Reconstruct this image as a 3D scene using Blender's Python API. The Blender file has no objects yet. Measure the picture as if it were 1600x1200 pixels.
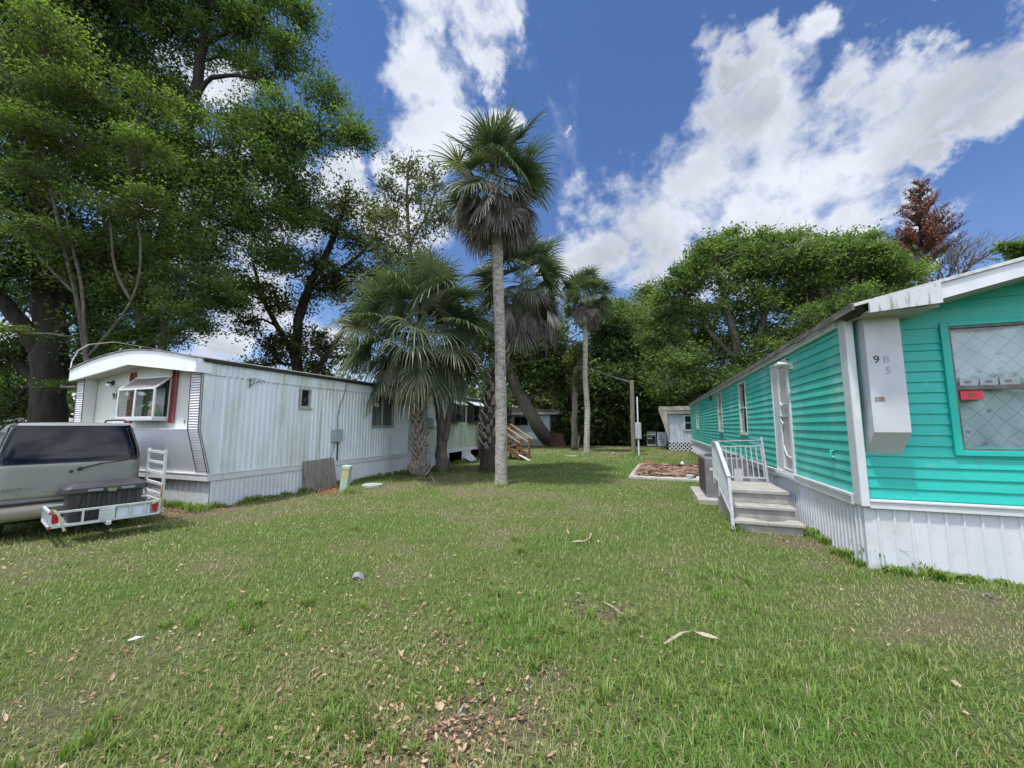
import bpy, math, random
import numpy as np
from mathutils import Vector, Matrix
random.seed(7)
RAD = math.radians
SC = bpy.context.scene
COL = SC.collection

# ------------------------------------------------------------------ camera
EYE = 1.65
FPX = 600.0                     # focal length in photo pixels (1600 wide)
YAW = RAD(20.0)
PIT = math.atan(66 / 600)
cam_d = bpy.data.cameras.new('camera')
cam_d.sensor_width = 36.0
cam_d.lens = 36.0 * FPX / 1600
cam_d.clip_start = 0.05
cam_d.clip_end = 3000
cam = bpy.data.objects.new('camera', cam_d)
COL.objects.link(cam)
cam.location = (0, 0, EYE)
cam.rotation_euler = (math.pi / 2 + PIT, 0, YAW)
SC.camera = cam
FW = np.array([-math.sin(YAW) * math.cos(PIT), math.cos(YAW) * math.cos(PIT), math.sin(PIT)])
UP = np.array([math.sin(YAW) * math.sin(PIT), -math.cos(YAW) * math.sin(PIT), math.cos(PIT)])
RT = np.array([math.cos(YAW), math.sin(YAW), 0])
EYEP = np.array([0, 0, EYE])


def ray(px, py):
    return FW + RT * (px - 800) / FPX - UP * (py - 600) / FPX


def PD(px, py, depth):          # survey helper: a bearing and a distance give a point of the place
    return EYEP + ray(px, py) * depth


def PG(px, py, z=0.0):
    d = ray(px, py)
    return EYEP + d * (z - EYE) / d[2]


# ------------------------------------------------------------------ light and sky
SUN_EL, SUN_AZ = 70.0, 205.0      # azimuth clockwise from +Y
SC.view_settings.view_transform = 'Standard'
SC.view_settings.look = 'None'
SC.view_settings.gamma = 1.0
SC.view_settings.exposure = 0.72
sl = bpy.data.lights.new('sun', 'SUN')
sl.energy = 2.7
sl.angle = RAD(4)
sl.color = (1.0, 0.96, 0.90)
so = bpy.data.objects.new('sun', sl)
COL.objects.link(so)
sd = Vector((math.sin(RAD(SUN_AZ)) * math.cos(RAD(SUN_EL)), math.cos(RAD(SUN_AZ)) * math.cos(RAD(SUN_EL)), math.sin(RAD(SUN_EL))))
so.rotation_euler = sd.to_track_quat('Z', 'Y').to_euler()
so.location = (30, 10, 60)


def build_world():
    w = bpy.data.worlds.new('World')
    SC.world = w
    w.use_nodes = True
    nt = w.node_tree
    N, L = nt.nodes, nt.links
    N.clear()
    out = N.new('ShaderNodeOutputWorld')
    sky = N.new('ShaderNodeTexSky')
    sky.sky_type = 'NISHITA'
    sky.sun_disc = False
    sky.sun_elevation = RAD(SUN_EL)
    sky.sun_rotation = RAD(SUN_AZ)
    sky.air_density = 1.0
    sky.dust_density = 0.1
    sky.ozone_density = 3.0
    hs = N.new('ShaderNodeHueSaturation')
    hs.inputs['Saturation'].default_value = 1.18
    hs.inputs['Value'].default_value = 0.88
    L.new(sky.outputs[0], hs.inputs['Color'])
    bg = N.new('ShaderNodeBackground')
    bg.inputs['Strength'].default_value = 0.105
    tint = N.new('ShaderNodeVectorMath')
    tint.operation = 'MULTIPLY'
    tint.inputs[1].default_value = (1.12, .94, 1.0)
    L.new(hs.outputs[0], tint.inputs[0])
    L.new(tint.outputs[0], bg.inputs['Color'])
    tc = N.new('ShaderNodeTexCoord')
    D = tc.outputs['Generated']

    def math_(op, a, b=None, c=None, clamp=False):
        n = N.new('ShaderNodeMath')
        n.operation = op
        n.use_clamp = clamp
        for i, v in enumerate((a, b, c)):
            if v is None:
                continue
            if isinstance(v, (int, float)):
                n.inputs[i].default_value = v
            else:
                L.new(v, n.inputs[i])
        return n.outputs[0]
    sep = N.new('ShaderNodeSeparateXYZ')
    L.new(D, sep.inputs[0])
    zz = math_('ADD', math_('MAXIMUM', sep.outputs[2], 0.0), 0.28)
    comb = N.new('ShaderNodeCombineXYZ')
    L.new(math_('DIVIDE', sep.outputs[0], zz), comb.inputs[0])
    L.new(math_('DIVIDE', sep.outputs[1], zz), comb.inputs[1])

    def noise(vec, scale, detail, rough, dist=0.0, off=(0, 0, 0), sc=(1, 1, 1), rot=0):
        mp = N.new('ShaderNodeMapping')
        mp.inputs['Location'].default_value = off
        mp.inputs['Scale'].default_value = sc
        mp.inputs['Rotation'].default_value = (0, 0, rot)
        L.new(vec, mp.inputs[0])
        t = N.new('ShaderNodeTexNoise')
        t.inputs['Scale'].default_value = scale
        t.inputs['Detail'].default_value = detail
        t.inputs['Roughness'].default_value = rough
        t.inputs['Distortion'].default_value = dist
        L.new(mp.outputs[0], t.inputs['Vector'])
        return t.outputs[0]
    # warp the look-up direction so cloud edges are ragged
    wn = N.new('ShaderNodeTexNoise')
    wn.inputs['Scale'].default_value = 4.2
    wn.inputs['Detail'].default_value = 7
    wn.inputs['Roughness'].default_value = .6
    L.new(D, wn.inputs['Vector'])
    vm = N.new('ShaderNodeVectorMath')
    vm.operation = 'MULTIPLY_ADD'
    L.new(wn.outputs[1], vm.inputs[0])
    vm.inputs[1].default_value = (0.40, 0.40, 0.40)
    vm.inputs[2].default_value = (-0.20, -0.20, -0.20)
    va = N.new('ShaderNodeVectorMath')
    va.operation = 'ADD'
    L.new(D, va.inputs[0])
    L.new(vm.outputs[0], va.inputs[1])
    WD = va.outputs[0]
    blobs = [(1150, 110, 90, 1), (1125, 210, 100, 1), (1080, 300, 110, 1), (985, 360, 95, 1), (925, 410, 70, 1),
             (1200, 280, 130, 1), (1300, 255, 140, 1), (1400, 215, 140, 1), (1500, 160, 130, 1), (1610, 110, 120, 1),
             (1320, 150, 80, .95), (1450, 100, 80, 1), (1250, 50, 70, .85), (1150, 40, 70, .9), (1350, 70, 50, .7), (1560, 50, 90, 1), (1200, -10, 70, .8), (1620, 20, 110, 1), (1490, 50, 70, .85), (1410, 20, 40, .6), (1530, 215, 85, 1), (1590, 180, 80, 1), (1180, 370, 110, 1),
             (1310, 350, 110, 1), (1430, 320, 75, .9), (1090, 20, 60, .7), (1040, 400, 90, 1), (1700, 60, 150, 1),
             (625, 60, 62, .82), (640, 140, 60, .86), (668, 215, 60, 1), (635, 262, 46, .85), (705, 50, 66, .76), (770, 30, 42, .66),
             (738, 125, 42, .95), (750, 180, 40, .95), (798, 190, 34, .85), (600, 10, 60, .66), (690, -60, 90, .8),
             (540, 262, 42, .9), (555, 300, 36, .9), (345, 545, 50, 1), (400, 470, 90, .9), (300, 575, 60, 1), (600, 345, 50, .9),
             (30, 520, 80, 1), (430, 330, 110, .8), (230, 300, 150, .7), (60, 150, 140, .6), (350, 120, 70, .9), (650, 330, 60, .6),
             (962, 214, 12, .7), (930, 186, 14, .4), (1505, 400, 40, .8), (500, 560, 60, .8),
             (720, 600, 60, .8)]
    acc = None
    for (px, py, r, wt) in blobs:
        c = ray(px, py)
        e = ray(px + r * .7, py - r * .7)
        c = c / np.linalg.norm(c)
        e = e / np.linalg.norm(e)
        rr = float(np.linalg.norm(c - e))
        dn = N.new('ShaderNodeVectorMath')
        dn.operation = 'DISTANCE'
        L.new(WD, dn.inputs[0])
        dn.inputs[1].default_value = tuple(c)
        mr = N.new('ShaderNodeMapRange')
        mr.inputs['From Min'].default_value = rr * 1.5
        mr.inputs['From Max'].default_value = rr * .1
        mr.inputs['To Max'].default_value = wt * 1.2
        L.new(dn.outputs['Value'], mr.inputs['Value'])
        if acc is None:
            acc = mr.outputs[0]
        else:
            n = N.new('ShaderNodeMath')
            n.operation = 'SMOOTH_MAX'
            L.new(acc, n.inputs[0])
            L.new(mr.outputs[0], n.inputs[1])
            n.inputs[2].default_value = 0.25
            acc = n.outputs[0]
    # clouds over the rest of the dome (behind the viewer)
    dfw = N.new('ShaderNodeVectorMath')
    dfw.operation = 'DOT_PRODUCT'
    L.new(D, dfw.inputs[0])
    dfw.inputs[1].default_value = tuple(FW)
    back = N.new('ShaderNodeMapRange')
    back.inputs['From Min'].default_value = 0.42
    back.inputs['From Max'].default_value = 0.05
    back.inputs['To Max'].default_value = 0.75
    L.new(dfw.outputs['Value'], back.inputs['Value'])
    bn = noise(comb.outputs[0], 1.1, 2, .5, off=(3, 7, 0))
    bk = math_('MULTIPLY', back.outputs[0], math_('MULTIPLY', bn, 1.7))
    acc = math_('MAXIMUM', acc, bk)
    f1 = noise(comb.outputs[0], 2.6, 9, .62, .35, sc=(1, .62, 1), rot=RAD(35))
    f2 = noise(comb.outputs[0], 9.0, 6, .65, .3, off=(5, 2, 1))
    fb = math_('ADD', math_('MULTIPLY', math_('SUBTRACT', f1, .5), 1.7), math_('MULTIPLY', math_('SUBTRACT', f2, .5), .45))
    dens = math_('ADD', acc, fb)
    dm = N.new('ShaderNodeMapRange')
    dm.interpolation_type = 'SMOOTHSTEP'
    dm.inputs['From Min'].default_value = 0.33
    dm.inputs['From Max'].default_value = 0.86
    L.new(dens, dm.inputs['Value'])
    # cloud colour: bright rims, greyer thick cores
    g1 = noise(comb.outputs[0], 1.9, 7, .55, .3, off=(1.3, .4, 0), sc=(1, .7, 1), rot=RAD(30))
    g1m = N.new('ShaderNodeMapRange')
    g1m.inputs['From Min'].default_value = .36
    g1m.inputs['From Max'].default_value = .70
    L.new(g1, g1m.inputs['Value'])
    thick = N.new('ShaderNodeMapRange')
    thick.inputs['From Min'].default_value = .45
    thick.inputs['From Max'].default_value = .95
    L.new(acc, thick.inputs['Value'])
    core = math_('MULTIPLY', g1m.outputs[0], thick.outputs[0], clamp=True)
    cr = N.new('ShaderNodeValToRGB')
    cr.color_ramp.elements[0].position = 0.05
    cr.color_ramp.elements[0].color = (.90, .95, 1.05, 1)
    cr.color_ramp.elements[1].position = 0.95
    cr.color_ramp.elements[1].color = (.42, .46, .54, 1)
    L.new(core, cr.inputs[0])
    b2 = N.new('ShaderNodeBackground')
    bs = N.new('ShaderNodeMapRange')      # unseen clouds behind the viewer boosted as added fill for camera-facing walls
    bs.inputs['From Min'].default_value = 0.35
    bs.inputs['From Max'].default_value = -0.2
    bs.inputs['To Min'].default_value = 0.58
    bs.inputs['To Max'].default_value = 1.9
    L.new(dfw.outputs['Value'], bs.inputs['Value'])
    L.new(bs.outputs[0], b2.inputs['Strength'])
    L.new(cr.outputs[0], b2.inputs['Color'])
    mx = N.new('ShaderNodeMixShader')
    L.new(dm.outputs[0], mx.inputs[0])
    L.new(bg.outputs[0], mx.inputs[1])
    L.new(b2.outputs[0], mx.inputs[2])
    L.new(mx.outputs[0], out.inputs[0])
    w.cycles.sampling_method = 'MANUAL'
    w.cycles.sample_map_resolution = 512


build_world()
SC.cycles.max_bounces = 6
SC.cycles.transparent_max_bounces = 12
SC.cycles.diffuse_bounces = 3
SC.cycles.glossy_bounces = 3
SC.cycles.caustics_reflective = False
SC.cycles.caustics_refractive = False
SC.render.film_transparent = False

# ------------------------------------------------------------------ materials
MATS = {}


def pm(name, c1, c2=None, scale=4, rough=.6, metal=0, bump=0, bscale=40, stretch=(1, 1, 1), dirt=None, spec=.5, detail=6, contrast=(.35, .65)):
    """c1/c2 blended by noise; dirt=(color, scale, stretch, lo, hi) adds stains."""
    if name in MATS:
        return MATS[name]
    m = bpy.data.materials.new(name)
    m.use_nodes = True
    nt = m.node_tree
    N, L = nt.nodes, nt.links
    p = N['Principled BSDF']
    p.inputs['Roughness'].default_value = rough
    p.inputs['Metallic'].default_value = metal
    p.inputs['Specular IOR Level'].default_value = spec
    if c2 is None:
        c2 = tuple(x * .86 for x in c1)
    tc = N.new('ShaderNodeTexCoord')

    def noise(scale, stretch, detail=6, rough_=.6, off=0):
        mp = N.new('ShaderNodeMapping')
        mp.inputs['Scale'].default_value = stretch
        mp.inputs['Location'].default_value = (off, off, off)
        L.new(tc.outputs['Object'], mp.inputs[0])
        t = N.new('ShaderNodeTexNoise')
        t.inputs['Scale'].default_value = scale
        t.inputs['Detail'].default_value = detail
        t.inputs['Roughness'].default_value = rough_
        L.new(mp.outputs[0], t.inputs['Vector'])
        return t.outputs[0]

    def ramp(val, lo, hi):
        r = N.new('ShaderNodeMapRange')
        r.inputs['From Min'].default_value = lo
        r.inputs['From Max'].default_value = hi
        L.new(val, r.inputs['Value'])
        return r.outputs[0]

    def mix(f, a, b):
        x = N.new('ShaderNodeMix')
        x.data_type = 'RGBA'
        L.new(f, x.inputs[0])
        for i, v in ((6, a), (7, b)):
            if isinstance(v, tuple):
                x.inputs[i].default_value = (*v[:3], 1)
            else:
                L.new(v, x.inputs[i])
        return x.outputs[2]
    col = mix(ramp(noise(scale, stretch, detail), *contrast), tuple(c1), tuple(c2))
    if dirt:
        if not isinstance(dirt, list):
            dirt = [dirt]
        for k, (dc, dsc, dst, lo, hi) in enumerate(dirt):
            col = mix(ramp(noise(dsc, dst, 7, .65, 3.7 + k * 5.1), lo, hi), col, tuple(dc))
    L.new(col, p.inputs['Base Color'])
    if bump:
        b = N.new('ShaderNodeBump')
        b.inputs['Strength'].default_value = bump
        b.inputs['Distance'].default_value = .02
        L.new(noise(bscale, stretch, 5), b.inputs['Height'])
        L.new(b.outputs[0], p.inputs['Normal'])
    MATS[name] = m
    return m


def glass_mat(name, tint=(.03, .035, .04), rough=.04, alpha=.55, ior=1.5):
    """Window glass: clear coat of reflection over a tinted, partly see-through pane."""
    if name in MATS:
        return MATS[name]
    m = bpy.data.materials.new(name)
    m.use_nodes = True
    N, L = m.node_tree.nodes, m.node_tree.links
    N.clear()
    out = N.new('ShaderNodeOutputMaterial')
    tr = N.new('ShaderNodeBsdfTransparent')
    a = 1 - alpha
    tr.inputs[0].default_value = (a, a, a, 1)
    df = N.new('ShaderNodeBsdfDiffuse')
    df.inputs[0].default_value = (*tint, 1)
    gl = N.new('ShaderNodeBsdfGlossy')
    gl.inputs['Roughness'].default_value = rough
    gl.inputs[0].default_value = (.9, .95, 1, 1)
    m1 = N.new('ShaderNodeMixShader')
    m1.inputs[0].default_value = alpha * .35
    L.new(tr.outputs[0], m1.inputs[1])
    L.new(df.outputs[0], m1.inputs[2])
    lw = N.new('ShaderNodeLayerWeight')
    lw.inputs[0].default_value = .5
    pw_ = N.new('ShaderNodeMath')
    pw_.operation = 'POWER'
    L.new(lw.outputs['Facing'], pw_.inputs[0])
    pw_.inputs[1].default_value = 4.0
    f0 = ((ior - 1) / (ior + 1)) ** 2 * 1.6
    fr = N.new('ShaderNodeMath')
    fr.operation = 'MULTIPLY_ADD'
    L.new(pw_.outputs[0], fr.inputs[0])
    fr.inputs[1].default_value = 1 - f0
    fr.inputs[2].default_value = f0
    m2 = N.new('ShaderNodeMixShader')
    L.new(fr.outputs[0], m2.inputs[0])
    L.new(m1.outputs[0], m2.inputs[1])
    L.new(gl.outputs[0], m2.inputs[2])
    L.new(m2.outputs[0], out.inputs[0])
    MATS[name] = m
    return m


def leaf_mat(name, cols, trans=.42, rough=.55, gloss=.25, tr_boost=(1.25, 1.5, .6)):
    """Leaf: per-leaf colour from attribute 'v' through a ramp, part of the light passes through."""
    if name in MATS:
        return MATS[name]
    m = bpy.data.materials.new(name)
    m.use_nodes = True
    N, L = m.node_tree.nodes, m.node_tree.links
    p = N['Principled BSDF']
    out = N['Material Output']
    at = N.new('ShaderNodeAttribute')
    at.attribute_name = 'v'
    cr = N.new('ShaderNodeValToRGB')
    el = cr.color_ramp.elements
    while len(el) < len(cols):
        el.new(.5)
    for i, c in enumerate(cols):
        el[i].position = i / (len(cols) - 1)
        el[i].color = (*c, 1)
    L.new(at.outputs['Fac'], cr.inputs[0])
    L.new(cr.outputs[0], p.inputs['Base Color'])
    p.inputs['Roughness'].default_value = rough
    p.inputs['Specular IOR Level'].default_value = gloss
    if trans:
        vm = N.new('ShaderNodeVectorMath')
        vm.operation = 'MULTIPLY'
        L.new(cr.outputs[0], vm.inputs[0])
        vm.inputs[1].default_value = tr_boost
        t = N.new('ShaderNodeBsdfTranslucent')
        L.new(vm.outputs[0], t.inputs[0])
        mx = N.new('ShaderNodeMixShader')
        mx.inputs[0].default_value = trans
        L.new(p.outputs[0], mx.inputs[1])
        L.new(t.outputs[0], mx.inputs[2])
        L.new(mx.outputs[0], out.inputs[0])
    MATS[name] = m
    return m


# ------------------------------------------------------------------ object helpers
OFF = {}          # object name -> world position its local space starts at


def tag(o, label=None, cat=None, group=None, kind=None):
    if label:
        o['label'] = label
    if cat:
        o['category'] = cat
    if group:
        o['group'] = group
    if kind:
        o['kind'] = kind
    return o


def thing(name, loc, label, cat, group=None, rz=0.0):
    o = bpy.data.objects.new(name, None)
    o.empty_display_size = .2
    COL.objects.link(o)
    o.location = loc
    o.rotation_euler = (0, 0, rz)
    OFF[o.name] = Vector(loc)
    return tag(o, label, cat, group)


class MB:
    """Collects shapes; build() links them as ONE mesh object."""

    def __init__(s):
        s.v = []
        s.f = []

    def add(s, vs, fs):
        n = len(s.v)
        s.v.extend([tuple(map(float, q)) for q in vs])
        s.f.extend([tuple(n + i for i in f) for f in fs])

    def box(s, x0, x1, y0, y1, z0, z1, M=None):
        vs = [(x, y, z) for z in (z0, z1) for y in (y0, y1) for x in (x0, x1)]
        if M is not None:
            vs = [M @ Vector(q) for q in vs]
        s.add(vs, [(0, 2, 3, 1), (4, 5, 7, 6), (0, 1, 5, 4), (2, 6, 7, 3), (0, 4, 6, 2), (1, 3, 7, 5)])

    def bar(s, a, b, w, h, up=(0, 0, 1)):
        a, b = Vector(a), Vector(b)
        d = (b - a)
        if d.length < 1e-6:
            return
        d.normalize()
        u = Vector(up)
        sd_ = d.cross(u)
        if sd_.length < 1e-4:
            sd_ = d.cross(Vector((1, 0, 0)))
        sd_.normalize()
        u = sd_.cross(d)
        vs = []
        for q in (a, b):
            for (i, j) in ((-1, -1), (1, -1), (1, 1), (-1, 1)):
                vs.append(q + sd_ * i * w / 2 + u * j * h / 2)
        s.add(vs, [(3, 2, 1, 0), (4, 5, 6, 7), (0, 1, 5, 4), (1, 2, 6, 5), (2, 3, 7, 6), (3, 0, 4, 7)])

    def tube(s, path, rad, n=8, caps=True):
        path = [Vector(q) for q in path]
        if isinstance(rad, (int, float)):
            rad = [rad] * len(path)
        n0 = len(s.v)
        prev = None
        for i, q in enumerate(path):
            t = path[min(i + 1, len(path) - 1)] - path[max(i - 1, 0)]
            if t.length < 1e-9:
                t = Vector((0, 0, 1))
            t.normalize()
            if prev is None:
                a = t.orthogonal().normalized()
            else:
                a = (prev - t * prev.dot(t))
                a = a.normalized() if a.length > 1e-6 else t.orthogonal().normalized()
            prev = a
            b = t.cross(a)
            for k in range(n):
                an = 2 * math.pi * k / n
                s.v.append(tuple(q + (a * math.cos(an) + b * math.sin(an)) * rad[i]))
        for i in range(len(path) - 1):
            for k in range(n):
                k2 = (k + 1) % n
                s.f.append((n0 + i * n + k, n0 + i * n + k2, n0 + (i + 1) * n + k2, n0 + (i + 1) * n + k))
        if caps:
            s.f.append(tuple(n0 + k for k in reversed(range(n))))
            e = n0 + (len(path) - 1) * n
            s.f.append(tuple(e + k for k in range(n)))

    def prism(s, poly, f):
        """poly: list of 2-D points; f(p, side) -> xyz for side 0/1."""
        n = len(poly)
        s.add([f(p, 0) for p in poly] + [f(p, 1) for p in poly],
              [tuple(range(n))[::-1], tuple(range(n, 2 * n))] + [(i, (i + 1) % n, n + (i + 1) % n, n + i) for i in range(n)])

    def quad(s, a, b, c, d):
        s.add([a, b, c, d], [(0, 1, 2, 3)])

    def grid(s, fn, nu, nv):
        n0 = len(s.v)
        for i in range(nu + 1):
            for j in range(nv + 1):
                s.v.append(tuple(map(float, fn(i / nu, j / nv))))
        for i in range(nu):
            for j in range(nv):
                a = n0 + i * (nv + 1) + j
                s.f.append((a, a + 1, a + nv + 2, a + nv + 1))

    def profile_sheet(s, prof, f, b0, b1, holes=()):
        """prof: (t, d) polyline; f(t, d, b) -> xyz; holes: (t0, t1, b0, b1)."""
        F0 = b0 if callable(b0) else (lambda t: b0)
        F1 = b1 if callable(b1) else (lambda t: b1)
        for (t0, d0), (t1, d1) in zip(prof[:-1], prof[1:]):
            tm = (t0 + t1) / 2
            cuts = sorted((h[2], h[3]) for h in holes if h[0] < tm < h[1])
            spans = []
            lo = None
            cur = 'start'
            edges = []
            last = None
            for c0, c1 in cuts:
                edges.append((last, c0))
                last = c1
            edges.append((last, None))
            for e0, e1 in edges:
                a0 = F0(t0) if e0 is None else e0
                a1 = F0(t1) if e0 is None else e0
                c0 = F1(t0) if e1 is None else e1
                c1 = F1(t1) if e1 is None else e1
                if c0 - a0 < 1e-4 and c1 - a1 < 1e-4:
                    continue
                s.quad(f(t0, d0, a0), f(t0, d0, c0), f(t1, d1, c1), f(t1, d1, a1))

    def build(s, name, m, parent=None, smooth=False, bevel=0, origin=None, local=False, recalc=True):
        me = bpy.data.meshes.new(name)
        off = Vector((0, 0, 0))
        if parent is not None:
            off = OFF.get(parent.name, Vector((0, 0, 0)))
        elif origin is not None:
            off = Vector(origin)
        vs = s.v if local else [(q[0] - off.x, q[1] - off.y, q[2] - off.z) for q in s.v]
        me.from_pydata(vs, [], s.f)
        me.materials.append(m)
        if recalc:
            import bmesh
            bm = bmesh.new()
            bm.from_mesh(me)
            bmesh.ops.recalc_face_normals(bm, faces=bm.faces)
            bm.to_mesh(me)
            bm.free()
        if smooth:
            me.polygons.foreach_set('use_smooth', [True] * len(me.polygons))
        o = bpy.data.objects.new(name, me)
        COL.objects.link(o)
        if parent is not None:
            o.parent = parent
            OFF[o.name] = off
        else:
            if origin is not None:
                o.location = origin
            OFF[o.name] = off
        if bevel:
            b = o.modifiers.new('bevel', 'BEVEL')
            b.width = bevel
            b.segments = 2
            b.limit_method = 'ANGLE'
            b.angle_limit = RAD(40)
        return o


def np_mesh(name, verts, faces, m, parent=None, origin=None, v=None, smooth=False):
    """verts (n,3), faces (k,4) or (k,3) arrays; v = per-face value for the colour ramp."""
    me = bpy.data.meshes.new(name)
    off = np.zeros(3)
    if parent is not None:
        off = np.array(OFF.get(parent.name, Vector((0, 0, 0))))
    elif origin is not None:
        off = np.array(origin, float)
    verts = np.asarray(verts, np.float32) - off.astype(np.float32)
    me.vertices.add(len(verts))
    me.vertices.foreach_set('co', verts.ravel())
    k = faces.shape[1]
    me.loops.add(faces.size)
    me.loops.foreach_set('vertex_index', faces.astype(np.int32).ravel())
    me.polygons.add(len(faces))
    me.polygons.foreach_set('loop_start', np.arange(0, faces.size, k, dtype=np.int32))
    if smooth:
        me.polygons.foreach_set('use_smooth', np.ones(len(faces), bool))
    me.update(calc_edges=True)
    if v is not None:
        a = me.attributes.new('v', 'FLOAT', 'FACE')
        a.data.foreach_set('value', np.asarray(v, np.float32))
    me.materials.append(m)
    o = bpy.data.objects.new(name, me)
    COL.objects.link(o)
    if parent is not None:
        o.parent = parent
        OFF[o.name] = OFF.get(parent.name, Vector((0, 0, 0)))
    else:
        if origin is not None:
            o.location = origin
        OFF[o.name] = Vector(off)
    return o


def text_part(name, txt, size, mtx, m, parent, extrude=.002):
    cu = bpy.data.curves.new('txt', 'FONT')
    cu.body = txt
    cu.size = size
    cu.extrude = extrude
    to = bpy.data.objects.new('txt', cu)
    me = bpy.data.meshes.new_from_object(to)
    bpy.data.objects.remove(to)
    off = OFF.get(parent.name, Vector((0, 0, 0)))
    me.transform(Matrix.Translation(-off) @ mtx)
    me.materials.clear()
    me.materials.append(m)
    me.name = name
    o = bpy.data.objects.new(name, me)
    COL.objects.link(o)
    o.parent = parent
    OFF[o.name] = off
    return o


FRONT = Matrix(((1, 0, 0, 0), (0, 0, -1, 0), (0, 1, 0, 0), (0, 0, 0, 1)))     # text facing -Y


def at_front(x, y, z):
    return Matrix.Translation((x, y, z)) @ FRONT


# ------------------------------------------------------------------ shared materials
m_teal = pm('teal_paint', (.05, .45, .37), (.07, .52, .43), 2.2, .5, bump=.06, bscale=30, stretch=(1, 1, 1),
            dirt=[((.20, .54, .47), 2.2, (1, .6, .35), .50, .70), ((.30, .52, .46), 7, (1, 1.4, .2), .60, .74), ((.02, .22, .17), 11, (1, 1, .4), .64, .76)])
m_teal_f = pm('teal_front_paint', (.012, .45, .385), (.010, .40, .34), 1.5, .45, bump=.05, bscale=30,
              dirt=[((.03, .34, .29), 6, (1, 1, .5), .58, .75), ((.16, .50, .44), 3.5, (.7, 1, 1.4), .60, .76), ((.05, .16, .13), 30, (1, 1, .7), .68, .76)])
m_white = pm('white_paint', (.60, .62, .65), (.52, .54, .57), 3, .45, bump=.03,
             dirt=((.34, .33, .30), 9, (1, 1, .3), .62, .8))
m_skirt = pm('skirting_metal', (.60, .62, .67), (.54, .565, .61), 3, .4, bump=.04, stretch=(1, 1, .4),
             dirt=[((.30, .27, .22), 14, (1, 1, .35), .63, .73), ((.50, .49, .46), 2.6, (1, 1, 1.1), .54, .78), ((.12, .10, .08), 34, (1, 1, .6), .70, .76)])
m_alum = pm('ribbed_aluminium', (.66, .72, .76), (.59, .65, .69), 1.2, .42, bump=.04, stretch=(1, 1, .15),
            dirt=[((.42, .46, .36), 1.3, (1, 1, .22), .50, .70), ((.30, .30, .17), 3.0, (1, 1.6, .09), .56, .70), ((.16, .15, .12), 16, (1, 1, .25), .66, .78)])
m_alum_white = pm('white_ribbed_metal', (.80, .81, .84), (.72, .74, .78), 1.6, .42, stretch=(1, 1, .4),
                  dirt=((.40, .40, .38), 7, (1, 1, .25), .62, .82))
m_green_wall = pm('mildewed_panel', (.50, .55, .46), (.36, .44, .30), 1.2, .6, stretch=(1, 1, .35), bump=.05,
                  dirt=((.16, .22, .10), 3, (1, 1.3, .3), .5, .8))
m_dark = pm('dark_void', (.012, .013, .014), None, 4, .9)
m_black = pm('black_trim', (.02, .02, .022), (.035, .033, .03), 9, .55)
m_roof = pm('weathered_roof', (.30, .30, .29), (.12, .115, .10), 3.5, .7, bump=.2, bscale=20,
            dirt=((.05, .045, .03), 6, (1, .5, 1), .52, .7))
m_roof_w = pm('white_roof_metal', (.55, .56, .57), (.35, .35, .34), 5, .5, bump=.1, dirt=((.10, .10, .09), 8, (1, 1, 1), .55, .72))
m_soffit = pm('soffit_paint', (.45, .42, .38), (.36, .34, .30), 3, .6)
m_cream = pm('cream_wall_panel', (.60, .62, .60), (.54, .55, .50), 1.5, .5, bump=.04, stretch=(1, 1, .3),
             dirt=((.42, .40, .33), 5, (1, 1, .2), .6, .85))
m_brick = pm('red_shutter_paint', (.30, .085, .075), (.24, .065, .06), 8, .6)
m_frame = pm('aluminium_frame', (.62, .64, .65), (.5, .52, .53), 12, .35, metal=.3)
m_frame_d = pm('dark_window_frame', (.10, .10, .10), (.06, .06, .06), 12, .5)
m_glass = glass_mat('window_glass')
m_glass_clear = glass_mat('clear_glass', (.2, .25, .24), .03, .08)
m_curtain = pm('pale_curtain', (.42, .47, .48), (.30, .35, .36), 3, .9, stretch=(1, 6, .6))
m_blind = pm('blind_slat', (.42, .47, .48), (.26, .31, .32), 10, .6, stretch=(1, 1, 20))
m_numb = pm('number_black', (.025, .02, .035), None, 5, .5)
m_conc = pm('concrete', (.40, .385, .35), (.29, .28, .255), 5, .85, bump=.25, bscale=60,
            dirt=[((.15, .14, .12), 4, (1, 1, .4), .58, .8), ((.48, .47, .44), 20, (1, 1, 1), .6, .8)])
m_rail = pm('white_railing_paint', (.50, .52, .55), (.40, .42, .44), 12, .4, dirt=((.28, .2, .14), 22, (1, 1, 1), .66, .74))
m_bark = pm('oak_bark', (.042, .035, .028), (.018, .015, .013), 6, .95, bump=.9, bscale=14, stretch=(1, 1, .25))
m_bark_g = pm('grey_bark', (.15, .135, .115), (.075, .066, .055), 7, .9, bump=.7, bscale=16, stretch=(1, 1, .35),
              dirt=((.20, .20, .17), 5, (1, 1, .6), .6, .75))
m_brownbark = pm('fibrous_palm_bark', (.065, .048, .038), (.03, .023, .018), 9, .95, bump=.8, bscale=20, stretch=(1, 1, .4))
m_palmbark = pm('palm_trunk_bark', (.38, .355, .315), (.21, .19, .165), 7, .9, bump=.9, bscale=22, stretch=(1, 1, 2.6), contrast=(.42, .60),
                dirt=[((.13, .11, .09), 4, (1, 1, .5), .57, .66), ((.07, .06, .05), 26, (1, 1, .45), .62, .70)])
m_boot = pm('palm_boot', (.40, .36, .31), (.20, .16, .13), 12, .9, bump=.4, stretch=(1, 1, .6))
m_wood = pm('stained_wood', (.20, .10, .05), (.13, .065, .033), 8, .6, bump=.15, stretch=(1, 1, 1))
m_wood_l = pm('light_wood', (.50, .36, .20), (.40, .28, .15), 8, .65)
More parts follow.
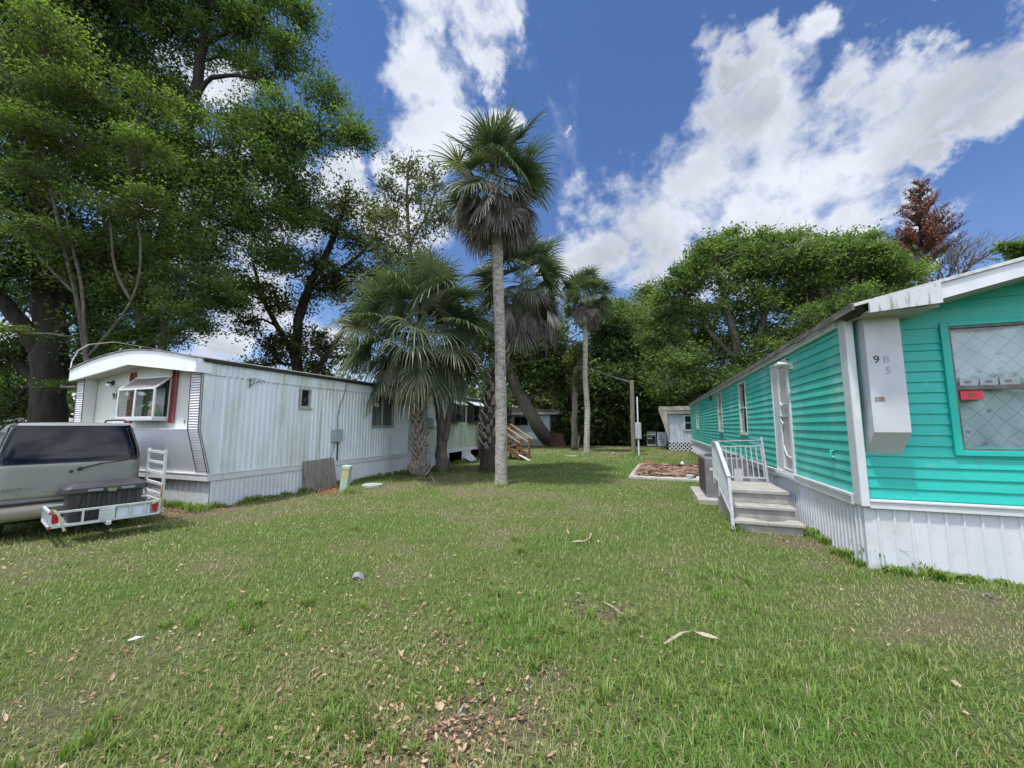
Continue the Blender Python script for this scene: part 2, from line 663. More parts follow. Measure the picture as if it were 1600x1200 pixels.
m_ply = pm('grey_plywood', (.26, .235, .20), (.15, .135, .115), 3.5, .9, bump=.3, stretch=(1, 5, .5),
           dirt=((.05, .045, .04), 4, (1, 4, .5), .55, .7))
m_steel = pm('galvanised_steel', (.42, .46, .48), (.34, .37, .39), 9, .45, metal=.3)
m_plast_w = pm('white_plastic', (.66, .72, .80), (.58, .64, .72), 4, .4)
m_red = pm('red_reflector', (.42, .01, .02), (.3, .01, .02), 20, .25)


def corr(a, b, pitch, depth, kind='vee'):
    """corrugated profile along t from a to b: (t, d)."""
    pts = []
    t = a
    i = 0
    while t < b - 1e-6:
        if kind == 'vee':
            pts += [(t, 0), (t + pitch * .38, 0), (t + pitch * .5, depth), (t + pitch * .86, depth)]
        else:    # narrow raised rib every pitch
            pts += [(t, 0), (t + pitch * .72, 0), (t + pitch * .79, depth), (t + pitch * .9, depth), (t + pitch * .97, 0)]
        t += pitch
        i += 1
    pts = [q for q in pts if q[0] < b]
    pts.append((b, pts[-1][1]))
    return pts


def lap(z0, z1, h, out=.014):
    pts = []
    z = z0
    while z < z1 - 1e-4:
        z2 = min(z + h, z1)
        pts += [(z, out), (z + .008, out * 1.05), (z2, .001)]
        z = z2
    return pts


# side mapping helpers -------------------------------------------------
def f_negx(xc):      # wall facing -x ; t = z, b = y
    return lambda t, d, b: (xc - d, b, t)


def f_posx_v(xc):    # wall facing +x, profile along y, b = z
    return lambda t, d, b: (xc + d, t, b)


def f_negx_v(xc):
    return lambda t, d, b: (xc - d, t, b)


def f_negy(yc):      # wall facing -y, profile along z, b = x
    return lambda t, d, b: (b, yc - d, t)


def f_negy_v(yc):    # wall facing -y, profile along x, b = z
    return lambda t, d, b: (t, yc - d, b)


def side_window(parent, xw, sgn, y0, y1, z0, z1, kind='sash', frame=None, behind=None, fw=.045, name='window', inset=.05):
    """Window in a wall x = xw facing sgn; frame with pane set back and a blind/void behind."""
    frame = frame or m_frame
    fr = MB()
    X = lambda a, b: (min(xw + sgn * a, xw + sgn * b), max(xw + sgn * a, xw + sgn * b))
    o0, o1 = X(-.08, .028)
    fr.box(o0, o1, y0, y0 + fw, z0, z1)
    fr.box(o0, o1, y1 - fw, y1, z0, z1)
    fr.box(o0, o1, y0 + fw, y1 - fw, z0, z0 + fw)
    fr.box(o0, o1, y0 + fw, y1 - fw, z1 - fw, z1)
    i0, i1 = X(-.06, .01)
    if kind == 'sash':
        zm = (z0 + z1) / 2
        fr.box(i0, i1, y0 + fw, y1 - fw, zm - .02, zm + .02)
    elif kind == 'slider':
        ym = (y0 + y1) / 2
        fr.box(i0, i1, ym - .02, ym + .02, z0 + fw, z1 - fw)
    w = fr.build(name, frame, parent, bevel=.004)
    p = MB()
    p.box(*X(-.034, -.028), y0 + fw, y1 - fw, z0 + fw, z1 - fw)
    p.build('pane', m_glass_clear if behind == 'blind' else m_glass, w)
    s = MB()
    s.box(*X(-.03, .055), y0 - .03, y1 + .03, z0 - .03, z0 - .002)
    s.build('sill', frame, w)
    if behind == 'blind':
        b = MB()
        z = z0 + fw
        while z < z1 - fw:
            b.quad((xw - sgn * .085, y0 + fw, z), (xw - sgn * .085, y1 - fw, z), (xw - sgn * .11, y1 - fw, z + .045), (xw - sgn * .11, y0 + fw, z + .045))
            z += .05
        b.build('blind', m_blind, w)
    elif behind is not None:
        b = MB()
        b.grid(lambda u, v: (xw - sgn * (.12 + .012 * math.sin(u * 46)), y0 + u * (y1 - y0), z0 + v * (z1 - z0)), 60, 2)
        b.build('curtain', behind, w, smooth=True)
    return w


# ================================================================== TEAL MOBILE HOME (right)
RX0, RX1, RY0, RY1 = 2.30, 6.60, 5.80, 26.9
teal = thing('mobile_home', ((RX0 + RX1) / 2, (RY0 + RY1) / 2, 0),
             'long teal lap-sided mobile home with white metal skirting and a curtained picture window', 'mobile home')
core = MB()
core.box(RX0 + .22, RX1 - .22, RY0 + .30, RY1 - .2, .1, 2.95)
core.build('inner_body', m_dark, teal)
win_r = [(11.35, 12.2, 1.45, 2.83), (15.05, 15.9, 1.47, 2.85), (22.45, 23.5, 1.5, 2.8)]
door_r = (8.02, 8.92, .84, 2.80)
vent_r = (17.3, 17.85, 2.70, 2.90)
holes = [(a[2], a[3], a[0], a[1]) for a in win_r + [vent_r]] + [(door_r[2] - .1, door_r[3], door_r[0], door_r[1])]
wl = MB()
wl.profile_sheet(lap(.835, 2.995, .1245, .017), f_negx(RX0), RY0 + .02, RY1, holes)
rj = random.Random(31)
for i in range(17):          # joint covers where boards butt, nail heads
    for k in range(4):
        yj = rj.uniform(RY0 + .8, RY1 - .5)
        zj = .835 + i * .1245
        if not any(h[0] - .02 < zj + .06 < h[1] + .02 and h[2] - .1 < yj < h[3] + .1 for h in holes):
            wl.add([(RX0 - .019, yj, zj + .004), (RX0 - .019, yj + .028, zj + .004), (RX0 - .0035, yj + .028, zj + .121), (RX0 - .0035, yj, zj + .121)], [(0, 1, 2, 3)])
sidew = wl.build('side_wall', m_teal, teal, recalc=False)
# gap-lines: butt joints of the boards
for k, (y0, y1, z0, z1) in enumerate(win_r):
    side_window(teal, RX0, -1, y0, y1, z0, z1, 'sash', pm('pale_window_frame', (.50, .55, .48), (.42, .46, .4), 6, .5), m_curtain if k != 0 else None)
v = MB()
v.box(RX0 - .03, RX0 + .05, *vent_r)
for i in range(6):
    v.box(RX0 - .045, RX0 - .03, vent_r[0] + .03, vent_r[1] - .03, 2.72 + i * .03, 2.735 + i * .03)
v.build('vent_grille', m_frame_d, teal)
# door: frame, plain leaf and open-work storm door
d = MB()
y0, y1, z0, z1 = door_r
d.box(RX0 - .04, RX0 + .1, y0 - .05, y0, z0 - .06, z1 + .05)
d.box(RX0 - .04, RX0 + .1, y1, y1 + .05, z0 - .06, z1 + .05)
d.box(RX0 - .045, RX0 + .1, y0 - .05, y1 + .05, z1, z1 + .055)
d.box(RX0 - .075, RX0 + .1, y0 - .06, y1 + .06, z0 - .10, z0 - .04)
door = d.build('door', m_white, teal, bevel=.004)
d = MB()
d.box(RX0 - .008, RX0 + .02, y0, y1 - .365, z0 - .04, z1)
d.build('door_leaf', pm('door_panel_grey', (.50, .48, .46), (.42, .40, .38), 4, .5, dirt=((.2, .18, .15), 6, (1, 1, .4), .62, .8)), door)
d = MB()
d.box(RX0 - .03, RX0 + .0, y1 - .36, y1, z0 - .02, z1)
d.build('side_panel', m_white, door, bevel=.004)
d = MB()
ys, ye = y0 + .02, y1 - .38
d.bar((RX0 - .02, ys, z0), (RX0 - .02, ys, z1), .03, .04, (1, 0, 0))
d.bar((RX0 - .02, ye, z0), (RX0 - .02, ye, z1), .03, .04, (1, 0, 0))
for z in (z0 + .03, 1.83, z1 - .03):
    d.bar((RX0 - .02, ys, z), (RX0 - .02, ye, z), .04, .03)
d.tube([(RX0 - .03, ye - .02, 2.3), (RX0 - .03, ye - .03, 2.1), (RX0 - .03, ye - .12, 2.03), (RX0 - .03, ys + .06, 2.05)], .014, 6)
d.tube([(RX0 - .03, ye - .02, 1.78), (RX0 - .03, ye - .12, 1.70), (RX0 - .03, ye - .04, 1.58), (RX0 - .03, ye - .06, 1.3), (RX0 - .03, ye - .22, 1.12), (RX0 - .03, ys + .03, 1.1)], .014, 6)
d.build('storm_door', m_white, door)
d = MB()
d.tube([(RX0 - .05, y1 - .30, 1.85), (RX0 - .09, y1 - .30, 1.85), (RX0 - .09, y1 - .38, 1.85)], .013, 8)
d.build('handle', m_steel, door)
# porch light beside the door
d = MB()
d.box(RX0 - .05, RX0 + .0, 7.72, 7.84, 2.62, 2.74)
d.tube([(RX0 - .05, 7.78, 2.70), (RX0 - .12, 7.78, 2.72), (RX0 - .22, 7.80, 2.72)], [.02, .03, .045], 8)
d.tube([(RX0 - .17, 7.78, 2.72), (RX0 - .17, 8.02, 2.72)], .035, 10)
d.build('porch_light', pm('aged_lamp_plastic', (.62, .62, .55), (.5, .5, .43), 20, .4), teal, bevel=.003)
# tap/clip on the wall
d = MB()
d.tube([(RX0 - .012, 6.42, 1.32), (RX0 - .05, 6.42, 1.32), (RX0 - .05, 6.42, 1.25)], .014, 8)
d.tube([(RX0 - .012, 6.42, 1.24), (RX0 - .04, 6.40, 1.24), (RX0 - .04, 6.46, 1.2)], .012, 8)
d.build('hose_clip', m_teal, teal)
# corner post, trims
d = MB()
d.box(RX0 - .035, RX0 + .02, RY0 - .05, RY0 + .13, .72, 2.99)
d.box(RX0 - .035, RX0 + .045, RY0 - .065, RY0 - .0505, .72, 2.99)
d.build('corner_trim', m_white, teal, bevel=.006)
d = MB()
yy = RY0 + .14
while yy < RY1:           # fascia band in lengths, slightly uneven, the joint by the steps has slipped
    ye = min(yy + 3.05, RY1)
    dz = -.02 if 8.5 < yy < 9.3 else random.uniform(-.004, .004)
    d.box(RX0 - .05, RX0 + .02, yy + .004, ye - .004, .70 + dz, .835 + dz)
    d.box(RX0 - .062, RX0 - .05, yy + .004, ye - .004, .80 + dz, .835 + dz)
    yy = ye
d.box(RX0 + .047, RX1, RY0 - .048, RY0 + .02, .70, .80)
d.box(RX0 + .047, RX1, RY0 - .062, RY0 - .049, .775, .80)
d.build('base_trim', m_white, teal, bevel=.004)
# skirting
d = MB()
d.profile_sheet(corr(RY0, RY1, .105, .016, 'rib'), f_negx_v(RX0 - .0), 0, .72)
d.profile_sheet(corr(RX0, RX1, .15, .016, 'rib'), f_negy_v(RY0), 0, .72)
d.build('skirting', m_skirt, teal, recalc=False)
d = MB()
d.box(RX1 - .02, RX1, RY0, RY1, 0, 2.99)
d.box(RX0, RX1, RY1 - .02, RY1, 0, 2.99)
d.build('far_walls', m_teal, teal)
# front wall with big window
RPK = 3.53
slope = .235
xm = (RX0 + RX1) / 2


def roofz(x):
    return RPK - abs(x - xm) * slope


WX0, WX1, WZ0, WZ1 = 3.26, 5.35, 1.38, 2.80
YF = RY0 + .06
d = MB()
prof = lap(.80, 2.62, .124, .016) + [(2.62, .016), (2.80, .012), (2.80, .026), (3.0, .026), (3.0, .012)]
for i in range(5):
    z = 3.0 + i * .11
    prof += [(z, .014), (z + .11, .0)]
d.profile_sheet(prof, f_negy(YF),
                lambda t: RX0 + .02 if t < 3.02 else min(xm, xm - (RPK - t) / slope),
                lambda t: RX1 if t < 3.02 else max(xm, xm + (RPK - t) / slope),
                [(WZ0, WZ1, WX0, WX1)])
d.build('front_wall', m_teal_f, teal, recalc=False)
d = MB()
d.box(WX0 - .07, WX0, YF - .045, YF + .02, WZ0 - .06, WZ1 + .05)
d.box(WX1, WX1 + .07, YF - .045, YF + .02, WZ0 - .06, WZ1 + .05)
d.box(WX0, WX1, YF - .043, YF + .02, WZ1, WZ1 + .05)
d.box(WX0, WX1, YF - .043, YF + .02, WZ0 - .06, WZ0)
pw = d.build('picture_window', m_teal_f, teal, bevel=.005)
d = MB()
a, b, c, e = WX0, WX1, WZ0, WZ1
zm = 2.09
for (x0, x1, z0, z1) in ((a, a + .025, c, e), (b - .025, b, c, e), (a + .025, b - .025, c, c + .025), (a + .025, b - .025, e - .025, e), (a + .025, b - .025, zm - .03, zm + .02)):
    d.box(x0, x1, YF - .028, YF + .03, z0, z1)
d.build('window_frame', pm('bronze_frame', (.16, .15, .15), (.10, .09, .09), 9, .4), pw, bevel=.003)
d = MB()
d.box(a + .025, b - .025, YF - .004, YF + .001, c + .025, zm - .03)
d.box(a + .025, b - .025, YF + .008, YF + .012, zm + .02, e - .025)
d.build('pane', glass_mat('picture_glass', (.10, .13, .14), .03, .03, 1.35), pw)


def curtain_mat():
    m = bpy.data.materials.new('quilted_curtain')
    m.use_nodes = True
    N, L = m.node_tree.nodes, m.node_tree.links
    p = N['Principled BSDF']
    p.inputs['Roughness'].default_value = .9
    tc = N.new('ShaderNodeTexCoord')
    outs = []
    for ang in (42, -42):
        mp = N.new('ShaderNodeMapping')
        mp.inputs['Rotation'].default_value = (0, RAD(ang), 0)
        L.new(tc.outputs['Object'], mp.inputs[0])
        wv = N.new('ShaderNodeTexWave')
        wv.wave_type = 'BANDS'
        wv.bands_direction = 'X'
        wv.inputs['Scale'].default_value = 2.35
        wv.inputs['Distortion'].default_value = .6
        wv.inputs['Detail'].default_value = 1
        wv.inputs['Detail Scale'].default_value = .7
        L.new(mp.outputs[0], wv.inputs['Vector'])
        mr = N.new('ShaderNodeMapRange')
        mr.inputs['From Min'].default_value = .96
        mr.inputs['From Max'].default_value = 1.0
        L.new(wv.outputs['Fac'], mr.inputs['Value'])
        outs.append(mr.outputs[0])
    mm = N.new('ShaderNodeMath')
    mm.operation = 'MAXIMUM'
    L.new(outs[0], mm.inputs[0])
    L.new(outs[1], mm.inputs[1])
    vo = N.new('ShaderNodeTexVoronoi')
    vo.inputs['Scale'].default_value = 6.5
    mp = N.new('ShaderNodeMapping')
    mp.inputs['Scale'].default_value = (.75, .0, 1.25)
    L.new(tc.outputs['Object'], mp.inputs[0])
    L.new(mp.outputs[0], vo.inputs['Vector'])
    mr = N.new('ShaderNodeMapRange')
    mr.inputs['From Min'].default_value = .20
    mr.inputs['From Max'].default_value = .11
    L.new(vo.outputs['Distance'], mr.inputs['Value'])
    x1 = N.new('ShaderNodeMix')
    x1.data_type = 'RGBA'
    L.new(mr.outputs[0], x1.inputs[0])
    x1.inputs[6].default_value = (.42, .55, .57, 1)
    x1.inputs[7].default_value = (.20, .30, .28, 1)
    x2 = N.new('ShaderNodeMix')
    x2.data_type = 'RGBA'
    L.new(mm.outputs[0], x2.inputs[0])
    L.new(x1.outputs[2], x2.inputs[6])
    x2.inputs[7].default_value = (.31, .41, .43, 1)
    L.new(x2.outputs[2], p.inputs['Base Color'])
    return m


d = MB()


def cfn(u, v_):
    x = a + u * (b - a)
    z = c + v_ * (e - c)
    return (x, YF + .075 + .028 * math.sin(x * 9 - z * 4.2) + .02 * math.sin(x * 21 + z * 7.0) * (1 - .5 * v_), z - (.10 * math.exp(-((x - a - .35) / .25) ** 2) if v_ > .99 else 0))


d.grid(cfn, 90, 40)
d.build('curtain', curtain_mat(), pw, smooth=True)
for x0, x1, xp in ((3.325, 3.48, 3.365), (3.495, 3.645, 3.54), (3.66, 3.82, 3.70)):
    d = MB()
    d.box(x0, x1, YF + .0, YF + .004, 2.112, 2.195)
    stc = d.build('window_sticker', pm('sticker_paper', (.42, .46, .48), (.34, .38, .38), 9, .6), pw)
    d = MB()
    d.box(xp, xp + .055, YF - .002, YF - .0005, 2.135, 2.165)
    stc2 = d.build('sticker_print', pm('sticker_ink', (.14, .14, .17), (.24, .25, .27), 60, .6), pw)
d = MB()
d.box(3.92, 4.25, YF + .0, YF + .004, 2.112, 2.20)
d.build('yellow_sticker', pm('yellow_paper', (.66, .60, .30), (.6, .5, .3), 9, .6), pw)
d = MB()
d.box(3.31, 3.50, YF - .012, YF - .008, 1.95, 2.05)
rt_ = d.build('red_tag', pm('red_paper', (.66, .045, .09), (.6, .04, .08), 9, .5), pw)
d = MB()
d.box(3.375, 3.43, YF - .016, YF - .0125, 1.985, 2.02)
d.build('tag_print', pm('tag_ink', (.30, .10, .02), None, 9, .6), rt_)
# number column
d = MB()
CX0, CX1, CY = 2.40, 2.735, 5.62
zc0, zc1 = 1.58, 2.96
pts = lambda x: [(x, YF, zc1), (x, CY, zc1), (x, CY, zc0), (x, YF, zc0 - .27)]
L0, R0 = pts(CX0), pts(CX1)
d.add(L0 + R0, [(0, 1, 2, 3), (7, 6, 5, 4), (0, 4, 5, 1), (1, 5, 6, 2), (2, 6, 7, 3), (3, 7, 4, 0)])
colm = d.build('number_column', pm('column_paint', (.53, .545, .59), (.47, .48, .52), 3, .45, dirt=((.36, .35, .34), 8, (1, 1, .3), .62, .8)), teal, bevel=.004)
text_part('house_number', '9', .125, at_front(CX0 + .055, CY - .003, 2.385), m_numb, colm)
text_part('faded_number', 'B', .115, at_front(CX0 + .145, CY - .003, 2.387), pm('faded_number_paint', (.36, .38, .46), None, 6, .6), colm)
text_part('faded_number', '5', .115, at_front(CX0 + .155, CY - .003, 2.255), pm('faded_number_grey', (.36, .37, .42), None, 6, .6), colm)
d = MB()
d.box(CX0 + .035, CX0 + .125, CY - .006, CY - .001, 1.94, 1.985)
d.build('mail_slot_plate', pm('rusty_plate', (.14, .09, .07), (.3, .28, .27), 30, .6), colm)
# roof, hood fascia
d = MB()
HY = 5.32
n = 10
ex = .10


def rp(x, dz=0):
    return (x, roofz(x) + .03 + dz)


xs = [RX0 - ex + (RX1 - RX0 + 2 * ex) * i / n for i in range(n + 1)]
for i in range(n):
    xa, xb = xs[i], xs[i + 1]
    d.add([(xa, HY - .02, roofz(xa) + .0), (xb, HY - .02, roofz(xb)), (xb, RY1 + .05, roofz(xb)), (xa, RY1 + .05, roofz(xa)),
           (xa, HY - .02, roofz(xa) + .035), (xb, HY - .02, roofz(xb) + .035), (xb, RY1 + .05, roofz(xb) + .035), (xa, RY1 + .05, roofz(xa) + .035)],
          [(3, 2, 1, 0), (4, 5, 6, 7), (0, 1, 5, 4), (2, 3, 7, 6)] + ([(0, 4, 7, 3)] if i == 0 else []) + ([(1, 2, 6, 5)] if i == n - 1 else []))
roof = d.build('roof', m_roof_w, teal)
d = MB()    # black drip edge, ragged membrane
yy = HY
while yy < RY1:
    ye = yy + random.uniform(.3, .9)
    dz = random.uniform(-.012, .012)
    d.box(RX0 - ex - .012, RX0 - ex + .01, yy, min(ye, RY1), roofz(RX0) - .055 + dz, roofz(RX0) + .022)
    yy = ye
d.build('drip_edge', pm('tarred_edge', (.06, .055, .05), (.22, .21, .20), 6, .8, stretch=(1, .6, 3)), roof)
d = MB()
d.box(RX0 - ex + .012, RX0 + .02, RY0 + .1, RY1, 2.955, 2.99)
d.box(RX0 - .06, RX0 - .02, RY0 + .14, RY1, 2.90, 2.954)
d.build('soffit', m_white, roof)
d = MB()

def fasc(x0, x1, ya, yb, drop, dz=0):
    z0, z1 = roofz(x0) - .004 + dz, roofz(x1) - .004 + dz
    d.add([(x0, ya, z0 - drop[0]), (x1, ya, z1 - drop[1]), (x1, yb, z1 - drop[1]), (x0, yb, z0 - drop[0]), (x0, ya, z0), (x1, ya, z1), (x1, yb, z1), (x0, yb, z0)],
          [(3, 2, 1, 0), (4, 5, 6, 7), (0, 1, 5, 4), (1, 2, 6, 5), (2, 3, 7, 6), (3, 0, 4, 7)])


fasc(2.93, xm, HY, HY + .03, (.17, .14))
fasc(xm, RX1, HY, HY + .03, (.14, .17))
d.build('fascia', m_white, roof)
d = MB()
fasc(RX0 + .03, 2.95, HY - .035, HY - .004, (.125, .225), .01)
d.build('weathered_fascia', pm('peeling_white_paint', (.52, .53, .56), (.46, .47, .49), 4, .6, dirt=((.20, .20, .20), 9, (3.2, 1, .35), .52, .66)), roof)
d = MB()
d.box(RX0 + .03, 2.95, HY + .03, YF - .02, 2.93, 2.95)
d.add([(2.95, HY + .031, 3.0), (xm, HY + .031, roofz(xm) - .14), (xm, YF, roofz(xm) - .14), (2.95, YF, 3.0)], [(0, 1, 2, 3)])
d.build('hood_soffit', m_soffit, roof)
d = MB()
for i in range(7):
    y0 = HY + random.uniform(0, .3)
    d.add([(RX0 - .1 + random.uniform(-.01, .02), y0, 3.04), (RX0 - .09, y0 + .2, 3.03), (RX0 + random.uniform(-.03, .06), y0 + .15, 2.93 + random.uniform(-.03, .03)), (RX0 + .02, y0 + .02, 2.97)], [(0, 1, 2, 3)])
d.build('torn_membrane', m_black, roof)

# ================================================================== CONCRETE STEPS WITH RAILING
st = thing('concrete_steps', (1.65, 8.0, 0), 'concrete steps with a broken bottom tread and white railing beside the teal home', 'steps')
X0, X1 = 1.16, 2.08
d = MB()
lv = [(7.10, .0, .165), (7.42, .165, .35), (7.74, .35, .55)]


def stepbox(x0, x1, y0, y1, z0, z1):
    d.box(x0, x1, y0, y1, z0, z1)


d.box(X0 + .03, X1, 7.45, 8.95, -.05, .345)
d.box(X0 + .03, X1, 7.77, 8.95, .347, .50)
d.box(X0 + .03, X1, 7.14, 7.447, -.05, .12)
d.box(X0, X1 + .02, 7.74, 8.98, .502, .56)
d.box(X0, X1 + .02, 7.42, 7.768, .30, .3455)
# broken lowest tread: two slabs with a jagged gap
d.prism([(X0, 7.10), (X0 + .46, 7.10), (X0 + .47, 7.19), (X0 + .40, 7.235), (X0 + .36, 7.30), (X0, 7.42)], lambda p, s: (p[0], p[1], .122 if s == 0 else .172))
d.prism([(X0 + .462, 7.102), (X1 + .03, 7.10), (X1 + .03, 7.42), (X0 + .80, 7.41), (X0 + .70, 7.28), (X0 + .60, 7.255), (X0 + .56, 7.21), (X0 + .475, 7.192)], lambda p, s: (p[0], p[1], .123 if s == 0 else .170))
d.build('treads', m_conc, st, bevel=.008)
d = MB()
d.box(X0 + .36, X0 + .80, 7.19, 7.42, .1205, .1225)
d.build('broken_hole', m_dark, st)
d = MB()
xr = X0 - .02
top1, top2 = (xr, 8.32, 1.33), (xr, 7.22, .82)
d.bar(top1, top2, .06, .05)
d.bar((xr, 7.24, .82), (xr, 7.12, .02), .04, .045, (1, 0, 0))
d.bar((xr, 8.30, 1.32), (xr, 8.30, .35), .04, .04, (1, 0, 0))
d.bar((xr, 8.30, 1.33), (xr, 8.88, 1.33), .05, .04)
d.bar((xr, 8.88, 1.33), (xr, 8.88, .5), .04, .04, (1, 0, 0))
d.bar((xr, 8.25, .50), (xr, 7.18, .24), .03, .03)
for i in range(9):
    t = (i + 1) / 10
    ya = 8.30 - t * 1.08
    d.bar((xr, ya, 1.32 - t * .50), (xr, ya, .50 - t * .24), .022, .018, (1, 0, 0))
for i in range(4):
    d.bar((xr, 8.38 + i * .12, 1.32), (xr, 8.38 + i * .12, .62), .02, .02, (1, 0, 0))
d.bar((xr, 8.30, .62), (xr, 8.88, .62), .03, .025)
# back rail across the platform
yb = 8.90
d.bar((xr, yb, 1.34), (X1 - .08, yb - .02, 1.38), .014, .014)
d.bar((xr, yb, 1.23), (X1 - .04, yb, 1.27), .028, .022)
d.bar((xr, yb, .64), (X1 - .02, yb, .64), .03, .03)
for i in range(10):
    t = (i + .7) / 10.3
    d.bar((xr + t * (X1 - xr - .04), yb, 1.24 + .03 * t), (xr + t * (X1 - xr), yb, .64), .02, .02, (0, 1, 0))
d.bar((X1 - .07, yb, 1.44), (X1 - .01, yb, .57), .036, .036, (0, 1, 0))
d.build('railing', m_rail, st)

# ================================================================== AIR CONDITIONER
ac = thing('air_conditioner', (1.5, 10.4, 0), 'grey outdoor air conditioner on a concrete pad behind the steps', 'air conditioner')
d = MB()
d.box(.86, 2.0, 9.25, 11.2, -.03, .10)
d.build('pad', m_conc, ac, bevel=.01)
m_ac = pm('grey_cabinet_paint', (.20, .205, .22), (.15, .15, .16), 6, .5)
d = MB()
d.box(1.06, 1.92, 9.6, 10.95, .10, .95)
acb = d.build('cabinet', m_ac, ac, bevel=.012)
d = MB()
for i in range(24):
    d.box(1.045, 1.06, 9.68, 10.86, .17 + i * .031, .185 + i * .031)
d.build('side_grille', pm('brown_grille', (.11, .09, .075), (.07, .06, .05), 12, .7), ac)
d = MB()
d.tube([(1.5, 10.3, .951), (1.5, 10.3, .975)], .36, 24)
for k in range(8):
    an = k * math.pi / 8
    d.bar((1.5 - .38 * math.cos(an), 10.3 - .38 * math.sin(an), .985), (1.5 + .38 * math.cos(an), 10.3 + .38 * math.sin(an), .985), .008, .008)
d.build('fan_guard', m_frame_d, ac)
d = MB()
d.box(1.62, 1.78, 9.592, 9.598, .42, .74)
d.build('rating_plate', pm('white_label', (.6, .62, .66), (.5, .52, .56), 20, .5), ac)
d = MB()
d.box(1.15, 1.36, 9.592, 9.598, .68, .74)
d.build('name_plate', MATS['white_label'], ac)

# ================================================================== WHITE RIBBED MOBILE HOME (left)
LX0, LX1, LYF, LY1 = -12.88, -8.40, 5.03, 19.6
lh = thing('mobile_home', ((LX0 + LX1) / 2, 12.3, 0),
           'long dull white ribbed-metal mobile home with a recessed front, projecting glass window and number 91', 'mobile home')
d = MB()
d.box(LX0 + .2, LX1 - .2, LYF + .5, LY1 - .2, .62, 2.86)
d.build('inner_body', m_dark, lh)


def lroof(x):
    u = (x - (LX0 + LX1) / 2) / ((LX1 - LX0) / 2)
    return 2.985 + .30 * (1 - abs(u) ** 1.7)


# side wall: front edge kinks (flared nose)
def yedge(z):
    return 5.03 + .03 * (z - 2.9) / -1.3 if z > 1.6 else 5.06 + .24 * (1.6 - z) / .9


LSPLIT = 12.02
wl_ = [(7.30, 7.64, 2.12, 2.62), (9.97, 11.1, 1.63, 2.66)]
d = MB()
nz = [.70, 1.0, 1.3, 1.6, 2.2, 2.93]
pr = corr(5.42, LSPLIT, .124, .022)
d.profile_sheet(pr, f_posx_v(LX1), .70, 2.93, [(a_[0], a_[1], a_[2], a_[3]) for a_ in wl_])
for z0, z1 in zip(nz[:-1], nz[1:]):      # nose strip follows the kinked edge
    d.quad((LX1, yedge(z0), z0), (LX1, 5.42, z0), (LX1, 5.42, z1), (LX1, yedge(z1), z1))
d.build('side_wall', m_alum, lh, recalc=False)
d = MB()
d.profile_sheet(corr(5.1, LSPLIT, .124, .016), f_posx_v(LX1 + .012), 2.69, 2.93)
d.box(LX1 + .012, LX1 + .034, 5.95, LSPLIT, 2.672, 2.69)
d.build('upper_band', m_alum, lh, recalc=False)
for k, (y0, y1, z0, z1) in enumerate(wl_):
    side_window(lh, LX1, 1, y0, y1, z0, z1, 'plain' if k == 0 else 'slider', pm('aged_frame', (.42, .42, .38), (.3, .3, .27), 9, .5), None if k == 0 else 'blind')
# scroll bracket and line
d = MB()
d.tube([(LX1 + .04, 5.97, 2.70), (LX1 + .04, 5.97, 2.50)], .012, 6)
d.tube([(LX1 + .04, 5.97, 2.70), (LX1 + .14, 6.05, 2.70), (LX1 + .2, 6.2, 2.66)], .008, 6)
d.tube([(LX1 + .04, 5.97, 2.54), (LX1 + .08, 6.03, 2.6), (LX1 + .12, 6.12, 2.64), (LX1 + .12, 6.18, 2.60)], .008, 6)
d.build('scroll_bracket', m_black, lh)
# meter box, conduit and cable
d = MB()
d.box(LX1 + .016, LX1 + .15, 8.36, 8.66, 1.22, 1.56)
d.box(LX1 + .15, LX1 + .16, 8.38, 8.64, 1.24, 1.54)
mb_ = d.build('meter_box', m_steel, lh, bevel=.01)
d = MB()
d.tube([(LX1 + .05, 8.6, 1.22), (LX1 + .05, 8.6, .70)], .018, 8)
d.tube([(LX1 + .05, 8.48, 1.22), (LX1 + .05, 8.44, 1.0), (LX1 + .05, 8.36, .8), (LX1 + .05, 8.34, .70)], .007, 6)
d.tube([(LX1 + .05, 8.56, 1.56), (LX1 + .05, 8.54, 1.9), (LX1 + .05, 8.60, 2.2), (LX1 + .06, 8.76, 2.6), (LX1 + .08, 8.8, 2.9)], .009, 6)
d.build('cable', m_black, mb_)
